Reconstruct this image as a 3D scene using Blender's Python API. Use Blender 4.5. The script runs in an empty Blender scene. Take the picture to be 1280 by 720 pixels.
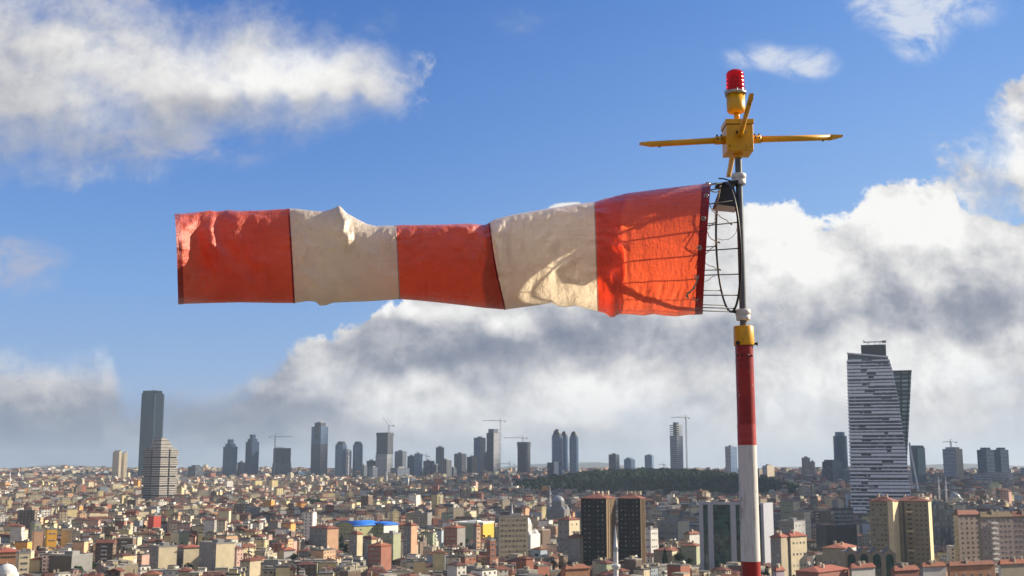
import bpy, bmesh, math, random
import numpy as np
from mathutils import Vector, Matrix, noise
R = math.radians
PI = math.pi
scene = bpy.context.scene
COL = scene.collection

# ------------------------------------------------------------------ camera
H = 75.0                      # camera height above the street level of the near blocks
F = 1458.0                    # focal length in pixels of a 1280 wide picture
PITCH = R(8.9)
cam = bpy.data.cameras.new('camera')
cam.sensor_width = 36.0
cam.lens = 36.0 * F / 1280.0
cam.clip_start = 0.1
cam.clip_end = 40000.0
cam.dof.use_dof = True
cam.dof.focus_distance = 8.1
cam.dof.aperture_fstop = 9.0
cam_o = bpy.data.objects.new('camera', cam)
COL.objects.link(cam_o)
cam_o.location = (0, 0, H)
cam_o.rotation_euler = (R(90) + PITCH, 0, 0)
scene.camera = cam_o


def at(px, py, Y):
    """point of the world that lies Y metres ahead, for a pixel of the 1280x720 picture"""
    dx = (px - 640.0) / F
    dz = (360.0 - py) / F
    fw = math.cos(PITCH) - dz * math.sin(PITCH)
    up = math.sin(PITCH) + dz * math.cos(PITCH)
    t = Y / fw
    return Vector((dx * t, Y, H + up * t))


def proj(x, y, z):
    """world to picture, works on numpy arrays"""
    zz = z - H
    fw = y * math.cos(PITCH) + zz * math.sin(PITCH)
    up = -y * math.sin(PITCH) + zz * math.cos(PITCH)
    return 640.0 + F * x / fw, 360.0 - F * up / fw


# ------------------------------------------------------------------ sun, exposure
SUN_AZ = R(72)                # clockwise from straight ahead (+Y): far right, a little beyond
SUN_EL = R(27)
sun_dir = Vector((math.sin(SUN_AZ) * math.cos(SUN_EL), math.cos(SUN_AZ) * math.cos(SUN_EL), math.sin(SUN_EL)))
sun = bpy.data.lights.new('sun', 'SUN')
sun.energy = 5.0
sun.angle = R(0.55)
sun.color = (1.0, 0.87, 0.68)
sun_o = bpy.data.objects.new('sun', sun)
COL.objects.link(sun_o)
sun_o.rotation_euler = (-sun_dir).to_track_quat('-Z', 'Y').to_euler()
sun_o.location = (60, 20, 120)

vs = scene.view_settings
scene.display_settings.display_device = 'sRGB'
vs.view_transform = 'Standard'
vs.look = 'None'
EXPO = 0.85
vs.exposure = EXPO
vs.gamma = 1.0
vs.use_curve_mapping = False
scene.render.engine = 'CYCLES'
cy = scene.cycles
cy.use_denoising = True
cy.use_adaptive_sampling = True
cy.adaptive_threshold = 0.015
cy.max_bounces = 8
cy.diffuse_bounces = 3
cy.glossy_bounces = 3
cy.transmission_bounces = 6
cy.transparent_max_bounces = 16
cy.volume_bounces = 1
cy.sample_clamp_indirect = 6.0
# ------------------------------------------------------------------ node helpers
class NT:
    """short hand for building node trees"""
    def __init__(self, tree):
        self.t = tree

    def new(self, typ, **kw):
        n = self.t.nodes.new(typ)
        for k, v in kw.items():
            setattr(n, k, v)
        return n

    def put(self, sock, v):
        if v is None:
            return
        if isinstance(v, bpy.types.NodeSocket):
            self.t.links.new(v, sock)
        elif isinstance(v, (tuple, list)):
            if sock.type == 'RGBA' and len(v) == 3:
                v = tuple(v) + (1.0,)
            sock.default_value = v
        else:
            sock.default_value = v

    def m(self, op, a, b=None, c=None, clamp=False):
        n = self.new('ShaderNodeMath', operation=op, use_clamp=clamp)
        for i, v in enumerate((a, b, c)):
            self.put(n.inputs[i], v)
        return n.outputs[0]

    def v(self, op, a, b=None, s=None):
        n = self.new('ShaderNodeVectorMath', operation=op)
        self.put(n.inputs[0], a)
        self.put(n.inputs[1], b)
        if s is not None:
            self.put(n.inputs['Scale'], s)
        return n.outputs['Value'] if op in ('LENGTH', 'DOT_PRODUCT', 'DISTANCE') else n.outputs[0]

    def xyz(self, a):
        n = self.new('ShaderNodeSeparateXYZ')
        self.put(n.inputs[0], a)
        return n.outputs

    def comb(self, x, y, z=0.0):
        n = self.new('ShaderNodeCombineXYZ')
        for i, v in enumerate((x, y, z)):
            self.put(n.inputs[i], v)
        return n.outputs[0]

    def noise(self, vec, scale, detail=4.0, rough=0.5, dist=0.0, lac=2.0, col=False, dims='3D'):
        n = self.new('ShaderNodeTexNoise', noise_dimensions=dims)
        self.put(n.inputs['Vector'], vec)
        self.put(n.inputs['Scale'], scale)
        self.put(n.inputs['Detail'], detail)
        self.put(n.inputs['Roughness'], rough)
        self.put(n.inputs['Lacunarity'], lac)
        self.put(n.inputs['Distortion'], dist)
        return n.outputs['Color' if col else 'Fac']

    def mix(self, f, a, b, mode='MIX'):
        n = self.new('ShaderNodeMix', data_type='RGBA', blend_type=mode)
        self.put(n.inputs['Factor'], f)
        self.put(n.inputs['A'] if False else n.inputs[6], a)
        self.put(n.inputs[7], b)
        return n.outputs[2]

    def ramp(self, f, stops, interp='LINEAR'):
        n = self.new('ShaderNodeValToRGB')
        n.color_ramp.interpolation = interp
        e = n.color_ramp.elements
        while len(e) < len(stops):
            e.new(0.5)
        for i, (p, c) in enumerate(stops):
            e[i].position = p
            if not isinstance(c, (tuple, list)):
                c = (c, c, c)
            e[i].color = tuple(c) + (1.0,)
        self.put(n.inputs[0], f)
        return n.outputs[0]

    def smooth(self, x, lo, hi, a=0.0, b=1.0):
        n = self.new('ShaderNodeMapRange', interpolation_type='SMOOTHSTEP')
        for i, v in enumerate((x, lo, hi, a, b)):
            self.put(n.inputs[i], v)
        return n.outputs[0]

    def lin(self, x, lo, hi, a=0.0, b=1.0):
        n = self.new('ShaderNodeMapRange', clamp=True)
        for i, v in enumerate((x, lo, hi, a, b)):
            self.put(n.inputs[i], v)
        return n.outputs[0]

    def curve(self, x, pts):
        """pts in any range on both axes; x is normalised to 0..1 first"""
        xs = [p[0] for p in pts]
        ys = [p[1] for p in pts]
        x0, x1, y0, y1 = min(xs), max(xs), min(ys), max(ys)
        n = self.new('ShaderNodeFloatCurve')
        c = n.mapping.curves[0]
        while len(c.points) < len(pts):
            c.points.new(0.5, 0.5)
        for i, (a, b) in enumerate(sorted(pts)):
            c.points[i].location = ((a - x0) / (x1 - x0), (b - y0) / (y1 - y0))
            c.points[i].handle_type = 'AUTO_CLAMPED'
        n.mapping.update()
        self.put(n.inputs['Value'], self.lin(x, x0, x1))
        return self.m('MULTIPLY_ADD', n.outputs[0], y1 - y0, y0)


def lin_rgb(r, g, b):
    """0..255 display colour to linear"""
    def f(c):
        c /= 255.0
        return c / 12.92 if c <= 0.04045 else ((c + 0.055) / 1.055) ** 2.4
    return (f(r), f(g), f(b))


# ------------------------------------------------------------------ sky with its clouds, by direction
world = bpy.data.worlds.new('World')
scene.world = world
world.use_nodes = True
world.cycles.sampling_method = 'MANUAL'
world.cycles.sample_map_resolution = 512
wt = world.node_tree
wt.nodes.clear()
W = NT(wt)
SKY = 0.13


def pd(px, py):
    """picture position to the direction plane (x/y, z/y)"""
    q = at(px, py, 1.0)
    return q.x, q.z - H


# -- group: height field of the cloud masses
g = bpy.data.node_groups.new('cloud_field', 'ShaderNodeTree')
g.interface.new_socket('P', in_out='INPUT', socket_type='NodeSocketVector')
g.interface.new_socket('Field', in_out='OUTPUT', socket_type='NodeSocketFloat')
g.interface.new_socket('Base', in_out='OUTPUT', socket_type='NodeSocketFloat')
G = NT(g)
gi = G.new('NodeGroupInput')
go = G.new('NodeGroupOutput')
P = gi.outputs[0]
wn = G.noise(P, 9.0, 2.0, 0.5, col=True)
Pw = G.v('ADD', P, G.v('SCALE', G.v('SUBTRACT', wn, (0.5, 0.5, 0.5)), s=0.035))
cloud_blobs = [
    # upper left mass
    (-10, 60, 250, 160), (50, 55, 200, 120), (120, 88, 190, 130), (40, 125, 260, 125), (185, 112, 190, 115),
    (258, 112, 170, 100), (318, 90, 160, 112), (372, 96, 135, 104), (425, 98, 105, 88),
    (462, 104, 60, 66),
    # left edge
    # bank, single heads
    (1275, 212, 90, 105), (1315, 160, 80, 80),
    (706, 266, 30, 14),
]
cur = None
for (cx_, cy_, rx, ry) in cloud_blobs:
    u, v_ = pd(cx_, cy_)
    d = G.v('MULTIPLY', G.v('SUBTRACT', Pw, (u, v_, 0)), (F / rx, F / ry, 0))
    f = G.m('SUBTRACT', 1.0, G.v('LENGTH', d))
    cur = f if cur is None else G.m('SMOOTH_MAX', cur, f, 0.25)
px_ = G.xyz(Pw)
contour = [(-300, 440), (-40, 425), (0, 414), (40, 424), (80, 426), (105, 424), (130, 426), (146, 448), (160, 470),
           (200, 470), (260, 462), (300, 457), (340, 446), (372, 420), (400, 408), (420, 412), (445, 405),
           (475, 380), (500, 372), (560, 360), (640, 330), (700, 290), (760, 280), (860, 262), (905, 255), (940, 246),
           (975, 243), (1005, 258), (1030, 275), (1055, 262), (1080, 244), (1120, 234), (1170, 230), (1196, 240), (1215, 262),
           (1235, 258), (1260, 262), (1290, 250), (1400, 230), (1700, 260)]
cp = [(pd(a, b)[0], pd(a, b)[1]) for a, b in contour]
top = G.curve(px_[0], cp)
bank = G.m('DIVIDE', G.m('SUBTRACT', top, px_[1]), 0.034)
bank = G.m('MINIMUM', bank, 1.6)
base = G.m('SMOOTH_MAX', cur, bank, 0.2)
n1 = G.noise(G.v('ADD', Pw, (3.1, 1.7, 0)), 17.0, 5.5, 0.56)
n2 = G.noise(G.v('ADD', Pw, (8.1, 4.7, 0)), 48.0, 4.0, 0.6)
n2 = G.m('ABSOLUTE', G.m('SUBTRACT', n2, 0.5))
hl = G.m('MULTIPLY', G.smooth(px_[0], pd(560, 0)[0], pd(480, 0)[0]), G.smooth(px_[1], pd(0, 300)[1], pd(0, 180)[1]))
fld = G.m('ADD', base, G.m('MULTIPLY', G.m('SUBTRACT', n1, 0.5), G.m('MULTIPLY_ADD', hl, -.65, 1.75)))
fld = G.m('SUBTRACT', fld, G.m('MULTIPLY', G.m('SUBTRACT', n2, 0.06), G.m('MULTIPLY_ADD', hl, -.5, 1.0)))
g.links.new(fld, go.inputs[0])
g.links.new(base, go.inputs[1])

tc = W.new('ShaderNodeTexCoord')
D = tc.outputs['Generated']
dd = W.xyz(D)
ay = W.m('MAXIMUM', W.m('ABSOLUTE', dd[1]), 0.12)
P = W.comb(W.m('DIVIDE', dd[0], ay), W.m('DIVIDE', dd[2], ay), 0.0)
pp = W.xyz(P)


def field(p):
    n = W.new('ShaderNodeGroup')
    n.node_tree = g
    W.put(n.inputs[0], p)
    return n.outputs[0], n.outputs[1]


def blob(px, py, rx, ry, soft=1.0, vec=None):
    u, v_ = pd(px, py)
    d = W.v('MULTIPLY', W.v('SUBTRACT', vec or P, (u, v_, 0)), (F / rx, F / ry, 0))
    return W.smooth(W.m('SUBTRACT', 1.0, W.v('LENGTH', d)), 0.0, soft)


def addall(lst):
    c = lst[0]
    for k in lst[1:]:
        c = W.m('ADD', c, k)
    return c


f0, b0 = field(P)
f1, b1 = field(W.v('ADD', P, (0.009, 0.011, 0)))
slope = W.m('SUBTRACT', f0, f1)
# crisp edge on the sun's side, torn and soft on the other and in the high left cloud
u0, v0 = pd(260, 190)
hi_left = W.m('MULTIPLY', W.smooth(pp[0], pd(560, 0)[0], pd(480, 0)[0]), W.smooth(pp[1], pd(0, 300)[1], pd(0, 180)[1]))
edge_r = blob(1262, 190, 110, 110)
left_b = W.m('MULTIPLY', W.smooth(pp[0], pd(420, 0)[0], pd(300, 0)[0]), W.smooth(pp[1], pd(0, 340)[1], pd(0, 380)[1]))
soft = W.m('ADD', W.m('ADD', W.m('MULTIPLY', hi_left, 0.7), W.m('ADD', W.m('MULTIPLY', edge_r, .9), W.m('MULTIPLY', left_b, 1.0))), 0.19)
below = W.smooth(W.m('SUBTRACT', b1, b0), 0.0, 0.35)        # lower rims of the single clouds
soft = W.m('ADD', soft, W.m('MULTIPLY', below, 0.75))
mask = W.m('DIVIDE', W.m('SUBTRACT', f0, 0.02), soft, clamp=True)
mask = W.smooth(mask, 0.0, 1.0)

# thin torn streaks
sn = W.noise(W.v('ADD', W.v('MULTIPLY', P, (1.0, 1.5, 1.0)), (5.2, 0.3, 0)), 16.0, 5.5, 0.62, dist=0.4)
wisp = addall([blob(945, 70, 75, 34), blob(1010, 80, 70, 40), W.m('MULTIPLY', blob(1150, 8, 165, 70), 1.15), blob(1150, 55, 60, 45),
               blob(150, -2, 120, 26), W.m('MULTIPLY', blob(1170, 180, 50, 50), 0.3),
               W.m('MULTIPLY', blob(10, 332, 120, 60), 1.3), W.m('MULTIPLY', blob(470, 30, 60, 50), 0.4),
               W.m('MULTIPLY', blob(200, 180, 260, 60), 0.9), W.m('MULTIPLY', blob(650, 30, 160, 60), 0.3)])
wisp = W.smooth(W.m('MULTIPLY', W.m('MINIMUM', wisp, 1.1), W.m('SUBTRACT', sn, 0.33)), 0.03, 0.24, 0.0, 0.8)

# clear sky colour, milky towards the horizon
sky = W.new('ShaderNodeTexSky')
sky.sky_type = 'NISHITA'
sky.sun_disc = False
sky.sun_elevation = SUN_EL
sky.sun_rotation = SUN_AZ
sky.altitude = 120
sky.air_density = 1.25
sky.dust_density = 0.6
sky.ozone_density = 2.4
W.put(sky.inputs[0], D)
skyc = W.v('SCALE', sky.outputs[0], s=SKY)
side0 = W.smooth(pp[0], pd(300, 0)[0], pd(1300, 0)[0])
elev = W.lin(dd[2], 0.0, 0.5)
clear_l = W.ramp(elev, [(0.0, lin_rgb(158, 180, 214)), (0.30, lin_rgb(116, 162, 224)), (0.52, lin_rgb(86, 138, 213)), (0.78, lin_rgb(62, 113, 193)), (1.0, lin_rgb(50, 96, 174))])
clear_r = W.ramp(elev, [(0.0, lin_rgb(196, 208, 226)), (0.40, lin_rgb(140, 180, 234)), (0.6, lin_rgb(114, 162, 230)), (0.78, lin_rgb(92, 146, 222)), (1.0, lin_rgb(80, 132, 210))])
skyc = W.mix(0.85, skyc, W.mix(side0, clear_l, clear_r))

# light and shade of the cloud masses
mid = W.noise(W.v('ADD', W.v('MULTIPLY', P, (1, 1.6, 1)), (2.3, 3.7, 0)), 18.0, 4.0, 0.55)
lobes = W.noise(W.v('ADD', P, (6.3, 2.2, 0)), 34.0, 4.5, 0.55)
lit = W.m('MULTIPLY_ADD', W.m('MINIMUM', W.m('MAXIMUM', slope, -0.5), 0.5), 0.46, 0.63)
quiet = W.m('MULTIPLY_ADD', hi_left, -0.72, 1.0)
lit = W.m('ADD', lit, W.m('MULTIPLY', W.m('MULTIPLY', W.m('SUBTRACT', lobes, 0.5), W.m('MULTIPLY_ADD', W.smooth(pp[1], pd(640, 330)[1], pd(640, 470)[1]), -0.25, 0.55)), quiet))
low_ = W.smooth(pp[1], pd(640, 400)[1], pd(640, 500)[1])
lit = W.m('ADD', lit, W.m('MULTIPLY', W.m('MULTIPLY', W.m('SUBTRACT', mid, 0.5), W.m('MULTIPLY_ADD', low_, -.28, 0.55)), quiet))
Pq = W.v('ADD', P, W.v('SCALE', W.v('SUBTRACT', W.noise(P, 12.0, 3.0, 0.55, col=True), (0.5, 0.5, 0.5)), s=0.075))
darks = [(0.42, 560, 435, 230, 50), (0.30, 800, 425, 200, 50), (0.18, 700, 400, 160, 40), (0.22, 1140, 385, 260, 62), (0.16, 1240, 350, 120, 60), (0.16, 640, 500, 500, 110),
         (0.44, 60, 520, 330, 90), (0.36, 300, 510, 220, 70), (0.16, 60, 175, 220, 60), (0.10, 20, 90, 120, 90), (0.12, 250, 180, 260, 50), (0.12, 1000, 430, 160, 60),
         (0.2, 250, 130, 90, 40)]
lights = [(0.38, 1110, 265, 190, 62), (0.35, 975, 280, 80, 60), (0.3, 1000, 350, 130, 60), (0.42, 640, 403, 60, 32), (0.32, 490, 392, 60, 24), (0.40, 505, 505, 100, 44), (0.12, 420, 480, 90, 30),
          (0.34, 620, 530, 120, 44), (0.36, 770, 505, 100, 50), (0.26, 860, 540, 90, 46), (0.3, 690, 500, 70, 36), (0.22, 395, 424, 70, 20), (0.2, 190, 420, 60, 20),
          (0.22, 130, 440, 80, 24), (0.34, 1120, 470, 220, 70), (0.28, 1200, 560, 240, 60), (0.16, 820, 480, 260, 80), (0.25, 985, 520, 120, 50), (0.30, 330, 90, 180, 60), (0.14, 110, 80, 160, 60),
          (0.3, 965, 505, 18, 16), (0.25, 1255, 190, 60, 70)]
for s_, lst in ((-1, darks), (1, lights)):
    for (a, x, y, rx, ry) in lst:
        lit = W.m('ADD', lit, W.m('MULTIPLY', blob(x, y, rx, ry, 0.8, Pq), s_ * a))
cloudc = W.ramp(lit, [(0.0, lin_rgb(124, 132, 152)), (0.28, lin_rgb(152, 157, 170)), (0.52, lin_rgb(190, 191, 197)),
                      (0.75, lin_rgb(222, 221, 221)), (1.0, lin_rgb(250, 249, 247))])
# milky air below the bank: warmer and brighter to the right, where the sun is
hz = W.smooth(pp[1], pd(640, 480)[1], pd(640, 590)[1])
side = W.smooth(pp[0], pd(60, 0)[0], pd(1150, 0)[0])
hzc = W.mix(side, lin_rgb(134, 145, 163), lin_rgb(205, 207, 210))
holes = W.m('MULTIPLY', W.smooth(W.noise(W.v('ADD', W.v('MULTIPLY', P, (1, 1.7, 1)), (9.3, 1.1, 0)), 9.0, 3.0, 0.5), 0.48, 0.68),
            W.smooth(pp[1], pd(640, 440)[1], pd(640, 520)[1]))
cloudc = W.mix(W.m('MULTIPLY', holes, 0.45), cloudc, W.mix(side, lin_rgb(132, 150, 178), lin_rgb(186, 202, 222)))
cloudc = W.mix(W.m('MULTIPLY', hz, 0.8), cloudc, hzc)
wc = W.mix(W.m('MULTIPLY', W.smooth(pp[0], pd(500, 0)[0], pd(900, 0)[0]), 1.0), lin_rgb(176, 182, 204), lin_rgb(226, 230, 238))
c = W.mix(wisp, skyc, wc)
c = W.mix(mask, c, cloudc)
# below the horizon: the tone of the hazy land
# behind the camera the sky is clear
c = W.mix(W.smooth(dd[1], 0.25, -0.1), c, W.v('SCALE', W.mix(0.6, W.mix(0.5, skyc, clear_l), (0.47, 0.44, 0.41)), s=W.m('MULTIPLY_ADD', W.smooth(dd[2], 0.0, 0.7), 0.85, 0.42)))
c = W.mix(W.smooth(dd[2], 0.0, -0.06), c, lin_rgb(96, 98, 104))
bg = W.new('ShaderNodeBackground')
W.put(bg.inputs[0], c)
bg.inputs[1].default_value = 2.0 ** (-EXPO)
wo = W.new('ShaderNodeOutputWorld')
wt.links.new(bg.outputs[0], wo.inputs[0])
# ------------------------------------------------------------------ mesh helpers
class MB:
    """collects faces and links them as ONE mesh object"""
    def __init__(self):
        self.v, self.f, self.uv, self.mi, self.sm = [], [], [], [], []

    def face(self, pts, uv=None, mi=0, smooth=False):
        b = len(self.v)
        self.v.extend(tuple(p) for p in pts)
        self.f.append(tuple(range(b, b + len(pts))))
        self.uv.append(uv or [(-900.0, -900.0)] * len(pts))
        self.mi.append(mi)
        self.sm.append(smooth)

    def prism(self, poly, z0, z1, mi=0, cap=1, top=None, bottom=False, u0=0.0, v0=0.0, smooth=False):
        """poly counter-clockwise seen from above; top: other outline of the upper end"""
        n = len(poly)
        top = top or poly
        u = u0
        for i in range(n):
            a, b = poly[i], poly[(i + 1) % n]
            c, d = top[(i + 1) % n], top[i]
            L = math.hypot(b[0] - a[0], b[1] - a[1])
            self.face([(a[0], a[1], z0), (b[0], b[1], z0), (c[0], c[1], z1), (d[0], d[1], z1)],
                      [(u, v0), (u + L, v0), (u + L, v0 + z1 - z0), (u, v0 + z1 - z0)], mi, smooth)
            u += L
        self.face([(p[0], p[1], z1) for p in top], None, cap)
        if bottom:
            self.face([(p[0], p[1], z0) for p in reversed(poly)], None, cap)
        return self

    def box(self, x0, x1, y0, y1, z0, z1, mi=0, cap=None):
        return self.prism([(x0, y0), (x1, y0), (x1, y1), (x0, y1)], z0, z1, mi, mi if cap is None else cap, bottom=True)

    def obox(self, c, ax, ay, az, mi=0):
        """box by centre and three half axes"""
        c, ax, ay, az = Vector(c), Vector(ax), Vector(ay), Vector(az)
        P = [c + sx * ax + sy * ay + sz * az for sz in (-1, 1) for sy in (-1, 1) for sx in (-1, 1)]
        for q in ((0, 2, 3, 1), (4, 5, 7, 6), (0, 1, 5, 4), (2, 6, 7, 3), (0, 4, 6, 2), (1, 3, 7, 5)):
            self.face([P[k] for k in q], None, mi)
        return self

    def lathe(self, prof, c=(0, 0), n=24, mi=0, axis=None, origin=None, smooth=True, uvw=False):
        """prof: list of (radius, height); axis/origin for a tilted axis"""
        ax = Vector(axis).normalized() if axis else Vector((0, 0, 1))
        o = Vector(origin) if origin is not None else Vector((c[0], c[1], 0))
        if abs(ax.z) > 0.99:
            e1 = Vector((1, 0, 0))
        else:
            e1 = ax.cross(Vector((0, 0, 1))).normalized()
        e2 = ax.cross(e1).normalized()
        if e1.cross(e2).dot(ax) < 0:
            e2 = -e2
        rings = []
        for (r, h) in prof:
            rings.append([o + ax * h + (e1 * math.cos(2 * PI * k / n) + e2 * math.sin(2 * PI * k / n)) * r for k in range(n)])
        for i in range(len(rings) - 1):
            R0, R1 = prof[i][0], prof[i + 1][0]
            for k in range(n):
                k2 = (k + 1) % n
                rr = max(R0, R1)
                u, u2 = 2 * PI * rr * k / n, 2 * PI * rr * (k + 1) / n
                h0, h1 = prof[i][1], prof[i + 1][1]
                uv = [(u, h0), (u2, h0), (u2, h1), (u, h1)] if uvw else None
                if R0 < 1e-6:
                    self.face([rings[i][k], rings[i + 1][k2], rings[i + 1][k]], None, mi, smooth)
                elif R1 < 1e-6:
                    self.face([rings[i][k], rings[i][k2], rings[i + 1][k]], None, mi, smooth)
                else:
                    self.face([rings[i][k], rings[i][k2], rings[i + 1][k2], rings[i + 1][k]], uv, mi, smooth)
        return self

    def tube(self, a, b, r0, r1=None, n=10, mi=0, caps=True):
        a, b = Vector(a), Vector(b)
        r1 = r0 if r1 is None else r1
        L = (b - a).length
        prof = [(r0, 0), (r1, L)]
        if caps:
            prof = [(0, 0), (r0, 0), (r0, 0.0), (r1, L), (0, L)]
            prof = [(0, 0), (r0, 0), (r1, L), (0, L)]
        return self.lathe(prof, axis=(b - a), origin=a, n=n, mi=mi)

    def path(self, pts, r, n=8, mi=0, closed=False):
        pts = [Vector(p) for p in pts]
        m = len(pts)
        rings = []
        prev = None
        for i in range(m):
            if closed:
                d = pts[(i + 1) % m] - pts[i - 1]
            else:
                d = pts[min(i + 1, m - 1)] - pts[max(i - 1, 0)]
            d.normalize()
            if prev is None:
                e1 = d.cross(Vector((0, 0, 1)))
                if e1.length < 0.05:
                    e1 = d.cross(Vector((1, 0, 0)))
            else:
                e1 = prev - d * prev.dot(d)
            e1.normalize()
            prev = e1
            e2 = d.cross(e1)
            rings.append([pts[i] + (e1 * math.cos(2 * PI * k / n) + e2 * math.sin(2 * PI * k / n)) * r for k in range(n)])
        for i in range(m if closed else m - 1):
            A, B = rings[i], rings[(i + 1) % m]
            for k in range(n):
                k2 = (k + 1) % n
                self.face([A[k], A[k2], B[k2], B[k]], None, mi, True)
        if not closed:
            self.face(list(reversed(rings[0])), None, mi)
            self.face(rings[-1], None, mi)
        return self

    def mesh(self, name, mats):
        me = bpy.data.meshes.new(name)
        me.from_pydata(self.v, [], self.f)
        uvl = me.uv_layers.new(name='UVMap')
        flat = np.array([c for f in self.uv for p in f for c in p], dtype=np.float32)
        uvl.data.foreach_set('uv', flat)
        me.polygons.foreach_set('material_index', self.mi)
        me.polygons.foreach_set('use_smooth', self.sm)
        for m_ in (mats if isinstance(mats, (list, tuple)) else [mats]):
            me.materials.append(m_)
        # weld so that smooth shading runs over the edges
        bm = bmesh.new()
        bm.from_mesh(me)
        bmesh.ops.remove_doubles(bm, verts=bm.verts, dist=1e-5)
        bm.to_mesh(me)
        bm.free()
        me.update()
        return me

    def build(self, name, mats, parent=None):
        o = bpy.data.objects.new(name, self.mesh(name, mats))
        COL.objects.link(o)
        if parent is not None:
            o.parent = parent
        return o


def auto_smooth(o, deg=35):
    me = o.data
    me.polygons.foreach_set('use_smooth', [True] * len(me.polygons))
    try:
        me.set_sharp_from_angle(angle=R(deg))
    except Exception:
        pass


def link(name, me, parent=None, loc=None, rot=None):
    o = bpy.data.objects.new(name, me)
    COL.objects.link(o)
    if parent is not None:
        o.parent = parent
    if loc is not None:
        o.location = loc
    if rot is not None:
        o.rotation_euler = rot
    return o


def tag(o, label=None, cat=None, group=None, kind=None):
    if label:
        o['label'] = label
    if cat:
        o['category'] = cat
    if group:
        o['group'] = group
    if kind:
        o['kind'] = kind
    return o


def empty(name, loc, rz=0.0, label=None, cat=None, group=None):
    o = bpy.data.objects.new(name, None)
    COL.objects.link(o)
    o.location = loc
    o.rotation_euler = (0, 0, rz)
    o.empty_display_size = 1.0
    return tag(o, label, cat, group)


# ------------------------------------------------------------------ materials
def mat(name):
    m_ = bpy.data.materials.new(name)
    m_.use_nodes = True
    m_.node_tree.nodes.clear()
    n = NT(m_.node_tree)
    out = n.new('ShaderNodeOutputMaterial')
    return m_, n, out


def pbsdf(n, out, col, rough=0.6, metal=0.0, bump=None, bd=0.02, bs=0.5, spec=None, coat=0.0):
    b = n.new('ShaderNodeBsdfPrincipled')
    n.put(b.inputs['Base Color'], col)
    n.put(b.inputs['Roughness'], rough)
    n.put(b.inputs['Metallic'], metal)
    if spec is not None:
        n.put(b.inputs['Specular IOR Level'], spec)
    if coat:
        n.put(b.inputs['Coat Weight'], coat)
    if bump is not None:
        bn = n.new('ShaderNodeBump')
        bn.inputs['Strength'].default_value = bs
        bn.inputs['Distance'].default_value = bd
        n.put(bn.inputs['Height'], bump)
        n.t.links.new(bn.outputs[0], b.inputs['Normal'])
    n.t.links.new(b.outputs[0], out.inputs['Surface'])
    return b


def paint(name, col, rough=0.5, var=0.12, scale=3.0, metal=0.0, spec=None):
    """plain paint or render with slight uneven wear"""
    m_, n, out = mat(name)
    g_ = n.new('ShaderNodeNewGeometry')
    ns = n.noise(g_.outputs['Position'], scale, 5.0, 0.6)
    k = n.lin(ns, 0.3, 0.7, 1.0 - var, 1.0 + var)
    c_ = n.v('SCALE', col, s=k)
    pbsdf(n, out, c_, rough, metal, spec=spec)
    return m_


def facade(name, wall, glass, du, dv, fu=(0.2, 0.8), fv=(0.25, 0.8), rough=0.6, grough=0.25, var=0.5, lit=None, vlines=None, tint=False, slab=None):
    """window grid laid out in metres over the UV of the walls; cells below -500 are blank wall or roof"""
    m_, n, out = mat(name)
    tcn = n.new('ShaderNodeTexCoord')
    s = n.xyz(tcn.outputs['UV'])
    geo = n.new('ShaderNodeNewGeometry')
    ns = n.noise(geo.outputs['Position'], 0.12, 5.0, 0.6)
    if tint:
        a = n.new('ShaderNodeAttribute', attribute_name='tint')
        wall = a.outputs['Color']
        du = n.m('ADD', 2.3, n.m('MULTIPLY', a.outputs['Alpha'], 1.4))
    cu, cv = n.m('DIVIDE', s[0], du), n.m('DIVIDE', s[1], dv)
    fu_, fv_ = n.m('FRACT', cu), n.m('FRACT', cv)
    w1 = n.m('MULTIPLY', n.m('GREATER_THAN', fu_, fu[0]), n.m('LESS_THAN', fu_, fu[1]))
    w2 = n.m('MULTIPLY', n.m('GREATER_THAN', fv_, fv[0]), n.m('LESS_THAN', fv_, fv[1]))
    win = n.m('MULTIPLY', n.m('MULTIPLY', w1, w2), n.m('GREATER_THAN', s[1], -400.0))
    cell = n.comb(n.m('FLOOR', cu), n.m('FLOOR', cv), 0.0)
    wn_ = n.new('ShaderNodeTexWhiteNoise')
    n.put(wn_.inputs['Vector'], cell)
    rnd = wn_.outputs['Value']
    wc_ = n.v('SCALE', wall, s=n.lin(ns, 0.3, 0.7, 0.82, 1.14))
    if slab:
        sl = n.m('MULTIPLY', n.m('LESS_THAN', fv_, slab[0]), n.m('GREATER_THAN', s[1], -400.0))
        wc_ = n.mix(sl, wc_, slab[1])
    if vlines:
        vl = n.m('MULTIPLY', n.m('LESS_THAN', n.m('FRACT', n.m('DIVIDE', s[0], vlines[0])), vlines[1]), n.m('GREATER_THAN', s[1], -400.0))
        win = n.m('MULTIPLY', win, n.m('SUBTRACT', 1.0, vl))
        wc_ = n.mix(vl, wc_, vlines[2])
    gc = n.v('SCALE', glass, s=n.lin(rnd, 0.0, 1.0, 1.0 - var, 1.0 + var))
    if lit:
        gc = n.mix(n.m('GREATER_THAN', rnd, 1.0 - lit[0]), gc, lit[1])
    c_ = n.mix(win, wc_, gc)
    ro = n.m('ADD', rough, n.m('MULTIPLY', win, grough - rough))
    pbsdf(n, out, c_, ro)
    return m_


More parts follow.
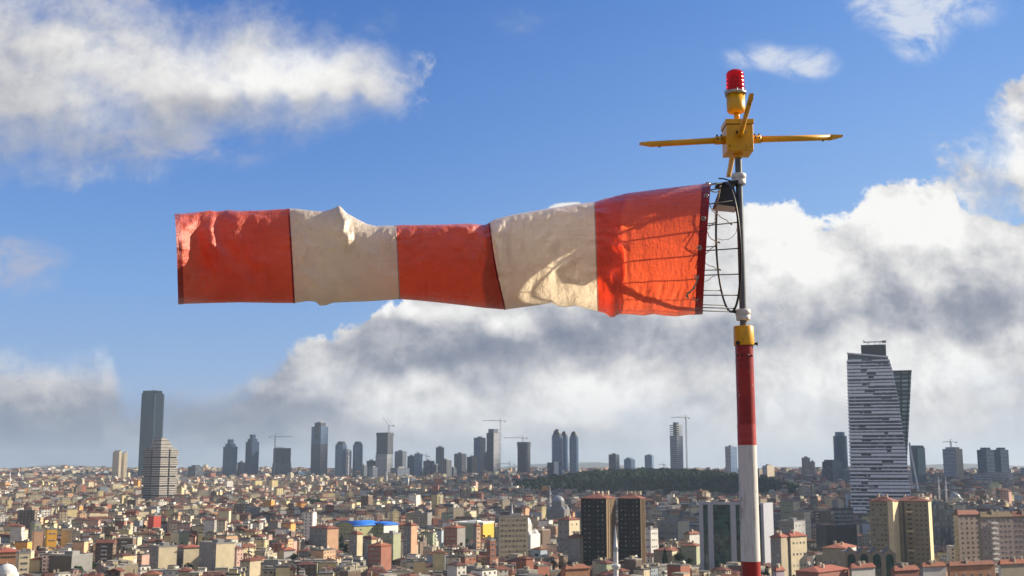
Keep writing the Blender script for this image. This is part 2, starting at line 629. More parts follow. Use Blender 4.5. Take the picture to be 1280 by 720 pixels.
M = {}
M['mass_wall'] = facade('house_walls', (0.5, 0.5, 0.5), (0.05, 0.055, 0.06), 2.9, 3.0, (0.28, 0.68), (0.3, 0.76), 0.85, 0.3, 0.7,
                        lit=(0.12, (0.32, 0.31, 0.28)), tint=True, slab=(0.07, (0.33, 0.31, 0.28)))
m_, n, out = mat('house_roofs')
a = n.new('ShaderNodeAttribute', attribute_name='tint')
geo = n.new('ShaderNodeNewGeometry')
ns = n.noise(geo.outputs['Position'], 0.35, 6.0, 0.65)
wv = n.new('ShaderNodeTexWave', wave_type='BANDS', bands_direction='DIAGONAL')
n.put(wv.inputs['Vector'], geo.outputs['Position'])
wv.inputs['Scale'].default_value = 1.2
wv.inputs['Distortion'].default_value = 2.0
pbsdf(n, out, n.v('SCALE', a.outputs['Color'], s=n.lin(ns, 0.28, 0.72, 0.6, 1.35)), 0.9, bump=wv.outputs['Fac'], bd=0.15)
M['mass_roof'] = m_

M['concrete'] = paint('concrete', (0.27, 0.265, 0.255), 0.85, 0.2, 0.3)
M['dark_roof'] = paint('dark_roof', (0.09, 0.09, 0.095), 0.8, 0.3, 0.2)
M['roof_tile'] = paint('roof_tile', (0.205, 0.065, 0.038), 0.85, 0.3, 0.5)
M['white_paint'] = paint('white_render', (0.72, 0.71, 0.68), 0.6, 0.12, 0.4)
M['cream'] = paint('cream_render', (0.56, 0.49, 0.36), 0.8, 0.14, 0.15)
M['steel'] = paint('crane_steel', (0.28, 0.27, 0.25), 0.5, 0.2, 1.0)
M['crane_yellow'] = paint('crane_paint', (0.42, 0.30, 0.10), 0.5, 0.2, 1.0)
M['dark_metal'] = paint('dark_metal', (0.035, 0.037, 0.042), 0.5, 0.2, 0.5)


# ------------------------------------------------------------------ ground
rng = np.random.default_rng(11)
_gy = np.array([-30000, 0, 960, 1400, 1900, 2500, 3200, 4000, 5000, 6500, 8500, 15000, 40000.0])
_gz = np.array([0, 0, 0, 8, 15, 27, 40, 51, 61, 67, 52, 10, 0.0])


def ground(x, y):
    x = np.asarray(x, float)
    y = np.asarray(y, float)
    z = np.interp(y, _gy, _gz)
    far = np.clip((y - 1400) / 1200, 0, 1)
    z = z + far * (5.0 * np.sin(x / 310 + 1.0) * np.sin(y / 430 + 0.4) + 2.5 * np.sin(x / 120 + y / 170))
    z = z + 5.0 * np.clip((y - 3500) / 1500, 0, 1) * np.clip((-x - 700) / 700, 0, 1) * np.clip((9000 - y) / 3000, 0, 1)
    # the wooded hill
    q = np.sqrt(((x - 300) / 330) ** 2 + ((y - 2500) / 330) ** 2)
    z = z + 43.0 * np.clip(1 - q ** 2.0, 0, 1) ** 1.0
    return z


def gz(x, y):
    return float(ground(x, y))
# ------------------------------------------------------------------ land
def grid_mesh(name, xs, ys, zf, mats):
    X, Y = np.meshgrid(xs, ys)
    Z = zf(X, Y)
    co = np.stack([X, Y, Z], -1).reshape(-1, 3)
    nx, ny = len(xs), len(ys)
    idx = np.arange(nx * ny).reshape(ny, nx)
    q = np.stack([idx[:-1, :-1], idx[:-1, 1:], idx[1:, 1:], idx[1:, :-1]], -1).reshape(-1, 4)
    me = bpy.data.meshes.new(name)
    me.vertices.add(len(co))
    me.vertices.foreach_set('co', co.ravel())
    me.loops.add(q.size)
    me.loops.foreach_set('vertex_index', q.ravel())
    me.polygons.add(len(q))
    me.polygons.foreach_set('loop_start', np.arange(0, q.size, 4))
    me.polygons.foreach_set('loop_total', np.full(len(q), 4))
    me.polygons.foreach_set('use_smooth', np.ones(len(q), bool))
    me.update(calc_edges=True)
    me.materials.append(mats)
    return me


m_, n, out = mat('ground_soil')
geo = n.new('ShaderNodeNewGeometry')
ns = n.noise(geo.outputs['Position'], 0.03, 8.0, 0.65)
ns2 = n.noise(geo.outputs['Position'], 0.004, 4.0, 0.5)
c_ = n.ramp(ns, [(0.3, (0.045, 0.05, 0.035)), (0.5, (0.09, 0.085, 0.07)), (0.7, (0.15, 0.135, 0.11))])
c_ = n.mix(n.smooth(ns2, 0.5, 0.65, 0.0, 0.6), c_, (0.06, 0.07, 0.045))
pbsdf(n, out, c_, 0.95)
M['ground'] = m_
xs = np.concatenate([np.linspace(-14000, -2600, 14), np.linspace(-2500, 2500, 101), np.linspace(2600, 14000, 14)])
ys = np.concatenate([np.linspace(-1500, 700, 8), np.linspace(760, 6500, 130), np.linspace(6700, 14500, 20)])
tag(link('ground', grid_mesh('ground', xs, ys, ground, M['ground'])), kind='structure')

# low ridges on the horizon
def ridge(Y0, pts, name, seed):
    xs_ = np.linspace(-9000, 9000, 160)
    ys_ = np.linspace(Y0 - 900, Y0 + 900, 9)
    hx = [at(p, 588, Y0).x for p, _ in pts]
    hz_ = [at(640, q, Y0).z for _, q in pts]

    def zf(X, Y):
        h = np.interp(X, hx, hz_) + 9 * np.sin(X / 330 + seed) + 5 * np.sin(X / 140 + 2 * seed)
        k = np.clip(1 - ((Y - Y0) / 900) ** 2, 0, 1)
        return -5 + (h + 5) * k
    o = link(name, grid_mesh(name, xs_, ys_, zf, M['ground']))
    tag(o, kind='structure')


ridge(11500, [(-800, 582), (0, 584), (60, 581), (200, 586), (420, 589), (620, 585), (700, 579), (750, 578), (800, 583), (900, 588), (1000, 584), (1100, 580), (1280, 582), (2200, 579)], 'hills', 0.7)

# the roof the mast stands on: its edge is just below the picture
rm = MB()
rm.box(-24, 24, -30, 10.2, -2.0, H - 1.75, 0, 1)
o = rm.build('rooftop', [M['concrete'], paint('pale_roof_deck', (0.11, 0.105, 0.10), 0.9, 0.2, 0.6)])
tag(o, kind='structure')
pm = MB()
for (x0, x1, y0, y1) in ((-24.3, 24.3, 10.2, 10.45), (-24.3, 24.3, -30.3, -30), (-24.3, -24, -30, 10.2), (24, 24.3, -30, 10.2)):
    pm.box(x0, x1, y0, y1, -2.0, H - 1.55, 0)
pm.build('parapet', [M['white_paint']], o)

# air: pale even haze over the whole city
hb = MB()
hb.box(-14800, 14800, -2200, 15200, -14.0, 330.0)
hm, n, out = mat('haze_air')
pv = n.new('ShaderNodeVolumePrincipled')
pv.inputs['Color'].default_value = (0.64, 0.82, 1.0, 1)
pv.inputs['Density'].default_value = 0.000042
pv.inputs['Anisotropy'].default_value = 0.2
hm.node_tree.links.new(pv.outputs[0], out.inputs['Volume'])
try:
    hm.cycles.homogeneous_volume = True
except Exception:
    pass
HAZE = hb.build('haze', hm)
tag(HAZE, kind='stuff')

# unseen cloud added far right, lumps shaped to shade the ridge and middle city
def cloud(name, lumps, zc):
    r_ = np.random.default_rng(4)
    bm = bmesh.new()
    sh = Vector((sun_dir.x, sun_dir.y, 0)) * (zc / sun_dir.z)
    for (x, y, rx, ry) in lumps:
        for k in range(7):
            a_ = r_.uniform(0, 2 * PI); t_ = r_.uniform(0, .55) if k else 0
            f_ = .75 if k == 0 else r_.uniform(.35, .55)
            m4 = Matrix.Translation((x + sh.x + math.cos(a_) * rx * t_, y + sh.y + math.sin(a_) * ry * t_, zc + r_.uniform(-40, 120) * (1 if k else 0))) @ Matrix.Diagonal((rx * f_, ry * f_, min(rx, ry) * f_ * .55, 1))
            bmesh.ops.create_icosphere(bm, subdivisions=3, radius=1.0, matrix=m4)
    for v in bm.verts:
        p = v.co / 140.0
        v.co += Vector((noise.noise(p), noise.noise(p + Vector((7, 3, 1))), noise.noise(p + Vector((2, 9, 5))))) * 60
    me = bpy.data.meshes.new(name); bm.to_mesh(me); bm.free()
    me.polygons.foreach_set('use_smooth', [True] * len(me.polygons))
    m_, n, out = mat('shade_cloud_white')
    pbsdf(n, out, (.8, .8, .82), 1.0)
    me.materials.append(m_)
    tag(link(name, me), kind='structure')


cloud('shade_clouds', [(-1210, 3830, 330, 230), (-1560, 3680, 300, 250), (-800, 3750, 420, 240), (-200, 3750, 450, 260), (400, 3700, 500, 380), (1100, 3550, 550, 420), (1750, 3500, 500, 500),
                 (150, 2750, 420, 330), (700, 2850, 430, 420), (420, 2150, 330, 280), (0, 2150, 250, 180), (1150, 2500, 300, 260), (260, 1650, 150, 110), (340, 1270, 230, 150), (90, 1360, 150, 110), (-110, 1500, 150, 90), (560, 1500, 200, 160), (440, 1010, 90, 60)], 2800)
# ------------------------------------------------------------------ buildings placed by hand
FOOT = []          # (x, y, radius) kept free of the ordinary houses
RECTS = []         # (px0, px1, py_top, py_base, distance) of what hides the houses behind
MARKS = []         # landmarks for the labels: (px, py, phrase)


def spot(pxl, pxm, pxr, Y, phi, d=None):
    """footprint from picture columns: nearest corner at pxm, the left face recedes by phi"""
    ph = R(phi)
    t = lambda p: (at(p, 588, 1.0).x)
    cx_, cy_ = t(pxm) * Y, Y
    k = t(pxl)
    w = (cx_ - k * cy_) / (math.cos(ph) + k * math.sin(ph))
    k = t(pxr)
    if d is None:
        d = (k * cy_ - cx_) / (math.sin(ph) - k * math.cos(ph))
    return cx_, cy_, abs(w), abs(d), -ph


def reserve(x, y, r, pxl=None, pxr=None, top=None, Y=None):
    FOOT.append((x, y, r))
    if pxl is not None:
        b = proj(x, Y, gz(x, Y))[1]
        RECTS.append((pxl, pxr, top, float(b), Y))


def place(name, label, cat, pxl, pxm, pxr, top, Y, phi, d=None, group=None, mark=None):
    """an Empty at the nearest bottom corner; local x runs left along the left face (negative), y runs back"""
    cx_, cy_, w, dd_, rz = spot(pxl, pxm, pxr, Y, phi, d)
    zc = gz(cx_, cy_) - 1.0
    # centre of the footprint in world space
    ex = Vector((math.cos(rz), math.sin(rz)))
    ey = Vector((-math.sin(rz), math.cos(rz)))
    mid = Vector((cx_, cy_)) - ex * w / 2 + ey * dd_ / 2
    root = empty(name, (mid.x, mid.y, zc), rz, label, cat, group)
    h = at(pxm, top, Y).z - zc
    reserve(mid.x, mid.y, 0.5 * math.hypot(w, dd_) + 5, pxl, pxr, top, Y)
    if mark:
        MARKS.append(((pxl + pxr) / 2, (top + RECTS[-1][3]) / 2, mark))
    return root, w, dd_, h


_wm = {}


def window_mesh(w, h, frame, glass, key='window'):
    k = (round(w, 2), round(h, 2), frame.name, glass.name, key)
    if k not in _wm:
        mb = MB()
        mb.box(-w / 2, w / 2, -0.10, 0.05, -h / 2, h / 2, 0)
        t_ = min(0.12, w * 0.1)
        half = w / 2 - t_
        mb.box(-half, -0.05, -0.13, -0.09, -h / 2 + t_, h / 2 - t_, 1)
        mb.box(0.05, half, -0.13, -0.09, -h / 2 + t_, h / 2 - t_, 1)
        _wm[k] = mb.mesh(key, [frame, glass])
    return _wm[k]


_alt = {}
_wr = random.Random(77)


def curtained(me):
    """the same window with a drawn curtain or blind behind it"""
    if me.name not in _alt:
        c_ = me.copy()
        c_.materials[1] = CURTAIN
        _alt[me.name] = c_
    return _alt[me.name]


CURTAIN = paint('drawn_curtain', (0.30, 0.28, 0.24), 0.5, 0.35, 0.6)


def windows(root, w, d, z0, z1, nx, nz, side='front', wm=None, x0=None, x1=None, name='window'):
    """single windows on one wall; every pane is an object of its own"""
    L = w if side in ('front', 'back') else d
    wm0 = wm
    a = -L / 2 + 1.2 if x0 is None else x0
    b = L / 2 - 1.2 if x1 is None else x1
    for j in range(nz):
        z = z0 + (z1 - z0) * (j + 0.5) / nz
        for i in range(nx):
            u = a + (b - a) * (i + 0.5) / nx
            wm = curtained(wm0) if _wr.random() < .22 else wm0
            if side == 'front':
                link(name, wm, root, (u, -d / 2, z))
            elif side == 'right':
                link(name, wm, root, (w / 2, u, z), (0, 0, PI / 2))
            elif side == 'left':
                link(name, wm, root, (-w / 2, u, z), (0, 0, -PI / 2))


def hip_roof(w, d, z, rise, over=0.6, inset=None):
    mb = MB()
    a, b = w / 2 + over, d / 2 + over
    s = min(a, b) if inset is None else inset
    if a >= b:
        r0, r1 = (-(a - s), 0, z + rise), (a - s, 0, z + rise)
        if a - s < 0.02:
            r0 = r1 = (0, 0, z + rise)
        c = [(-a, -b, z), (a, -b, z), (a, b, z), (-a, b, z)]
        if r0 == r1:
            for i in range(4):
                mb.face([c[i], c[(i + 1) % 4], r0])
        else:
            mb.face([c[0], c[1], r1, r0])
            mb.face([c[1], c[2], r1])
            mb.face([c[2], c[3], r0, r1])
            mb.face([c[3], c[0], r0])
    else:
        r0, r1 = (0, -(b - s), z + rise), (0, b - s, z + rise)
        c = [(-a, -b, z), (a, -b, z), (a, b, z), (-a, b, z)]
        mb.face([c[0], c[1], r0])
        mb.face([c[1], c[2], r1, r0])
        mb.face([c[2], c[3], r1])
        mb.face([c[3], c[0], r0, r1])
    mb.face([c[3], c[2], c[1], c[0]])
    mb.box(-a, a, -b, b, z - 0.35, z - 0.02)
    return mb


def slab(root, w, d, h, wallm, name='wall', z0=0.0, roofm=None, cx_=0.0, cy_=0.0):
    mb = MB()
    mb.box(cx_ - w / 2, cx_ + w / 2, cy_ - d / 2, cy_ + d / 2, z0, h, 0, 1)
    return mb.build(name, [wallm, roofm or M['dark_roof']], root)


def ngon(n, rx, ry=None, ph=0.0, cx_=0.0, cy_=0.0):
    ry = rx if ry is None else ry
    return [(cx_ + rx * math.cos(ph + 2 * PI * k / n), cy_ + ry * math.sin(ph + 2 * PI * k / n)) for k in range(n)]


def chamfer(w, d, c):
    a, b = w / 2, d / 2
    return [(-a + c, -b), (a - c, -b), (a, -b + c), (a, b - c), (a - c, b), (-a + c, b), (-a, b - c), (-a, -b + c)]


def crane(name, label, px, py_jib, px_a, px_b, Y, base_py=None, mast_w=3.2, luff=None, mark=None, z_base=None, on=None):
    """tower crane: mast from the ground (or a roof), jib, counter jib with its weight, cab and tie bars"""
    q = at(px, py_jib, Y)
    zb = gz(q.x, q.y) - 1 if z_base is None else z_base
    root = empty(name, (q.x, q.y, zb), 0, label, 'crane', 'tower cranes of the building sites')
    h = q.z - zb
    a = mast_w / 2
    mb = MB()
    for sx in (-a, a):
        for sy in (-a, a):
            mb.box(sx - 0.3, sx + 0.3, sy - 0.3, sy + 0.3, 0, h)
    k, z, flip = 0, 0.0, 1
    while z < h - 4:
        for s_ in (-a, a):
            mb.tube((-a * flip, s_, z), (a * flip, s_, z + 5), 0.2, n=4)
            mb.tube((s_, -a * flip, z), (s_, a * flip, z + 5), 0.2, n=4)
        z += 5
        flip = -flip
    mb.build('mast', M['steel'], root)
    sc_ = Y / F
    xa, xb = (px_a - px) * sc_, (px_b - px) * sc_
    jib, cj = (xa, xb) if abs(xa) > abs(xb) else (xb, xa)
    if luff:
        tx, tz = (luff[0] - px) * sc_, (py_jib - luff[1]) * sc_
        j = MB()
        for s_ in (-0.8, 0.8):
            j.tube((0, s_, h), (tx, s_, h + tz), 0.5, 0.35, n=5)
        j.tube((0, 0, h + 1.6), (tx, 0, h + tz), 0.4, n=5)
        j.build('jib', M['steel'], root)
        c = MB()
        c.box(min(0, cj), max(0, cj), -1.2, 1.2, h - 0.7, h + 0.5)
        c.box(cj - 2, cj + 2, -1.3, 1.3, h - 3.0, h + 1.2)
        c.tube((cj, 0, h), (tx * 0.3, 0, h + tz * 0.8), 0.35, n=5)
        c.build('counterweight', M['concrete'], root)
    else:
        j = MB()
        for (yy, zz, r_) in ((-1, 0, 0.42), (1, 0, 0.42), (0, 1.8, 0.42)):
            j.tube((0, yy, h + zz), (jib, yy * 0.4, h + zz * 0.45), r_, 0.3, n=5)
        n_ = int(abs(jib) / 5)
        for i in range(n_):
            xx = jib * i / n_
            x2 = jib * (i + 1) / n_
            j.tube((xx, 0, h + 1.8 - i / n_), (x2, 0, h), 0.2, n=4)
        j.build('jib', M['steel'], root)
        c = MB()
        c.box(min(0, cj), max(0, cj), -1.1, 1.1, h - 0.4, h + 0.4)
        c.box(cj - 1.6, cj + 1.6, -1.3, 1.3, h - 3.2, h + 0.6)
        c.build('counterweight', M['concrete'], root)
        t = MB()
        t.tube((0, 0, h), (0, 0, h + 9), 1.0, 0.5, n=5)
        t.tube((0, 0, h + 9), (jib * 0.6, 0, h + 1.8), 0.2, n=4)
        t.tube((0, 0, h + 9), (cj * 0.9, 0, h + 0.5), 0.2, n=4)
        t.build('tower_top', M['steel'], root)
    cb = MB()
    cb.box(-1.4, 1.4, -3.6, -1.7, h - 3.2, h - 0.6)
    cb.build('cab', M['white_paint'], root)
    if mark:
        MARKS.append((px, py_jib, mark))
    return root


# facade looks of the towers (bluish haze put into the far greys)
FA = {
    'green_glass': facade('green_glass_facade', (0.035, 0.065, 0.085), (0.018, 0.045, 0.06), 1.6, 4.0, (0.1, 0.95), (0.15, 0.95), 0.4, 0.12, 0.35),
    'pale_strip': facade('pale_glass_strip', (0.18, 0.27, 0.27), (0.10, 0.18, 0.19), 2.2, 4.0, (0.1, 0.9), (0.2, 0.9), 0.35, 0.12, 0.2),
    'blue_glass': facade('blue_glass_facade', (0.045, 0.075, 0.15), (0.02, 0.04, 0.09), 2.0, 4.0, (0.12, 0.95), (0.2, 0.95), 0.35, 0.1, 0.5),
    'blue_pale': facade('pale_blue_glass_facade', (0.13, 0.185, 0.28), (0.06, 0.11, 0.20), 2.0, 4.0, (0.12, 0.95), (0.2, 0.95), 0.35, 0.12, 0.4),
    'grey_bands': facade('grey_banded_facade', (0.15, 0.175, 0.22), (0.045, 0.06, 0.09), 2.6, 4.0, (0.0, 1.1), (0.45, 1.0), 0.6, 0.2, 0.4),
    'grey_grid': facade('grey_window_facade', (0.11, 0.13, 0.165), (0.04, 0.05, 0.08), 3.6, 3.8, (0.25, 0.8), (0.3, 0.85), 0.7, 0.2, 0.5),
    'dark_grid': facade('dark_window_facade', (0.065, 0.078, 0.105), (0.025, 0.033, 0.05), 4.4, 4.0, (0.2, 0.85), (0.25, 0.9), 0.6, 0.2, 0.6, lit=(0.1, (0.2, 0.22, 0.25))),
    'cream_grid': facade('cream_window_facade', (0.55, 0.47, 0.34), (0.14, 0.13, 0.11), 3.2, 3.6, (0.3, 0.7), (0.3, 0.75), 0.7, 0.25, 0.4),
    'shell': facade('bare_concrete_frame', (0.10, 0.115, 0.14), (0.025, 0.03, 0.045), 5.0, 4.2, (0.08, 0.95), (0.14, 1.0), 0.85, 0.8, 0.5),
    'brown_glass': facade('brown_glass_facade', (0.09, 0.085, 0.105), (0.045, 0.045, 0.065), 2.4, 4.0, (0.1, 0.95), (0.25, 0.95), 0.4, 0.15, 0.3),
    'white_stripe': facade('white_striped_facade', (0.45, 0.46, 0.48), (0.10, 0.12, 0.15), 4.0, 3.8, (0.0, 1.1), (0.5, 1.0), 0.6, 0.25, 0.4),
    'vertical_dark': facade('dark_ribbed_facade', (0.17, 0.17, 0.19), (0.03, 0.035, 0.045), 6.0, 200.0, (0.4, 0.95), (0.0, 0.97), 0.6, 0.2, 0.3),
    'tan_grid': facade('tan_window_facade', (0.36, 0.29, 0.20), (0.07, 0.07, 0.07), 3.4, 3.1, (0.2, 0.72), (0.28, 0.78), 0.8, 0.3, 0.5, lit=(0.15, (0.35, 0.34, 0.3))),
    'teal_glass': facade('teal_glass_facade', (0.03, 0.06, 0.06), (0.012, 0.055, 0.052), 1.8, 3.4, (0.05, 0.96), (0.1, 0.97), 0.3, 0.06, 0.8, lit=(0.04, (0.05, 0.12, 0.10))),
    'navy': facade('navy_panel_facade', (0.030, 0.034, 0.046), (0.022, 0.026, 0.036), 3.0, 6.0, (0.05, 0.95), (0.1, 0.95), 0.5, 0.3, 0.25),
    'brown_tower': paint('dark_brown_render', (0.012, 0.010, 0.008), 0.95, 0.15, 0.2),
    'tan_sunlit': paint('tan_sunlit_render', (0.20, 0.135, 0.07), 0.8, 0.12, 0.2),  # right walls of the brown towers, sunlight put into the colour
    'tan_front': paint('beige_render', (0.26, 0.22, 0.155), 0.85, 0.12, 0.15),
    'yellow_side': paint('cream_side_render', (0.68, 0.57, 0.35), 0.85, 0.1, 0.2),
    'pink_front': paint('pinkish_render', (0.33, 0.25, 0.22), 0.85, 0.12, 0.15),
}
GL = {
    'dark': paint('dark_window_glass', (0.03, 0.033, 0.038), 0.15, 0.3, 2.0),
    'grey': paint('grey_window_glass', (0.09, 0.095, 0.10), 0.2, 0.4, 0.7),
}
FR_WHITE = paint('white_window_frame', (0.62, 0.61, 0.58), 0.6, 0.1, 1.0)
FR_DARK = paint('dark_window_frame', (0.06, 0.055, 0.05), 0.6, 0.2, 1.0)
FR_TAN = paint('tan_window_frame', (0.30, 0.25, 0.17), 0.7, 0.2, 1.0)
BG_ = 'skyline towers along the ridge'


def simple_tower(name, label, cat, pxl, pxm, pxr, top, Y, phi, fac, side=None, crown=None, base=None, mark=None, d=None, group=BG_, roof=None):
    """shaft with two looks for front and side, a set back crown and a wider foot"""
    root, w, dd_, h = place(name, label, cat, pxl, pxm, pxr, top, Y, phi, d, group, mark)
    mb = MB()
    poly = [(-w / 2, -dd_ / 2), (w / 2, -dd_ / 2), (w / 2, dd_ / 2), (-w / 2, dd_ / 2)]
    mb.prism(poly, 0, h, 0, 1)
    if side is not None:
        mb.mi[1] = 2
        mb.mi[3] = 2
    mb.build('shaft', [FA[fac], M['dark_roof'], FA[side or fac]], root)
    if crown:
        for (fw, fd, z0, z1, f2) in crown:      # fractions of width, metres above the roof
            c = MB()
            c.box(-w / 2 * fw, w / 2 * fw, -dd_ / 2 * fd, dd_ / 2 * fd, h + z0, h + z1, 0, 1)
            c.build('crown', [FA.get(f2) or M[f2], M['dark_roof']], root)
    else:
        c = MB()
        c.box(-w * 0.22, w * 0.18, -dd_ * 0.2, dd_ * 0.25, h, h + 4.0, 0, 1)
        c.box(w * 0.25, w * 0.34, -dd_ * 0.3, dd_ * 0.0, h, h + 2.5, 0, 1)
        c.build('plant_room', [M['concrete'], M['dark_roof']], root)
    if base:
        b = MB()
        b.box(-w / 2 * base[0], w / 2 * base[0], -dd_ / 2 * base[1], dd_ / 2 * base[1], 0, base[2], 0, 1)
        b.build('podium', [FA[base[3]], M['dark_roof']], root)
    return root, w, dd_, h


def oct_tower(name, label, pxl, pxr, top, Y, fac, rings, cat='tower', mark=None, n=8, ph=PI / 8, group=BG_):
    """round or eight sided shaft; rings: list of (radius share, metres above shaft, look)"""
    xm = (pxl + pxr) / 2
    c0 = at(xm, 588, 1.0).x * Y
    r = (pxr - pxl) / 2 * Y / F
    zc = gz(c0, Y) - 1
    root = empty(name, (c0, Y, zc), 0, label, cat, group)
    h = at(xm, top, Y).z - zc
    reserve(c0, Y, r + 4, pxl, pxr, top, Y)
    MB().prism(ngon(n, r / math.cos(PI / n), ph=ph), 0, h, 0, 1).build('shaft', [FA[fac], M['dark_roof']], root)
    z = h
    for (fr, dz, f2) in rings:
        MB().prism(ngon(n, r * fr / math.cos(PI / n), ph=ph), z - 0.01, z + dz, 0, 1).build('crown', [FA.get(f2) or M[f2], M['dark_roof']], root)
        z += dz
    if mark:
        MARKS.append((xm, (top + RECTS[-1][3]) / 2, mark))
    return root, r, h, z


PX = lambda Y: Y / F        # metres of one picture step at that distance

# ---- the tall green glass tower, far left
Y = 3700
root, w, d, h = place('glass_skyscraper', 'tallest tower of the left half, slim blue-green glass slab with a pale vertical strip', 'skyscraper', 171, 190, 201, 491, Y, 24, None, BG_, 'tall green glass tower')
p = chamfer(w, d, 5)
MB().prism(p, 0, h, 0, 1).build('shaft', [FA['green_glass'], M['dark_roof']], root)
MB().prism([(x * .9, y * .9) for x, y in p], h, h + 8, 0, 1).build('crown', [FA['green_glass'], M['dark_roof']], root)
s = MB(); s.box(w / 2 - 3.2, w / 2 + 0.6, -d / 2 - 0.6, -d / 2 + 3.2, 0, h - 2, 0, 0); s.build('glass_strip', [FA['pale_strip']], root)
s = MB(); s.box(w / 2 - 1.2, w / 2 + 0.5, d / 2 - 6, d / 2 + .5, 0, h - 3, 0, 0); s.build('glass_strip', [FA['pale_strip']], root)
s = MB(); s.tube((3, 0, h + 8), (3, 0, h + 26), 0.5, 0.2); s.build('antenna', M['steel'], root)

# ---- pair of cream slabs, left
for (a, b_, c, t, lab) in ((140, 148.0, 151, 565, 'pale cream slab tower with a slanted top, left one of the joined pair'),
                        (150.5, 154.5, 158.5, 567, 'pale cream slab tower right behind the slanted one of the left pair')):
    root, w, d, h = place('cream_tower', lab, 'tower', a, b_, c, t, 3300 if a < 145 else 3322, 40 if a < 145 else 50, None, BG_, 'cream slab towers' if a < 145 else None)
    mb = MB(); mb.prism([(-w/2, -d/2), (w/2, -d/2), (w/2, d/2), (-w/2, d/2)], 0, h, 0, 1)
    mb.build('shaft', [FA['cream_grid'], M['cream']], root)
    k = MB(); k.face([(-w/2, -d/2, h), (w/2, -d/2, h), (w/2, d/2, h + 5), (-w/2, d/2, h + 5)]); k.face([(w/2, -d/2, h), (w/2, d/2, h), (w/2, d/2, h+5)])
    k.face([(-w/2, d/2, h), (-w/2, -d/2, h), (-w/2, d/2, h+5)]); k.face([(w/2, d/2, h), (-w/2, d/2, h), (-w/2, d/2, h+5), (w/2, d/2, h+5)])
    k.build('slanted_roof', M['cream'], root)

# ---- grey ribbed tower with stepped crown
Y = 1950
root, w, d, h = place('ribbed_tower', 'grey banded office tower with a stepped crown standing alone over the houses', 'tower', 178, 200, 222, 561, Y, 38, None, None, 'grey banded tower')
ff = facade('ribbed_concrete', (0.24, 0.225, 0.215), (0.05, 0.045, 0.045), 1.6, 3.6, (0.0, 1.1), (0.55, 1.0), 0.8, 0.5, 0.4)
ff2 = facade('ribbed_lit_side', (0.40, 0.37, 0.33), (0.07, 0.065, 0.06), 1.6, 3.6, (0.0, 1.1), (0.55, 1.0), 0.8, 0.5, 0.4)  # paler copy of the ribbed concrete, sunlight put into the colour
core = MB(); core.box(-w/2 + 2, w/2 - 2, -d/2 + 2, d/2 - 2, 0, h - 1, 0, 0); core.build('core', M['dark_metal'], root)
nb, gap = 6, 3.0
for k in range(nb):
    z0, z1 = h * k / nb + (gap if k else 0), h * (k + 1) / nb
    for (sx, sy) in ((-1, -1), (1, -1), (1, 1), (-1, 1)):
        b = MB()
        xa, xb = sorted((sx * 1.6, sx * w / 2)); ya, yb = sorted((sy * 1.6, sy * d / 2))
        b.prism([(xa, ya), (xb, ya), (xb, yb), (xa, yb)], z0, z1, 0, 1)
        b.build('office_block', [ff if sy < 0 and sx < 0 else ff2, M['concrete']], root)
for (f_, z0, z1) in ((0.72, 0, 6), (0.56, 6, 12), (0.44, 12, 17), (0.26, 17, 20)):
    b = MB(); b.box(-w/2*f_, w/2*f_, -d/2*f_, d/2*f_, h + z0 - 1, h + z1 - 1.2, 0, 1); b.build('crown', [ff2, M['concrete']], root)
b = MB(); b.box(-w/2 - 6, w/2 + 14, -d/2 - 5, d/2, 0, 9, 0, 1); b.build('podium', [M['concrete'], M['dark_roof']], root)

# ---- distant low block and the dark blue pair
simple_tower('office_block', 'low dark grey block standing alone left of the twin blue towers', 'office block', 235, 244, 254, 583, 3500, 35, 'dark_grid', crown=[(0.5, 0.6, 0, 4, 'dark_grid')], mark='lone dark block')
for i, (a, b_, c, t) in enumerate(((278, 287, 296, 558), (306, 314, 323, 552))):
    root, w, d, h = simple_tower('twin_tower', ('dark blue glass tower with a notched top, the lower of the two beside each other' if i == 0 else 'dark blue glass tower with a notched top, the higher of the two beside each other'),
        'tower', a, b_, c, t, 3600, 40, 'blue_glass', 'blue_pale' if i == 0 else None,
        crown=[(0.72, 0.72, 0, 9, 'blue_glass'), (0.36, 0.5, 9, 22, 'blue_glass')], mark=None if i else 'twin blue towers')
simple_tower('office_block', 'low grey frame block squeezed between the twin dark blue towers', 'office block', 296.5, 301, 306, 578, 3640, 30, 'grey_grid')

# ---- tapering construction tower with its crane
root, w, d, h = place('unfinished_tower', 'dark unfinished tower that widens to its foot, a crane at its left side', 'tower', 341, 352, 363, 560, 3700, 42, None, BG_, 'tapering unfinished tower')
mb = MB(); mb.prism([(-w*.62, -d*.62), (w*.62, -d*.62), (w*.62, d*.62), (-w*.62, d*.62)], 0, h * .55, 0, 1, top=[(-w*.52, -d*.52), (w*.52, -d*.52), (w*.52, d*.52), (-w*.52, d*.52)])
mb.build('lower_shaft', [FA['dark_grid'], M['dark_roof']], root)
mb = MB(); mb.prism([(-w*.5, -d*.5), (w*.5, -d*.5), (w*.5, d*.5), (-w*.5, d*.5)], h * .55, h, 0, 1); mb.build('bare_frame', [FA['shell'], M['dark_roof']], root)
for k in range(7):
    q = MB(); q.box(-w*.5 + k*w/7, -w*.5 + k*w/7 + 1.0, -d*.3, -d*.25, h, h + 3 + (k * 37 % 5)); q.build('column', M['concrete'], root)
crane('tower_crane', 'thin crane with a flat jib at the tapering unfinished tower', 344, 546, 367, 337, 3690)

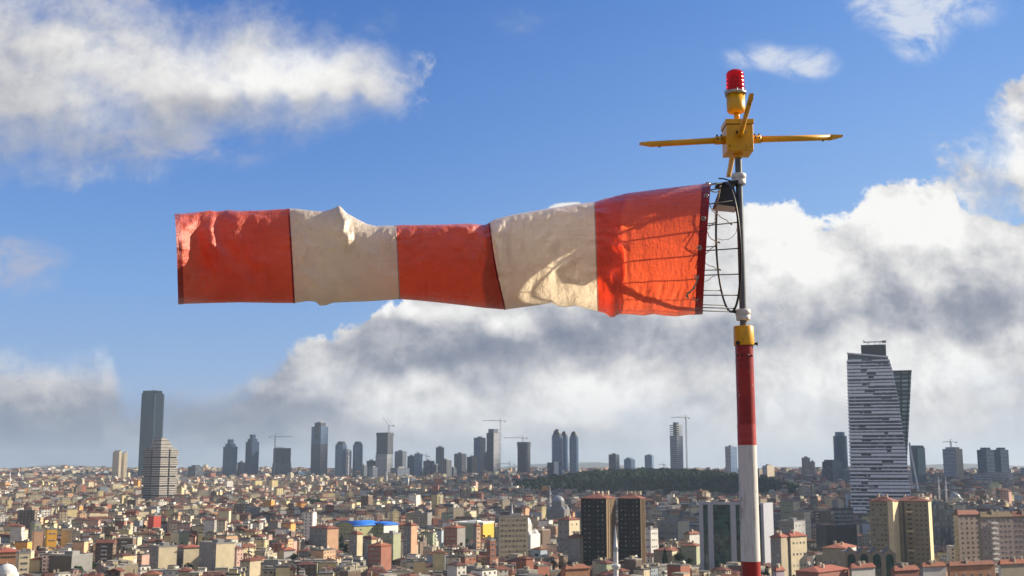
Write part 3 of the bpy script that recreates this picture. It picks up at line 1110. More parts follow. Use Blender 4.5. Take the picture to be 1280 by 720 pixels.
# ---- tall two tone tower
root, w, d, h = place('two_tone_tower', 'tall tower with pale glass top and brown lower half near the left of the skyline', 'tower', 388, 400, 409, 533, 3650, 35, None, BG_, 'two-tone tower')
mb = MB(); mb.box(-w/2, w/2, -d/2, d/2, 0, h*.68, 0, 1); mb.build('lower_shaft', [FA['brown_glass'], M['dark_roof']], root)
mb = MB(); mb.box(-w/2, w/2, -d/2, d/2, h*.68, h, 0, 1); mb.build('upper_shaft', [FA['blue_pale'], M['dark_roof']], root)
mb = MB(); mb.box(-w*.1, w*.32, -d/2 - .6, d*.2, h*.78, h + 1, 0, 1); mb.build('dark_shaft', [FA['dark_grid'], M['dark_roof']], root)
mb = MB(); mb.box(-w*.3, w*.34, -d*.35, d*.35, h, h + 12, 0, 1); mb.build('crown', [FA['dark_grid'], M['dark_roof']], root)
mb = MB(); mb.box(-w*.2, w*.2, -d*.2, d*.2, h + 12, h + 15, 0, 1); mb.tube((0, 0, h + 15), (0, 0, h + 28), .5, .2); mb.build('antenna', M['steel'], root)

for i, (a, c, t) in enumerate(((419, 433, 556), (441, 453, 556))):
    oct_tower('round_top_tower', 'blue glass tower with dark cap, %s one of the short pair beside the two-tone tower' % ('left' if i == 0 else 'right'), a, c, t, 3600 + 30 * i,
              'blue_pale', [(0.8, 6, 'dark_grid'), (0.6, 4, 'dark_grid')])
simple_tower('office_block', 'narrow pale block leaning on the left capped blue tower', 'office block', 432, 435, 439, 563, 3560, 35, 'white_stripe')
simple_tower('office_block', 'low dark block between the capped blue tower and the crane tower', 'office block', 458, 464, 470, 576, 3620, 35, 'dark_grid')
simple_tower('office_block', 'low grey block just right of the right capped blue tower', 'office block', 451, 455, 459, 582, 3500, 35, 'grey_grid')

# ---- tower with the luffing crane
root, w, d, h = place('unfinished_tower', 'unfinished tower clad in pale panels below and bare above, luffing crane on its roof', 'tower', 470, 484, 491, 541, 3600, 28, None, BG_, 'luffing crane tower')
mb = MB(); mb.box(-w/2 - 1.5, w/2, -d/2 - 1.5, d/2, 0, h*.56, 0, 1); mb.build('clad_shaft', [FA['white_stripe'], M['dark_roof']], root)
mb = MB(); mb.box(-w/2, w/2, -d/2, d/2, h*.56, h - 2, 0, 1); mb.build('bare_frame', [FA['shell'], M['dark_roof']], root)
mb = MB(); mb.box(-w/2-1, w/2+1, -d/2-1, d/2+1, h - 10, h + 1, 0, 1); mb.build('safety_screen', [M['dark_metal'], M['dark_roof']], root)
crane('luffing_crane', 'crane with a raised jib on top of the pale clad unfinished tower', 486, 532, 492, 478, 3605, luff=(478, 521), z_base=at(486, 541, 3605).z)

spec = [
    ('slab_tower', 'plain grey slab tower, leftmost of the dense middle cluster', 493, 503, 508, 564, 3550, 30, 'grey_grid', 'grey_bands'),
    ('slab_tower', 'narrow dark blue block right beside the leftmost grey slab', 509, 514, 519, 570, 3650, 40, 'blue_glass', None),
    ('slab_tower', 'light blue-grey stepped block in the middle cluster', 517.5, 524, 528, 567, 3500, 40, 'blue_pale', 'blue_glass'),
    ('slab_tower', 'low dark tower under the small crane of the middle cluster', 529, 537, 543, 576, 3560, 35, 'dark_grid', None),
    ('slab_tower', 'slim plain tower, highest between the crane tower and the tan blocks', 544.5, 550, 555, 559, 3700, 35, 'grey_bands', 'brown_glass'),
    ('slab_tower', 'dark block with vertical ribs in front of the slim plain tower', 551, 558, 564.5, 575, 3450, 35, 'vertical_dark', None),
    ('slab_tower', 'broad grey block with a rounded top left of the tan towers', 567.5, 577, 583, 567, 3550, 35, 'grey_grid', 'brown_glass'),
    ('slab_tower', 'broad low tan block between the grey block and the glass tower', 583.5, 590, 597, 571, 3580, 35, 'brown_glass', 'tan_grid'),
    ('slab_tower', 'glass tower with a flat cap left of the tallest crane', 592, 600, 607, 547, 3700, 35, 'blue_pale', 'brown_glass'),
    ('slab_tower', 'low bluish block with a flat top beside the crane tower foot', 461, 466, 472, 584, 3480, 35, 'blue_pale', 'grey_grid'),
    ('slab_tower', 'small dark block filling the gap below the small middle crane', 541, 545, 549, 581, 3520, 35, 'dark_grid', None),
    ('slab_tower', 'squat grey block directly right of the dark ribbed block', 562, 567, 571, 585, 3480, 35, 'grey_grid', 'dark_grid'),
    ('slab_tower', 'narrow dark tower stump between tan block and banded tower', 604, 608, 611, 566, 3660, 35, 'vertical_dark', None),
    ('slab_tower', 'low bluish block at the left foot of the two-tone tower', 366, 373, 381, 590, 3600, 35, 'dark_grid', 'blue_pale'),
    ('slab_tower', 'wide low podium block across the foot of the tan towers', 571, 596, 606, 593, 3380, 16, 'grey_bands', None),
    ('slab_tower', 'low wide grey block behind the leftmost grey slab of the cluster', 488, 497, 512, 585, 3420, 30, 'grey_bands', None),
    ('slab_tower', 'wide low dark block at the right foot of the ridge cluster', 624, 634, 646, 590, 3500, 30, 'dark_grid', None),
]
for (nm, lab, a, b_, c, t, Y, ph, f1_, f2_) in spec:
    simple_tower(nm, lab, 'tower' if t < 585 else 'office block', a, b_, c, t, Y, ph, f1_, f2_)
root, w, d, h = simple_tower('unfinished_tower', 'highest banded tower of the middle cluster, just left of the tallest crane mast', 'tower', 608, 617, 625, 541, 3600, 35, 'shell', 'white_stripe',
                             crown=[(0.75, 0.75, 0, 12, 'grey_bands')], mark='highest tower of the middle cluster')
crane('tower_crane', 'tallest crane, its long mast right beside the banded tower', 625.5, 526, 603, 631, 3580)
crane('tower_crane', 'small crane peeping over the low dark tower of the middle cluster', 533, 570, 527, 536, 3600)
crane('tower_crane', 'low crane in the gap left of the round unfinished tower', 637, 580, 624, 643, 3900)

root, r, h, z = oct_tower('round_tower', 'round unfinished tower with a dark screen collar and a crane', 647, 663, 558, 3600, 'shell', [(1.08, 13, 'dark_grid')], n=20, mark='round unfinished tower')
crane('tower_crane', 'crane with a long flat jib on the round unfinished tower', 653.5, 547.5, 630, 658.5, 3600, z_base=at(653, 553, 3600).z - 3)

for i, (a, c, t, lab) in enumerate(((690, 703, 545, 'leftmost and widest of the three round towers with dark domed crowns'), (700.5, 710.5, 546, 'middle one of the three round domed towers, half hidden'),
                                     (712, 723.5, 547, 'right detached one of the three round domed towers'))):
    root, r, h, z = oct_tower('domed_tower', lab, a, c, t, 3500 + (60 if i == 1 else 0), 'blue_pale', [(0.86, 5, 'grey_bands')], n=16, mark='three domed towers' if i == 0 else None)
    MB().lathe([(r * .72, z)] + [(r * .72 * math.cos(a_), z + r * 1.0 * math.sin(a_)) for a_ in [k * PI / 2 / 6 for k in range(7)]], n=16).build('dome', M['dark_metal'], root)

# white slabs in front of them
Y = 2950
root, w, d, h = place('white_slab_building', 'white office building of two curved slabs with dark glass between, below the domed towers', 'office block', 684, 694.5, 703, 578, Y, 40, None, BG_, 'white curved slabs')
b = MB(); b.box(-w/2, w/2 - 3, -d/2, d/2, 0, h, 0, 1); b.build('dark_wing', [FA['dark_grid'], M['dark_roof']], root)
b = MB(); b.box(w/2 - 4, w/2 + 4, -d/2 - 1, -d/2 + 7, 0, h + 2, 0, 0); b.build('white_slab', [M['white_paint']], root)
b = MB(); b.box(w/2 + 2, w/2 + 6, d/2 - 7, d/2, 0, h - 18, 0, 0); b.build('white_slab', [M['white_paint']], root)
b = MB(); b.box(w/2 - 2, w/2 + 2, -d/2 + 7, d/2 - 2, 0, h - 10, 0, 1); b.build('glass_wing', [FA['blue_pale'], M['dark_roof']], root)
simple_tower('hall', 'long low pale hall with a flat roof at the left foot of the wooded hill', 'hall', 711, 734, 752, 600, 2900, 14, 'cream_grid')

simple_tower('slab_tower', 'small dark grid tower standing on the wooded hill skyline', 'tower', 761, 770, 774.5, 568, 3500, 28, 'dark_grid', 'grey_grid', mark='dark tower behind the hill')
simple_tower('slab_tower', 'far blue stepped block behind the left of the wooded hill', 'tower', 780, 789, 794, 574, 4300, 28, 'blue_pale', 'blue_glass', crown=[(0.5, 0.8, 0, 6, 'blue_pale')])
simple_tower('slab_tower', 'far pale blue block behind the middle of the wooded hill', 'tower', 806, 815, 817.5, 569, 4600, 20, 'blue_pale', 'blue_pale')
# banded tower with its crane
root, w, d, h = place('unfinished_tower', 'slim unfinished tower with open floor slabs rising behind the wooded hill', 'tower', 838, 847, 854.5, 531, 3500, 38, None, BG_, 'slim open-floored tower')
b = MB(); b.box(-w*.22, w*.22, -d*.22, d*.22, 0, h + 8, 0, 0); b.build('core', FA['dark_grid'], root)
nf = 27
for k in range(nf):
    b = MB(); z = h * (k + .5) / nf
    b.box(-w/2, w/2, -d/2, d/2, z, z + (3.0 if k > 9 else 3.8)); b.build('floor_slab', M['concrete'], root)
b = MB(); b.box(-w*.49, w*.49, -d*.49, d*.49, 0, h * .80, 0, 0); b.build('glazing', FA['blue_pale'], root)
crane('tower_crane', 'tall thin crane with a flat jib right of the open-floored tower', 857.2, 522, 839, 861, 3480)
crane('tower_crane', 'tiny crane low on the horizon left of the open-floored tower', 829.5, 581, 823, 832, 4300)

simple_tower('slab_tower', 'pale slab tower half hidden behind the red and white mast', 'tower', 907, 914, 922, 558, 3300, 30, 'white_stripe', 'blue_pale', mark='pale slab behind the mast')
simple_tower('slab_tower', 'small white lit block just right of the mast on the horizon', 'office block', 953, 959, 968, 582, 3300, 40, 'white_stripe', 'cream_grid')
simple_tower('slab_tower', 'pinkish brown low block between the mast and the small white block', 'office block', 945, 949, 954, 587, 3350, 40, 'tan_grid', None)
simple_tower('slab_tower', 'tan tower pair stump standing mid way between mast and zigzag tower', 'tower', 1002.5, 1007, 1013, 572, 3600, 48, 'tan_grid', 'tan_grid')
simple_tower('slab_tower', 'lower tan stump touching the tan tower on its right', 'tower', 1012.5, 1015, 1019, 577, 3660, 48, 'tan_grid', 'tan_grid')
oct_tower('round_tower', 'round blue glass tower with a silver cap left of the zigzag tower', 1043.5, 1060, 545, 3300, 'blue_glass', [(0.72, 11, 'blue_pale')], n=18, mark='round blue tower')
simple_tower('office_block', 'broad dark grid block at the foot of the round blue tower', 'office block', 1028, 1041, 1053, 577, 3050, 40, 'dark_grid', 'grey_grid', crown=[(0.8, 0.8, 0, 5, 'dark_grid')])
simple_tower('office_block', 'low grey block below the round blue tower', 'office block', 1048, 1055, 1066, 588, 2900, 48, 'grey_grid', 'grey_grid')

# right of the zigzag tower
root, w, d, h = place('rounded_glass_tower', 'green and navy glass tower with a rounded top corner right behind the zigzag tower', 'tower', 1137, 1146, 1158.5, 560, 2700, 62, None, BG_, 'rounded green glass tower')
b = MB(); b.prism(chamfer(w, d, 3), 0, h * .38, 0, 1); b.build('lower_shaft', [FA['blue_glass'], M['dark_roof']], root)
b = MB(); b.prism(chamfer(w, d, 3), h * .38, h, 0, 1); b.build('upper_shaft', [FA['green_glass'], M['dark_roof']], root)
b = MB(); b.prism(chamfer(w, d, 3), h, h + 6, 0, 1, top=chamfer(w * .86, d * .86, 4)); b.build('crown', [FA['green_glass'], M['dark_roof']], root)
b = MB(); b.box(w/2 - 2, w/2 + .6, -d/2 + 5, d/2 - 3, h*.4, h, 0, 0); b.build('glass_strip', [FA['pale_strip']], root)
root, w, d, h = simple_tower('slab_tower', 'pale grey banded tower with a crane on its roof at the right skyline', 'tower', 1179.5, 1196, 1204.5, 561, 3300, 55, 'white_stripe', 'cream_grid',
             crown=[(0.7, 0.7, 0, 5, 'white_stripe')], mark='grey tower with a roof crane')
crane('tower_crane', 'small crane standing on the roof of the grey right skyline tower', 1188.3, 552.5, 1178, 1195, 3305, z_base=at(1188, 561, 3300).z)
for i, (a, b_, c) in enumerate(((1222.5, 1234, 1244), (1243, 1252, 1262))):
    simple_tower('slab_tower', 'pale grey-blue banded block, %s half of the broad pair at the right edge' % ('left' if i == 0 else 'right'), 'tower', a, b_, c, 562, 3300 + 40 * i, 56, 'grey_bands', 'white_stripe',
                 crown=[(0.6, 0.6, 0, 6, 'grey_bands')], mark='broad grey pair' if i == 0 else None)
simple_tower('slab_tower', 'long low pale block in front of the broad grey pair', 'office block', 1216, 1240, 1266, 592, 2900, 45, 'white_stripe', 'grey_bands')
# ------------------------------------------------------------------ the zigzag tower
Y = 1420
px1 = PX(Y)
root = empty('zigzag_tower', (0, 0, 0), 0, 'big white banded tower with a slanted top and darker glass wing, right of the mast', 'skyscraper')
xl = lambda px, py=588: at(px, py, Y).x
zb = gz(xl(1098), Y) - 1
root.location = (xl(1100), Y, zb)
root.rotation_euler = (0, 0, -math.atan2(xl(1100), Y))
X = lambda px, py: at(px, py, Y).x - xl(1100)
Z = lambda py: at(1100, py, Y).z - zb
reserve(xl(1100), Y + 18, 46, 1061, 1138, 441, Y)
MARKS.append((1098, 545, 'zigzag tower'))
hT = Z(441.5)
hB = 0.0


def left_edge(z):          # columns of the outline at a height above the foot
    k = z / hT
    return X(1066, 655) + (X(1060, 441) - X(1066, 655)) * k


rp = [(655, 1137), (614, 1136), (572, 1131), (503, 1121.5), (465, 1114.5), (447, 1109.5), (430, 1107)]
rz_ = [(Z(a), X(b, a)) for a, b in rp]
rz_[0] = (0.0, rz_[0][1])


def right_edge(z):
    return float(np.interp(z, [a for a, _ in rz_], [b for _, b in rz_]))


ztop = lambda x: Z(441.5) + (Z(447.5) - Z(441.5)) * (x - left_edge(hT)) / (right_edge(Z(447.5)) - left_edge(hT))
glassf = facade('balcony_glass_front', (0.12, 0.135, 0.16), (0.045, 0.06, 0.09), 3.0, 4.2, (0.05, 0.92), (0.2, 1.0), 0.5, 0.12, 0.75, lit=(0.18, (0.30, 0.33, 0.36)))
mb = MB()
nf = 48
fh = Z(447.5) / nf
dep = 34.0
for k in range(nf):
    z0, z1 = k * fh, (k + 1) * fh
    a0, b0_, a1, b1_ = left_edge(z0) + .6, right_edge(z0) - .6, left_edge(z1) + .6, right_edge(z1) - .6
    poly0 = [(a0, 0.0), (b0_, 0.0), (b0_, dep), (a0, dep)]
    poly1 = [(a1, 0.0), (b1_, 0.0), (b1_, dep), (a1, dep)]
    mb.prism(poly0, z0, z1, 0, 0, top=poly1, v0=z0)
xa_, xb_ = left_edge(hT) + .6, right_edge(Z(447.5)) - .6
zc0 = nf * fh
mb.prism([(xa_, 0), (xb_, 0), (xb_, dep), (xa_, dep)], zc0, zc0 + .2, 0, 0)
mb.face([(xa_, 0, zc0 + .2), (xb_, 0, zc0 + .2), (xa_, 0, hT)], None, 0)
mb.face([(xa_, dep, zc0 + .2), (xa_, dep, hT), (xb_, dep, zc0 + .2)], None, 0)
mb.face([(xa_, 0, hT), (xb_, 0, zc0 + .2), (xb_, dep, zc0 + .2), (xa_, dep, hT)], None, 0)
mb.face([(xa_, 0, zc0 + .2), (xa_, 0, hT), (xa_, dep, hT), (xa_, dep, zc0 + .2)], None, 0)
mb.build('body', [glassf, M['dark_roof']], root)
rr = random.Random(5)
white_band = paint('pale_balcony_panel', (0.86, 0.88, 0.93), 0.55, 0.08, 0.3)
for k in range(nf):
    z0 = k * fh
    a0, b0_ = left_edge(z0), right_edge(z0)
    segs, x = [], a0
    if k % 2 == 0 or rr.random() < .35:
        # band with a thinner stretch somewhere
        g0 = a0 + (b0_ - a0) * rr.uniform(.15, .7)
        g1 = g0 + rr.uniform(4, 14)
        g1 = min(g1, b0_ - 2)
        segs = [(a0, g0, rr.choice([1.3, 2.6])), (g1, b0_, rr.choice([1.7, 2.8])), (g0, g1, .5)]
    else:
        g0 = a0 + (b0_ - a0) * rr.uniform(.2, .8)
        segs = [(a0, g0, rr.choice([1.5, 2.2, 2.9])), (g0 + .05, b0_, rr.choice([2.6, 1.8, 1.2]))]
    b = MB()
    for (s0, s1, hh) in segs:
        b.box(s0, s1, -1.9, -.02, z0 + .2, z0 + .2 + hh * 1.05)
    b.box(b0_ - .55, b0_ + .8, .5, dep - .5, z0 + .2, z0 + 1.9)
    b.box(a0 - .8, a0 + .55, .5, dep - .5, z0 + .2, z0 + 1.5)
    b.build('balcony_band', white_band, root)
# slanted white top edge
b = MB()
b.obox(((xa_ + xb_) / 2, -1, (hT + zc0) / 2 + .9), ((xb_ - xa_) / 2 + .6, 0, -(hT - zc0) / 2), (0, 1.2, 0), (0, 0, .8))
b.build('roof_edge', white_band, root)
b = MB()
b.box(X(1077, 440), X(1107, 440), 8, 26, Z(450), Z(430))
b.build('plant_room', M['dark_metal'], root)
b = MB()
for xx in (-6, 2, 8):
    b.box(X(1092, 440) + xx - .3, X(1092, 440) + xx + .3, 15, 15.6, Z(430), Z(426))
b.box(X(1079, 425), X(1106, 425), 14.8, 15.8, Z(426.4), Z(425.2))
b.box(X(1102, 425), X(1107, 425), 14, 16.5, Z(427.4), Z(424.4))
b.tube((X(1082, 425), 15.3, Z(426)), (X(1079, 425), 15.3, Z(423)), .4)
b.build('cleaning_crane', M['steel'], root)
# rear wing that leans the other way, and the slanting struts
wing = facade('dark_wing_front', (0.05, 0.065, 0.07), (0.30, 0.42, 0.39), 7.0, 5.0, (0.12, 0.88), (0.3, 0.8), 0.5, 0.2, 0.5)
mb = MB()
wtop = Z(465)
q0 = [(X(1104, 655), 12), (X(1137, 655) - 3, 12), (X(1137, 655) - 3, 38), (X(1104, 655), 38)]
q1 = [(X(1108, 572), 12), (X(1132.5, 572), 12), (X(1132.5, 572), 38), (X(1108, 572), 38)]
q2 = [(X(1106, 465), 12), (X(1137.3, 465), 12), (X(1137.3, 465), 38), (X(1106, 465), 38)]
mb.prism(q0, 0, Z(572), 0, 1, top=q1)
mb.prism(q1, Z(572), wtop, 0, 1, top=q2)
mb.build('rear_wing', [wing, M['dark_roof']], root)
b = MB()
b.box(X(1106, 465), X(1137.6, 465), 11, 38.5, wtop, wtop + 2.2)
b.build('wing_parapet', M['dark_metal'], root)
b = MB()
b.obox(((X(1135, 553) + X(1146, 612)) / 2, 20, (Z(553) + Z(612)) / 2), ((X(1146, 612) - X(1135, 553)) / 2, 0, (Z(612) - Z(553)) / 2), (0, 2.0, 0), (1.0, 0, .2))
b.obox(((X(1135, 553) + X(1139, 612)) / 2, 24, (Z(553) + Z(612)) / 2), ((X(1139, 612) - X(1135, 553)) / 2, 0, (Z(612) - Z(553)) / 2), (0, 1.4, 0), (.5, 0, .1))
b.build('slanting_strut', white_band, root)


# ------------------------------------------------------------------ blocks with their own windows
def block(name, label, pxl, pxm, pxr, top, Y, phi, wallm, front=None, right=None, roof='hip', d=None, group=None, mark=None, frame=None, glass=None,
          sidem=None, rise=4.0, cat='apartment block', ww=1.5, wh=1.5, roofm=None, chim=True, parapet=None, left=None, step=None):
    root, w, dd_, h = place(name, label, cat, pxl, pxm, pxr, top, Y, phi, d, group, mark)
    b = MB()
    b.prism([(-w/2, -dd_/2), (w/2, -dd_/2), (w/2, dd_/2), (-w/2, dd_/2)], 0, h, 0, 1)
    b.mi[1] = 2
    b.build('wall', [wallm, M['dark_roof'], sidem or wallm], root)
    fr, gl = frame or FR_WHITE, glass or GL['dark']
    if front:
        windows(root, w, dd_, 2.0, h - .6, front[0], front[1], 'front', window_mesh(ww, wh, fr, gl))
    if right:
        windows(root, w, dd_, 2.0, h - .6, right[0], right[1], 'right', window_mesh(ww, wh, fr, gl))
    if left:
        windows(root, w, dd_, 2.0, h - .6, left[0], left[1], 'left', window_mesh(ww, wh, fr, gl))
    if roof == 'hip':
        rf = hip_roof(w, dd_, h + .35, rise).build('roof', roofm or M['roof_tile'], root)
        if chim:
            c = MB()
            for (fx, fy) in ((-.25, .1), (.18, -.12)):
                c.box(w*fx - .8, w*fx + .8, dd_*fy - .6, dd_*fy + .6, h + .5, h + rise + 1.6)
            c.build('chimney', M['cream'], rf)
    else:
        p_ = MB()
        t_ = .35
        for (x0, x1, y0, y1) in ((-w/2 - .1, w/2 + .1, -dd_/2 - .1, -dd_/2 + t_), (-w/2 - .1, w/2 + .1, dd_/2 - t_, dd_/2 + .1),
                                 (-w/2 - .1, -w/2 + t_, -dd_/2 + t_, dd_/2 - t_), (w/2 - t_, w/2 + .1, -dd_/2 + t_, dd_/2 - t_)):
            p_.box(x0, x1, y0, y1, h - .2, h + .9)
        p_.box(-w*.2, w*.15, -dd_*.1, dd_*.25, h + .02, h + 2.6)
        p_.build('parapet', parapet or M['concrete'], root)
    return root, w, dd_, h


# twin dark brown blocks
for i, (a, b_, c, Y, lab) in enumerate(((726, 757, 769, 880, 'dark brown high-rise with a sunlit tan side, left one of the pair behind the minaret'),
                                     (772, 799.5, 802.5, 900, 'dark brown high-rise with a low red roof, right one of the pair behind the minaret'))):
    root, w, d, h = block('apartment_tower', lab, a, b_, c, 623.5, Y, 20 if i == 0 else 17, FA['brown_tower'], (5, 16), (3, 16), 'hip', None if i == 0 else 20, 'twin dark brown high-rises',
                          'twin dark brown blocks' if i == 0 else None, FR_DARK, paint('dim_window_%d' % i, (0.06, 0.06, 0.058), 0.3, 0.7, 0.35), FA['tan_sunlit'], rise=3.6, cat='high-rise', ww=1.3, wh=1.2)
    rib = MB()
    for k in range(5):
        u = -w/2 + w * k / 4 * .98 + .3
        rib.box(u - .35, u + .35, -d/2 - .55, -d/2 - .01, 1.0, h)
    for k in range(6):
        v = -d/2 + d * k / 5
        rib.box(w/2 + .01, w/2 + .5, v - .3, v + .3, 1.0, h, 1) if 0 < k < 5 else None
    rib.build('ribs', [FA['brown_tower'], FA['tan_sunlit']], root)
    v_ = MB()
    for (ux, s_) in ((-.1, 2.0), (.1, 1.6), (.28, 2.4)):
        v_.box(w*ux, w*ux + s_, 0, s_, h + 2.6, h + 4.4 + s_ * .5)
    v_.build('roof_housing', M['cream'], root)

# green glass office with pale piers
Y = 840
root, w, d, h = place('glass_office', 'dark green glass office with tall pale piers, partly behind the red and white mast', 'office building', 873, 925, 962, 631, Y, 22, 24, None, 'green glass office')
b = MB(); b.box(-w/2, w/2, -d/2, d/2, 0, h, 0, 1); b.build('glass_wall', [FA['teal_glass'], M['concrete']], root)
kx = lambda p: (p - 873) / (925 - 873) * w - w/2
pierm = paint('pale_pier_cladding', (0.38, 0.39, 0.44), 0.6, 0.08, 0.3)
for (p0, p1) in ((873, 878), (884, 890.5), (912, 918.5)):
    b = MB(); b.box(kx(p0), kx(p1), -d/2 - 1.5, -d/2 + .6, 0, h + .6); b.build('pier', pierm, root)
b = MB(); b.box(-w/2 - .3, w/2 + .3, -d/2 - 1.2, -d/2 + .8, h - .02, h + 1.8); b.box(w/2 - .8, w/2 + .9, -d/2 + .8, d/2, h - .02, h + 1.8)
b.build('roof_edge', pierm, root)
root2, w2, d2, h2 = place('glass_office', 'green glass wing with one broad pale pier just right of the mast', 'office building', 934, 952, 963, 631, Y + 6, 30, None, None, None)
b = MB(); b.box(-w2/2, w2/2, -d2/2, d2/2, 0, h2, 0, 1); b.build('glass_wall', [FA['teal_glass'], M['concrete']], root2)
b = MB(); b.box(w2/2 - 1.2, w2/2 + .8, -d2/2 - 1.2, d2/2 + .5, 0, h2 + 1.2); b.build('pier', pierm, root2)
b = MB(); b.box(-w2/2, w2/2 - 1.22, -d2/2 - 1.0, -d2/2 + .8, h2 - .02, h2 + 1.4); b.build('roof_edge', pierm, root2)

# cream blocks under the zigzag tower
root, w, d, h = block('apartment_tower', 'beige high-rise with a sunlit cream edge below the zigzag tower, left half of the pair', 1084.5, 1113, 1122, 627, 830, 32, FA['tan_front'], (5, 15), None, 'hip', 17,
      'beige high-rises with red roofs', 'beige high-rise pair', FR_TAN, GL['dark'], FA['yellow_side'], rise=3.5, cat='high-rise', ww=1.5, wh=1.4)  # paler right wall: sunlight put into the colour
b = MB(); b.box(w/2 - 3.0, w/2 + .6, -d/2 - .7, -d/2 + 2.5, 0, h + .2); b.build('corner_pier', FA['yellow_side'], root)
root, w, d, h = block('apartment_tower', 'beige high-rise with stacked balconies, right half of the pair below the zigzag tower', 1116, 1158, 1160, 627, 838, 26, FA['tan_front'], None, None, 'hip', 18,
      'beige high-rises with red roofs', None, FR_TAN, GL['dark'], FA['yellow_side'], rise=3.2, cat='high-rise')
b = MB(); b.box(-w*.27, -w*.21, -d/2 - .08, -d/2 + .05, 0, h - .5); b.build('dark_strip', M['dark_metal'], root)  # flat dark strip up the front wall
for k in range(15):
    z = 3 + k * (h - 4) / 15
    b = MB(); b.box(-w*.17, w*.03, -d/2 - 1.5, -d/2 - .01, z, z + 1.0); b.build('balcony', FA['yellow_side'] if k % 4 == 1 else FR_TAN, root)
    link('window', window_mesh(2.6, 1.5, FR_TAN, GL['dark'], 'wide_window'), root, (-w*.07, -d/2, z + 1.9))
    link('window', window_mesh(1.5, 1.5, FR_TAN, GL['dark']), root, (w*.14, -d/2, z + 1.4))
    link('window', window_mesh(1.5, 1.5, FR_TAN, GL['dark']), root, (w*.27, -d/2, z + 1.4))
    link('window', window_mesh(1.5, 1.5, FR_TAN, GL['dark']), root, (w*.41, -d/2, z + 1.4))
    link('window', window_mesh(1.5, 1.5, FR_TAN, GL['dark']), root, (-w*.4, -d/2, z + 1.4))

# pinkish complex at the right edge
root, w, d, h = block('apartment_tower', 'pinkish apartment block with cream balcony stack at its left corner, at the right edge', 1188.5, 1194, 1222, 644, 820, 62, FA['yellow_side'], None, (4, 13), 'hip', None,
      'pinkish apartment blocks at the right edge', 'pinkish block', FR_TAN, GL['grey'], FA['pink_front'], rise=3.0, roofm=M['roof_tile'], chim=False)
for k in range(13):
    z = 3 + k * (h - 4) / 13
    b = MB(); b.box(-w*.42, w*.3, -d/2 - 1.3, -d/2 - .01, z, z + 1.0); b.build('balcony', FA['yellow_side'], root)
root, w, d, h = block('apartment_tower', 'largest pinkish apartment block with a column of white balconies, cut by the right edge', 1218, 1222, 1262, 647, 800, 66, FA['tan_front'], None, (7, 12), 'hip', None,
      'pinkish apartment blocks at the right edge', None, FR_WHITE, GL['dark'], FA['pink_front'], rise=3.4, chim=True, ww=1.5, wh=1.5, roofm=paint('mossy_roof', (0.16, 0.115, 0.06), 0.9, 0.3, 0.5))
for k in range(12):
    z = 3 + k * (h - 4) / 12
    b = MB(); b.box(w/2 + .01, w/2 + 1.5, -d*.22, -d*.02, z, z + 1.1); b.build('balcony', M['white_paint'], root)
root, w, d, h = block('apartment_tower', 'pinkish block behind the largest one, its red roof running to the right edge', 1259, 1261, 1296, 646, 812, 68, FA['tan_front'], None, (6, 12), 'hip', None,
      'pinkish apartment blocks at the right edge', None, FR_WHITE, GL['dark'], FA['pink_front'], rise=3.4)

# cream house with a red roof right of the mast, and neighbours
FY = dict(group='houses placed along the near streets')
gp = 'larger houses of the near quarter'
G1 = paint('warm_cream_render', (0.64, 0.55, 0.37), 0.85, 0.12, 0.2)
G2 = paint('dull_cream_render', (0.36, 0.31, 0.22), 0.85, 0.12, 0.2)  # duller copy of the warm cream, shade put into the colour
G3 = paint('peach_render', (0.60, 0.36, 0.22), 0.85, 0.12, 0.2)
G4 = paint('grey_render', (0.24, 0.235, 0.225), 0.85, 0.15, 0.2)
G5 = paint('brick_red_render', (0.30, 0.12, 0.08), 0.85, 0.15, 0.2)
G6 = paint('orange_brick', (0.42, 0.20, 0.10), 0.85, 0.15, 0.2)
G7 = paint('white_render_near', (0.62, 0.60, 0.56), 0.8, 0.12, 0.2)
G8 = paint('yellow_orange_render', (0.72, 0.40, 0.04), 0.8, 0.08, 0.2)
G9 = paint('red_panel', (0.50, 0.06, 0.035), 0.7, 0.08, 0.2)
G10 = paint('green_grey_render', (0.32, 0.34, 0.22), 0.85, 0.12, 0.2)
G11 = paint('lilac_render', (0.36, 0.30, 0.36), 0.85, 0.12, 0.2)
G12 = paint('white_sheet_roof', (0.72, 0.71, 0.66), 0.6, 0.12, 0.3)
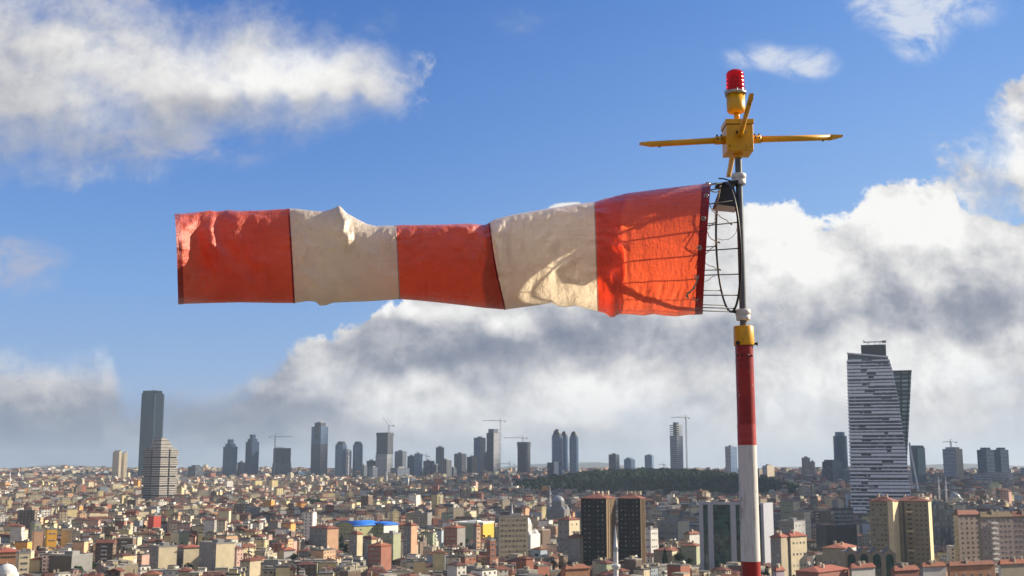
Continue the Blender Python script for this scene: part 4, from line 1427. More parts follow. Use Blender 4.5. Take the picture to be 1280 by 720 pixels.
near = [
    # name, label, pxl, pxm, pxr, top, Y, phi, wall, side (often paler, sunlight put into its colour), front windows, right windows, roof, d
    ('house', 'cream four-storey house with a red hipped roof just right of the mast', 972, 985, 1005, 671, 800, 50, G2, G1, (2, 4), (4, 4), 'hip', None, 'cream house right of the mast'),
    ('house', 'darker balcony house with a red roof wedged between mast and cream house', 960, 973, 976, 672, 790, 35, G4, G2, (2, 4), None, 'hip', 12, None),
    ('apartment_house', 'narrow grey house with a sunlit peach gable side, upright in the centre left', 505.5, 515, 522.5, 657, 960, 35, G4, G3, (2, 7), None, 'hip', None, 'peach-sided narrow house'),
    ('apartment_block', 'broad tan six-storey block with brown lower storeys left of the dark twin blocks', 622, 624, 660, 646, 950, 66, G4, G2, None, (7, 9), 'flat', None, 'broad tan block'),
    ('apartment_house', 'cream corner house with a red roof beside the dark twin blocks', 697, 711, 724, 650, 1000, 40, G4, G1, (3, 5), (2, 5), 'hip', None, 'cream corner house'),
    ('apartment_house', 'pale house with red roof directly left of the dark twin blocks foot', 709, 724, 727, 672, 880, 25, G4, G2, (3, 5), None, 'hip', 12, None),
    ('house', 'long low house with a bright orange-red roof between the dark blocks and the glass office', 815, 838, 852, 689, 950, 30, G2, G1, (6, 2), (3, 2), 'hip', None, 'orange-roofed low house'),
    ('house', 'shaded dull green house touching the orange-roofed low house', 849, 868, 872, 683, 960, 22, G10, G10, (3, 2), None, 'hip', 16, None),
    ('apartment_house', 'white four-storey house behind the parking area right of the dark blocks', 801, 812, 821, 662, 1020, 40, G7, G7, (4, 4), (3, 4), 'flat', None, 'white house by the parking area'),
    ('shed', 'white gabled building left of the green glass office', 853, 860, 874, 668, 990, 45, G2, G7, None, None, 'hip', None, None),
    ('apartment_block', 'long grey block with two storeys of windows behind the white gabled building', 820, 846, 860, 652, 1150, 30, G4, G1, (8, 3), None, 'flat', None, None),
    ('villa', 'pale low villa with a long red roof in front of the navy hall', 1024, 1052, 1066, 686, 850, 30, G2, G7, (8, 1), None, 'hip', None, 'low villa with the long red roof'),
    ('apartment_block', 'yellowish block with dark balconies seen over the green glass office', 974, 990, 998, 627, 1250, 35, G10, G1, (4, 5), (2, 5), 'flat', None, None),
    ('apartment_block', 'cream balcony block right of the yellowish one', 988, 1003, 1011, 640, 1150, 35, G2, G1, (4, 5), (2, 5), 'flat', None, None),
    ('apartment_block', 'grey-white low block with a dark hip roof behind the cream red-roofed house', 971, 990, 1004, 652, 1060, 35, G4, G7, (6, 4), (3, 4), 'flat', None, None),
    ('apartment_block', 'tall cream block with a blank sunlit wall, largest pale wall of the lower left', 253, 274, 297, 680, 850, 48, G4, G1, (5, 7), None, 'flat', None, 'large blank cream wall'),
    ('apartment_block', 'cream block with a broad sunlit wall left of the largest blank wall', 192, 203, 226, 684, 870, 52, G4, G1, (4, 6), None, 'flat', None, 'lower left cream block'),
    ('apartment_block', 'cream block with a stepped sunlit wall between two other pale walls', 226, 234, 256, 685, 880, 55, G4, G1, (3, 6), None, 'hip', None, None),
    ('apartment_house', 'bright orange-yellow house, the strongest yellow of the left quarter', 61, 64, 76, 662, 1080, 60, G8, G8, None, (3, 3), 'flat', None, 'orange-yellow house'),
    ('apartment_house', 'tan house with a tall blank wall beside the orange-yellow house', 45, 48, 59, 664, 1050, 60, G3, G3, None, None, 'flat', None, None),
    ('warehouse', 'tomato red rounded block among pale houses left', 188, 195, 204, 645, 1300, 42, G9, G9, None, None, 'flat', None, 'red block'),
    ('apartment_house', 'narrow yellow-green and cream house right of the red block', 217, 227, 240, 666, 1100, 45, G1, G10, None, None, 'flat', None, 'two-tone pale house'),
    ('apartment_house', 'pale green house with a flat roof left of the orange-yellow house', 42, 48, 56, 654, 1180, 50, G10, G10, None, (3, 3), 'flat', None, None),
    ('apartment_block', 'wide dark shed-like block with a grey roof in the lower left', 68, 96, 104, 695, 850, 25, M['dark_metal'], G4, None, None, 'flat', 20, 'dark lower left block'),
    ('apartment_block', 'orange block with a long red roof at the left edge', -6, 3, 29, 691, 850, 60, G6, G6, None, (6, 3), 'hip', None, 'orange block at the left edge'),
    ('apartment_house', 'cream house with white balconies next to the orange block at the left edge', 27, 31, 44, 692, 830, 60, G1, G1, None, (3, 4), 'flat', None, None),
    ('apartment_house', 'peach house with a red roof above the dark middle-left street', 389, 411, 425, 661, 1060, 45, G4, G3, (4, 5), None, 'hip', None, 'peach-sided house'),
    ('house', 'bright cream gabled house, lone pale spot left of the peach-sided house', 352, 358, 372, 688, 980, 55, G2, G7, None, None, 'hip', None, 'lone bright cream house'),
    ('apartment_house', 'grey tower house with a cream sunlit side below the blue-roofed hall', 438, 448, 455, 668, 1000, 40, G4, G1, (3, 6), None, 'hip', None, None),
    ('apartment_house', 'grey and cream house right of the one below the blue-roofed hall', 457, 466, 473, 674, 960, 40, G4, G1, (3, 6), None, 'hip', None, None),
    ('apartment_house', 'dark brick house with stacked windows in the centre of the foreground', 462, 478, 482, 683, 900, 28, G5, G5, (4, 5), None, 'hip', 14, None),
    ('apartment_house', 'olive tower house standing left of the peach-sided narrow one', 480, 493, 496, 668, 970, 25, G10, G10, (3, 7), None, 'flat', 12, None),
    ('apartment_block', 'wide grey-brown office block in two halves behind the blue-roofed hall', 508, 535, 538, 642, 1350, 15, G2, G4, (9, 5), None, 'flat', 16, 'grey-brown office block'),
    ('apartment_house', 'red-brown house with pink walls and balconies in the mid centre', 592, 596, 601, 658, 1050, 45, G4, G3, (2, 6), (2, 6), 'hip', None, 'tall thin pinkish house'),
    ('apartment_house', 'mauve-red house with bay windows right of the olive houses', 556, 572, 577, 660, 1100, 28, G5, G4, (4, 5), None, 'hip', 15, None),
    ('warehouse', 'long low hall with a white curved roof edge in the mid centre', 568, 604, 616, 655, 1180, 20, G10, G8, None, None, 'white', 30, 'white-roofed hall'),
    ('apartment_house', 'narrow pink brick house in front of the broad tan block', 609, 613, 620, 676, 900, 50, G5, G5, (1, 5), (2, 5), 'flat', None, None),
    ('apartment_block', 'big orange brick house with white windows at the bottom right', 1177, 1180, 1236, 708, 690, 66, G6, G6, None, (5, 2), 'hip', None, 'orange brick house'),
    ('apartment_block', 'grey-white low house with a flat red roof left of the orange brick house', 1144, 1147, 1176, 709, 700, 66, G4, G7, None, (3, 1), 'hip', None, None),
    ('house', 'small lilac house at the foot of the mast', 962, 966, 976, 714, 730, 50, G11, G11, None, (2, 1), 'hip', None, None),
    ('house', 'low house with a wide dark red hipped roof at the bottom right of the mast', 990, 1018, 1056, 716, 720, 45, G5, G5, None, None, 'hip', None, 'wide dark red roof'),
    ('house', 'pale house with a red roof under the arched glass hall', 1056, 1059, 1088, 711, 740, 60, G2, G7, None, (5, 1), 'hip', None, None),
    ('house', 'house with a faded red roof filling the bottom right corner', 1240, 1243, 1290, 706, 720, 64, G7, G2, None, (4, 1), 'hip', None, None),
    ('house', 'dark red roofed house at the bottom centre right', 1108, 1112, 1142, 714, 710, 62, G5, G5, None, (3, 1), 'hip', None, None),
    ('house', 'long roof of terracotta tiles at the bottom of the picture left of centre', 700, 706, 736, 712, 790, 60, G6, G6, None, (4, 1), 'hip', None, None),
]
for (nm, lab, a, b_, c, t, Y, ph, wm_, sm_, fw, rw, rf, d_, mk) in near:
    cat_ = {'house': 'house', 'villa': 'villa', 'shed': 'shed', 'warehouse': 'hall'}.get(nm, 'apartment building')
    rd = (random.Random(a).uniform(.24, .33), random.Random(b_).uniform(.075, .10), .05)
    rm_ = M['roof_tile'] if (int(a) % 2) else paint('old_roof_tile_%d' % abs(int(a)), (rd[0], rd[1], rd[2]), 0.9, 0.3, 0.6)
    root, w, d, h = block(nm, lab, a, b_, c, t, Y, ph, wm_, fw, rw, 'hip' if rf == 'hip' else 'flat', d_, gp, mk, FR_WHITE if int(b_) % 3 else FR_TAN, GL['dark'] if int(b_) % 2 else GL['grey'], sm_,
                          rise=2.6 if nm in ('house', 'villa', 'apartment_house') else 2.2, roofm=rm_, cat=cat_, parapet=G12 if rf == 'white' else None)
    if rf == 'white':
        b = MB(); b.box(-w/2 - .8, w/2 + .8, -d/2 - .8, d/2 + .8, h + .95, h + 1.6); b.build('roof_sheet', G12, root)
        b = MB(); b.box(w/2 - 8, w/2 + .06, -d/2 - .1, d/2, 3, h - 3, 0); b.build('yellow_bay', G8, root)

# ---- hall with the blue vaulted roof
Y = 1180
blue = paint('blue_sheet_roof', (0.02, 0.16, 0.62), 0.45, 0.12, 0.2)
root, w, d, h = place('sports_hall', 'olive hall under a bright blue vaulted metal roof, centre left', 'sports hall', 422, 444, 458, 657, Y, 40, 34, None, 'blue-roofed hall')
oliv = paint('olive_wall', (0.34, 0.34, 0.17), 0.8, 0.1, 0.2)


def vault(root, w, d, h, rise, n=12, over=1.0, name='roof'):
    b = MB()
    P_ = [(-(w/2 + over) + (w + 2*over) * k / n, h + rise * (1 - (2*k/n - 1) ** 2)) for k in range(n + 1)]
    for k in range(n):
        (xa, za), (xb, zb2) = P_[k], P_[k+1]
        b.face([(xa, -d/2 - over, za), (xb, -d/2 - over, zb2), (xb, d/2 + over, zb2), (xa, d/2 + over, za)], None, 0, True)
        b.face([(xa, -d/2 - over, za - .6), (xa, d/2 + over, za - .6), (xb, d/2 + over, zb2 - .6), (xb, -d/2 - over, zb2 - .6)], None, 0, True)
        b.face([(xa, -d/2 - over, za - .6), (xb, -d/2 - over, zb2 - .6), (xb, -d/2 - over, zb2), (xa, -d/2 - over, za)])
        b.face([(xb, d/2 + over, zb2 - .6), (xa, d/2 + over, za - .6), (xa, d/2 + over, za), (xb, d/2 + over, zb2)])
    b.face([(-w/2 - over, -d/2 - over, h), (-w/2 - over, d/2 + over, h), (-w/2 - over, d/2 + over, h - .6), (-w/2 - over, -d/2 - over, h - .6)])
    b.face([(w/2 + over, d/2 + over, h), (w/2 + over, -d/2 - over, h), (w/2 + over, -d/2 - over, h - .6), (w/2 + over, d/2 + over, h - .6)])
    g_ = MB()
    for s_ in (-1, 1):
        pts = [(P_[k][0] * w / (w + 2 * over), s_ * d/2, P_[k][1] - .62) for k in range(n + 1)]
        pts = [(-w/2, s_ * d/2, h - 1.5)] + pts + [(w/2, s_ * d/2, h - 1.5)]
        g_.face(pts if s_ < 0 else pts[::-1])
    return b.build(name, blue, root), g_


rf, g_ = vault(root, w, d, h, 4.0)
for v_ in range(1):
    bb = MB(); bb.prism([(-w/2, -d/2), (w/2, -d/2), (w/2, d/2), (-w/2, d/2)], 0, h - .7, 0, 0); bb.build('wall', oliv, root)
g_.build('gable', oliv, root)
windows(root, w, d, 3, h - 2, 5, 3, 'front', window_mesh(2.4, 1.6, FR_WHITE, GL['dark'], 'hall_window'))
windows(root, w, d, 3, h - 2, 2, 3, 'right', window_mesh(2.4, 1.6, FR_WHITE, GL['dark'], 'hall_window'))
root, w, d, h = place('sports_hall', 'second blue-roofed hall with a white end wall, right of the vaulted one', 'sports hall', 449, 481, 489, 656, Y + 20, 28, 26, None, None)
rf, g_ = vault(root, w, d, h, 2.2)
bb = MB(); bb.prism([(-w/2, -d/2), (w/2, -d/2), (w/2, d/2), (-w/2, d/2)], 0, h - .7, 0, 0); bb.mi[1] = 1; bb.build('wall', [oliv, G7], root)
g_.build('gable', oliv, root)
windows(root, w, d, 3, h - 2, 7, 3, 'front', window_mesh(2.4, 1.6, FR_WHITE, GL['dark'], 'hall_window'))

# ---- navy hall, curved glass building, arched glass hall
root, w, d, h = place('navy_hall', 'wide windowless navy blue hall in front of the zigzag tower', 'hall', 1017, 1030, 1092, 657, 1010, 72, 30, None, 'navy hall')
d = w * 0 + d
b = MB(); b.box(-w/2, w/2, -d/2, d/2, 0, h, 0, 1); b.build('wall', [FA['navy'], M['dark_roof']], root)
b = MB(); b.box(-w/2 - .2, w/2 + .2, -d/2 - .2, -d/2 + .5, h - .01, h + .7); b.box(w/2 - .5, w/2 + .2, -d/2 + .5, d/2, h - .01, h + .7); b.build('roof_edge', M['dark_metal'], root)
root, w, d, h = place('glass_pavilion', 'dark low glass building with pale window bands left of the zigzag tower foot', 'office building', 1040, 1046, 1064, 636, 1200, 60, None, None, None)
pgl = facade('pavilion_front', (0.05, 0.055, 0.065), (0.20, 0.22, 0.22), 2.0, 4.0, (0.05, 0.95), (0.35, 0.8), 0.5, 0.2, 0.3)
b = MB(); b.box(-w/2, w/2, -d/2, d/2, 0, h, 0, 1); b.build('wall', [pgl, M['dark_roof']], root)
b = MB(); b.box(-w/2 - .6, w/2 + .6, -d/2 - .6, d/2 + .6, h, h + 1.0); b.build('roof', M['dark_metal'], root)
root, w, d, h = place('curved_glass_building', 'dark glass building with a humped roof between the beige and pinkish blocks', 'office building', 1158, 1163, 1192, 632, 1050, 64, None, None, 'dark humped glass building')
b = MB(); nx = 14
for k in range(nx):
    y0, y1 = -d/2 + d*k/nx, -d/2 + d*(k+1)/nx
    f = lambda y: h * (0.93 + .16 * math.sin((y / d + .5) * PI * .9 + .3) - .22 * max(0, y / d + .02) ** 1.2)
    b.face([(w/2, y0, 0), (w/2, y1, 0), (w/2, y1, f(y1)), (w/2, y0, f(y0))], [(y0, 0), (y1, 0), (y1, f(y1)), (y0, f(y0))], 0)
    b.face([(-w/2, y1, 0), (-w/2, y0, 0), (-w/2, y0, f(y0)), (-w/2, y1, f(y1))], [(y1, 0), (y0, 0), (y0, f(y0)), (y1, f(y1))], 0)
    b.face([(w/2, y0, f(y0)), (w/2, y1, f(y1)), (-w/2, y1, f(y1)), (-w/2, y0, f(y0))], None, 1, True)
b.face([(-w/2, -d/2, 0), (w/2, -d/2, 0), (w/2, -d/2, f(-d/2)), (-w/2, -d/2, f(-d/2))], None, 0)
b.face([(w/2, d/2, 0), (-w/2, d/2, 0), (-w/2, d/2, f(d/2)), (w/2, d/2, f(d/2))], None, 0)
cgl = facade('humped_glass_front', (0.035, 0.04, 0.05), (0.10, 0.12, 0.14), 3.2, 5.0, (0.06, 0.94), (0.1, 0.9), 0.4, 0.12, 0.5)
b.build('body', [cgl, M['dark_metal']], root)

root, w, d, h = place('arched_glass_hall', 'low hall with three tall arched green windows and gabled fronts, lower right', 'hall', 1056, 1060, 1120, 690, 790, 68, 20, None, 'arched glass hall')
d = d
root.rotation_euler[2] = R(-8)
w = 60 * PX(790)
root.location[0] = at(1088, 700, 790).x
b = MB(); b.box(-w/2, w/2, -10, 10, 0, h, 0, 1); b.build('wall', [FA['tan_front'], M['dark_roof']], root)
ag = facade('arched_window_glass', (0.03, 0.05, 0.045), (0.01, 0.045, 0.04), 1.2, 1.6, (0.06, 0.95), (0.06, 0.95), 0.3, 0.08, 0.6)
for k in range(4):
    u = -w/2 + w * (k + .5) / 4
    a_ = w / 8
    b = MB()
    b.prism([(u - a_, -11), (u + a_, -11), (u + a_, -10.01), (u - a_, -10.01)], 0, h - 1, 0, 0)
    for yy, s_ in ((-11, 1), (-10.01, -1)):
        pts = [(u - a_, yy, h - 1), (u + a_, yy, h - 1), (u, yy, h + 3)]
        b.face(pts if s_ > 0 else pts[::-1])
    b.face([(u + a_, -11, h - 1), (u + a_, 0, h - 1), (u, 0, h + 3), (u, -11, h + 3)], None, 1)
    b.face([(u - a_, 0, h - 1), (u - a_, -11, h - 1), (u, -11, h + 3), (u, 0, h + 3)], None, 1)
    b.build('gabled_front', [FA['tan_front'], M['dark_roof']], root)
    b = MB()
    r_ = a_ * .62
    pts = [(u - r_, -11.12, 1.5), (u + r_, -11.12, 1.5)] + [(u + r_ * math.cos(t_), -11.12, h - 3.6 + r_ * 1.1 * math.sin(t_)) for t_ in [PI * j / 10 for j in range(11)]]
    b.face(pts, [(p[0], p[2]) for p in pts])
    b.build('arched_window', ag, root)

# ---- minarets and mosques
def minaret(name, label, px, tip, Y, r, balcony_py=None, mark=None, thick=1.0):
    q = at(px, tip, Y)
    zb_ = gz(q.x, Y) - 1
    root = empty(name, (q.x, Y, zb_), 0, label, 'minaret')
    h = q.z - zb_
    cone = h * .24
    b = MB()
    b.lathe([(r * 1.25, 0), (r * 1.25, h * .2), (r, h * .24), (r * .96, h * .70)], n=16)
    b.build('shaft', M['white_paint'], root)
    b = MB()
    b.lathe([(r * .95, h * .5 - .2), (r * 1.2, h * .51), (r * 1.65, h * .53), (r * 1.75, h * .535), (r * 1.75, h * .56), (r * 1.66, h * .56), (r * 1.66, h * .54), (r * .9, h * .54)], n=16)
    b.build('balcony', M['white_paint'], root)
    b = MB()
    b.lathe([(r * .85, h * .54), (r * .82, h * .74), (r * .98, h * .745), (r * .98, h * .755), (r * .8, h * .76), (r * .45, h * .88), (.12, h * .985), (.06, h)], n=16)
    b.build('spire', paint('grey_white_lead', (0.5, 0.52, 0.55), 0.45, 0.1, 0.5), root)
    reserve(q.x, Y, 4, px - 3, px + 3, tip, Y)
    if mark:
        MARKS.append((px, (tip + 712) / 2, mark))
    return root


minaret('minaret', 'white minaret with a pointed grey cap in front of the dark twin blocks', 769, 656, 640, 1.35, mark='white minaret')
minaret('minaret', 'slim far minaret left of the wooded hill', 687.5, 606, 1500, 1.3, mark='slim minaret by the hill')
minaret('minaret', 'small white minaret beside the bright mosque dome', 640, 626, 1080, 1.2)
minaret('minaret', 'thin left minaret of the far mosque at right', 1172.5, 593, 2000, 1.3)
minaret('minaret', 'thin right minaret of the far mosque at right', 1181.5, 595, 2010, 1.3)
minaret('minaret', 'tiny pale minaret at the far left horizon', 13, 587, 2600, 1.6)
minaret('minaret', 'tiny minaret right of the grey banded tower', 255, 596, 2700, 1.6)
minaret('minaret', 'tiny minaret under the crane tower of the ridge', 483.5, 587, 2900, 1.6)


def mosque(label, px, top, Y, r, wm_, mark=None, base_h=9):
    q = at(px, top, Y)
    zb_ = gz(q.x, Y) - 1
    root = empty('mosque', (q.x, Y, zb_), R(-20), label, 'mosque')
    H_ = q.z - zb_ - r * .95
    b = MB(); b.box(-r*1.5, r*1.5, -r*1.5, r*1.5, 0, H_ * .7, 0, 0); b.build('prayer_hall', wm_, root)
    b = MB(); b.prism(ngon(8, r * 1.15), H_ * .7 - .01, H_, 0, 0); b.build('drum', wm_, root)
    lead = paint('dome_lead_%d' % px, (0.27, 0.29, 0.32) if wm_ is not G7 else (0.62, 0.62, 0.6), 0.5, 0.12, 0.3)
    b = MB(); b.lathe([(r * math.cos(a_), H_ + r * .9 * math.sin(a_)) for a_ in [k * PI / 2 / 8 for k in range(9)]][:-1] + [(0, H_ + r * .9)], n=24)
    b.lathe([(.2, H_ + r * .88), (.25, H_ + r * .95), (.02, H_ + r * 1.15)], n=6)
    b.build('dome', lead, root)
    for (sx, sy) in ((-1, -1), (1, -1), (1, 1), (-1, 1)):
        b = MB(); rr_ = r * .42
        b.lathe([(rr_ * math.cos(a_), H_ * .7 + rr_ * math.sin(a_)) for a_ in [k * PI / 2 / 5 for k in range(5)]] + [(0, H_ * .7 + rr_)], c=(sx * r * 1.05, sy * r * 1.05), n=14)
        b.build('small_dome', lead, root)
    reserve(q.x, Y, r * 2.2, px - r / PX(Y) * 1.5, px + r / PX(Y) * 1.5, top, Y)
    if mark:
        MARKS.append((px, top + 10, mark))


mosque('white mosque with a bright dome half hidden by the broad tan block', 652, 643, 1040, 8.5, G7, 'white mosque')
mosque('grey domed mosque under the wooded hill beside a slim minaret', 697.5, 619, 1450, 7.6, G4, 'grey mosque')
mosque('far cream mosque between two thin minarets at right', 1194, 616, 2000, 8, G1, 'far cream mosque')
mosque('pale domed mosque with white domes at the bottom left corner', 9, 704, 720, 6.0, G7, 'mosque in the bottom left corner')

# ---- parking area with its cars
lx0, lx1 = at(808, 588, 1).x * 890, at(862, 588, 1).x * 890
m_, n, out = mat('asphalt')
geo = n.new('ShaderNodeNewGeometry')
pbsdf(n, out, n.v('SCALE', (0.055, 0.055, 0.058), s=n.lin(n.noise(geo.outputs['Position'], 0.5, 5.0, 0.6), 0.3, 0.7, 0.7, 1.4)), 0.9)
M['asphalt'] = m_
b = MB(); b.face([(lx0 - 3, 850, .012), (lx1 + 3, 850, .012), (lx1 + 3, 930, .012), (lx0 - 3, 930, .012)])
tag(b.build('parking_lot', M['asphalt']), kind='structure')
b = MB()
k = 0
x = lx0
while x < lx1:
    b.face([(x, 916, .02), (x + .15, 916, .02), (x + .15, 921, .02), (x, 921, .02)]); x += 2.7
tag(b.build('parking_lines', M['white_paint']), kind='structure')
FOOT.append(((lx0 + lx1) / 2, 890, 40))
FOOT.append(((lx0 + lx1) / 2, 850, 24))


def car_meshes(colr, nm):
    body = MB()
    w_, L_ = .9, 2.15
    prof = [(-L_, .35), (-L_, .78), (-1.35, .92), (-.85, 1.42), (.75, 1.46), (1.45, .98), (L_, .85), (L_, .35)]
    for i in range(len(prof)):
        (x0, z0), (x1, z1) = prof[i], prof[(i + 1) % len(prof)]
        body.face([(x0, -w_, z0), (x0, w_, z0), (x1, w_, z1), (x1, -w_, z1)])
    body.face([(p[0], -w_, p[1]) for p in prof][::-1])
    body.face([(p[0], w_, p[1]) for p in prof])
    gl = MB()
    for s_ in (-1, 1):
        pts = [(-1.2, s_ * (w_ + .02), .95), (1.25, s_ * (w_ + .02), .98), (.7, s_ * (w_ + .02), 1.36), (-.8, s_ * (w_ + .02), 1.34)]
        gl.face(pts if s_ < 0 else pts[::-1])
    gl.face([(1.40, -.75, 1.04), (1.40, .75, 1.04), (.82, .7, 1.44), (.82, -.7, 1.44)])
    gl.face([(-1.31, .75, .98), (-1.31, -.75, .98), (-.9, -.7, 1.40), (-.9, .7, 1.40)])
    wh = MB().lathe([(0, -.1), (.32, -.1), (.32, .1), (0, .1)], axis=(0, 1, 0), origin=(0, 0, 0), n=12)
    return body.mesh('body', paint('car_paint_' + nm, colr, 0.3, 0.03, 1.0)), gl.mesh('windows', GL['dark']), wh.mesh('wheel', M['dark_metal'])


cars = {'white': (0.7, 0.7, 0.7), 'silver': (0.42, 0.43, 0.45), 'black': (0.03, 0.03, 0.035), 'red': (0.35, 0.03, 0.03), 'dark blue': (0.04, 0.06, 0.16), 'grey': (0.16, 0.165, 0.17)}
cm = {k: car_meshes(v, k.replace(' ', '_')) for k, v in cars.items()}
ordn = ['first', 'second', 'third', 'fourth', 'fifth', 'sixth', 'seventh', 'eighth', 'ninth', 'tenth', 'eleventh', 'twelfth', 'thirteenth', 'fourteenth']
rr = random.Random(3)
rows = [(918.5, 'back'), (902, 'third'), (886, 'second'), (868, 'front')]
for (yy, rown) in rows:
    cnt = {}
    x = lx0
    while x < lx1:
        if rr.random() < .78:
            c = rr.choice(['white', 'white', 'silver', 'black', 'grey', 'dark blue', 'red', 'white'])
            cnt[c] = cnt.get(c, 0) + 1
            lab = '%s %s car from the left in the %s row of the parking area' % (ordn[cnt[c] - 1], c, rown)
            r_ = empty('parked_car', (x + 1.3, yy, .02), PI / 2 + rr.uniform(-.05, .05), lab, 'car', 'cars parked between the dark blocks and the glass office')
            bo, gl_, wh_ = cm[c]
            link('body', bo, r_); link('windows', gl_, r_)
            for (wx, wy) in ((-1.35, -.82), (-1.35, .82), (1.35, -.82), (1.35, .82)):
                link('wheel', wh_, r_, (wx, wy, .32))
        x += 2.7
# ------------------------------------------------------------------ the mass of ordinary houses
rng = np.random.default_rng(42)
rec = []
Lb = 190.0
cent = []
for gy in np.arange(560, 5600, Lb):
    for gx in np.arange(-3400, 3400, Lb):
        cxx, cyy = gx + rng.uniform(-70, 70), gy + rng.uniform(-70, 70)
        if abs(cxx) < .60 * cyy + 320:
            cent.append((cxx, cyy, rng.uniform(0, PI / 2), rng.integers(0, 1000)))
cent = np.array(cent)
foot = np.array(FOOT)
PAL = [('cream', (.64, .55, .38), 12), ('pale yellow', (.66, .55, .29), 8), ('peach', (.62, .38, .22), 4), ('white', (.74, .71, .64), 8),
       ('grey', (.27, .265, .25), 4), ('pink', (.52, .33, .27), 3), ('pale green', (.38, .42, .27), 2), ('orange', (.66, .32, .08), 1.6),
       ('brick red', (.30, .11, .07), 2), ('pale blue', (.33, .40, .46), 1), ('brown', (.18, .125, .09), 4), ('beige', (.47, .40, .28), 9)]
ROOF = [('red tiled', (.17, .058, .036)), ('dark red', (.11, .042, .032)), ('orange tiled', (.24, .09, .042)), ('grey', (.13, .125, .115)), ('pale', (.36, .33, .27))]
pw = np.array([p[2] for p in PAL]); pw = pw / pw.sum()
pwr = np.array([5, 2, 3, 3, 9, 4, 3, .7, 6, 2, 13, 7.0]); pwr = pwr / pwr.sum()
for ci, (cxx, cyy, ang, sd) in enumerate(cent):
    sp = np.interp(cyy, [700, 2000, 3500, 5000], [12.8, 14.5, 18, 24])
    nn = int(Lb * 1.6 / sp / 2)
    ii, jj = np.meshgrid(np.arange(-nn, nn + 1), np.arange(-nn, nn + 1))
    ii, jj = ii.ravel(), jj.ravel()
    # a street after every fourth row of houses
    ux = ii * sp + (ii // 5) * 8.0
    uy = jj * sp * 1.05 + (jj // 2) * 9.0
    ca, sa = math.cos(ang), math.sin(ang)
    X_ = cxx + ca * ux - sa * uy + rng.uniform(-1.2, 1.2, ux.size)
    Y_ = cyy + sa * ux + ca * uy + rng.uniform(-1.2, 1.2, ux.size)
    near_d = np.hypot(cent[:, 0][None] - X_[:, None], cent[:, 1][None] - Y_[:, None])
    keep = near_d.argmin(1) == ci
    keep &= (np.abs(X_) < .56 * Y_ + 120) & (Y_ > 640) & (Y_ < 5500)
    keep &= rng.uniform(size=ux.size) < np.interp(cyy, [700, 4000], [.93, .86])
    X_, Y_ = X_[keep], Y_[keep]
    n_ = X_.size
    if n_ == 0:
        continue
    hs = np.interp(cyy, [700, 1200, 2200, 4500], [10.0, 12.0, 12.5, 11.0])
    st = np.clip(np.round(rng.normal(hs / 3.0, 1.5, n_)), 2, 9)
    tallr = rng.uniform(size=n_) < (.05 if cxx > -150 else .025)
    st = np.where(tallr & (Y_ > 950), st + rng.integers(2, 5, n_), st)
    W_ = sp * rng.uniform(.5, 1.0, n_) * np.where(rng.uniform(size=n_) < .12, 1.45, 1.0)
    D_ = sp * rng.uniform(.62, .92, n_)
    rot = ang + rng.normal(0, .035, n_)
    lr = min(max((cxx / cyy + .16) / .16, 0), 1)          # paler on the left; browner walls from the middle on stand in for shade
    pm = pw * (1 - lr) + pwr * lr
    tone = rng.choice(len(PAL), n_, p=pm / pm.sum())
    rt = rng.choice(5, n_, p=[.17, .13, .05, .37, .28])
    blank = rng.integers(0, 16, n_)
    jit = rng.uniform(.82, 1.12, n_)
    for k in range(n_):
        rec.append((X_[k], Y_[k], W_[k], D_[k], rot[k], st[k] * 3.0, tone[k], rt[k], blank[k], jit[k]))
A = np.array(rec)
# keep clear of what already stands, of the wooded hill and the tree belt
dmin = np.full(len(A), 1e9)
for (fx, fy, fr) in FOOT:
    dmin = np.minimum(dmin, np.hypot(A[:, 0] - fx, A[:, 1] - fy) - fr - 5.0)
ok = dmin > 0
qh = ((A[:, 0] - 300) / 300) ** 2 + ((A[:, 1] - 2480) / 330) ** 2
ok &= qh > 1
px_h, py_h = proj(A[:, 0], A[:, 1], ground(A[:, 0], A[:, 1]))
belt = (px_h > 352) & (px_h < 468) & (A[:, 1] > 1720) & (A[:, 1] < 1990)
ok &= ~belt
ok &= ~((A[:, 1] > 3150) & (rng.uniform(size=len(A)) < .15))
# nothing ordinary rises in front of the camera's near roofs
pt = proj(A[:, 0], A[:, 1], ground(A[:, 0], A[:, 1]) + A[:, 5])[1]
ok &= ~((A[:, 1] < 760) & (pt < 705))
# ordinary houses stay low where they would hide what stands behind them in the picture
hw_ = (A[:, 2] + A[:, 3]) * .55
ga = ground(A[:, 0], A[:, 1])
pL = proj(A[:, 0] - hw_, A[:, 1], ga)[0]
pR = proj(A[:, 0] + hw_, A[:, 1], ga)[0]
for (x0, x1, t0, b0_, yy) in RECTS:
    if yy > 2000:
        continue
    m2 = (A[:, 1] < yy) & (A[:, 1] > yy * .45) & (pR > x0) & (pL < x1)
    lim = b0_ - .18 * (b0_ - t0)                     # tops must stay below this row
    zl = at(640, lim, 1.0).z - H                     # slope of that row
    hmax = H + zl * A[:, 1] - ga
    A[:, 5] = np.where(m2 & (A[:, 5] > hmax), np.maximum(np.floor(hmax / 3.0) * 3.0, 0), A[:, 5])
ok &= A[:, 5] >= 5.9
A = A[ok]
A = A[np.argsort(A[:, 1])]
NH = len(A)

# how much of each the picture shows: a coarse front-to-back cover of the frame
S_ = 3
cover = np.zeros((150 * S_, 1280 * S_), bool)     # rows from py 575


def rect_of(x, y, w, d, rot, h):
    zb_ = ground(x, y)
    hw = (abs(w * np.cos(rot)) + abs(d * np.sin(rot))) / 2
    pa, _ = proj(x - hw, y, zb_)
    pb, p0 = proj(x + hw, y, zb_)
    _, p1 = proj(x, y, zb_ + h)
    return pa, pb, p1, p0


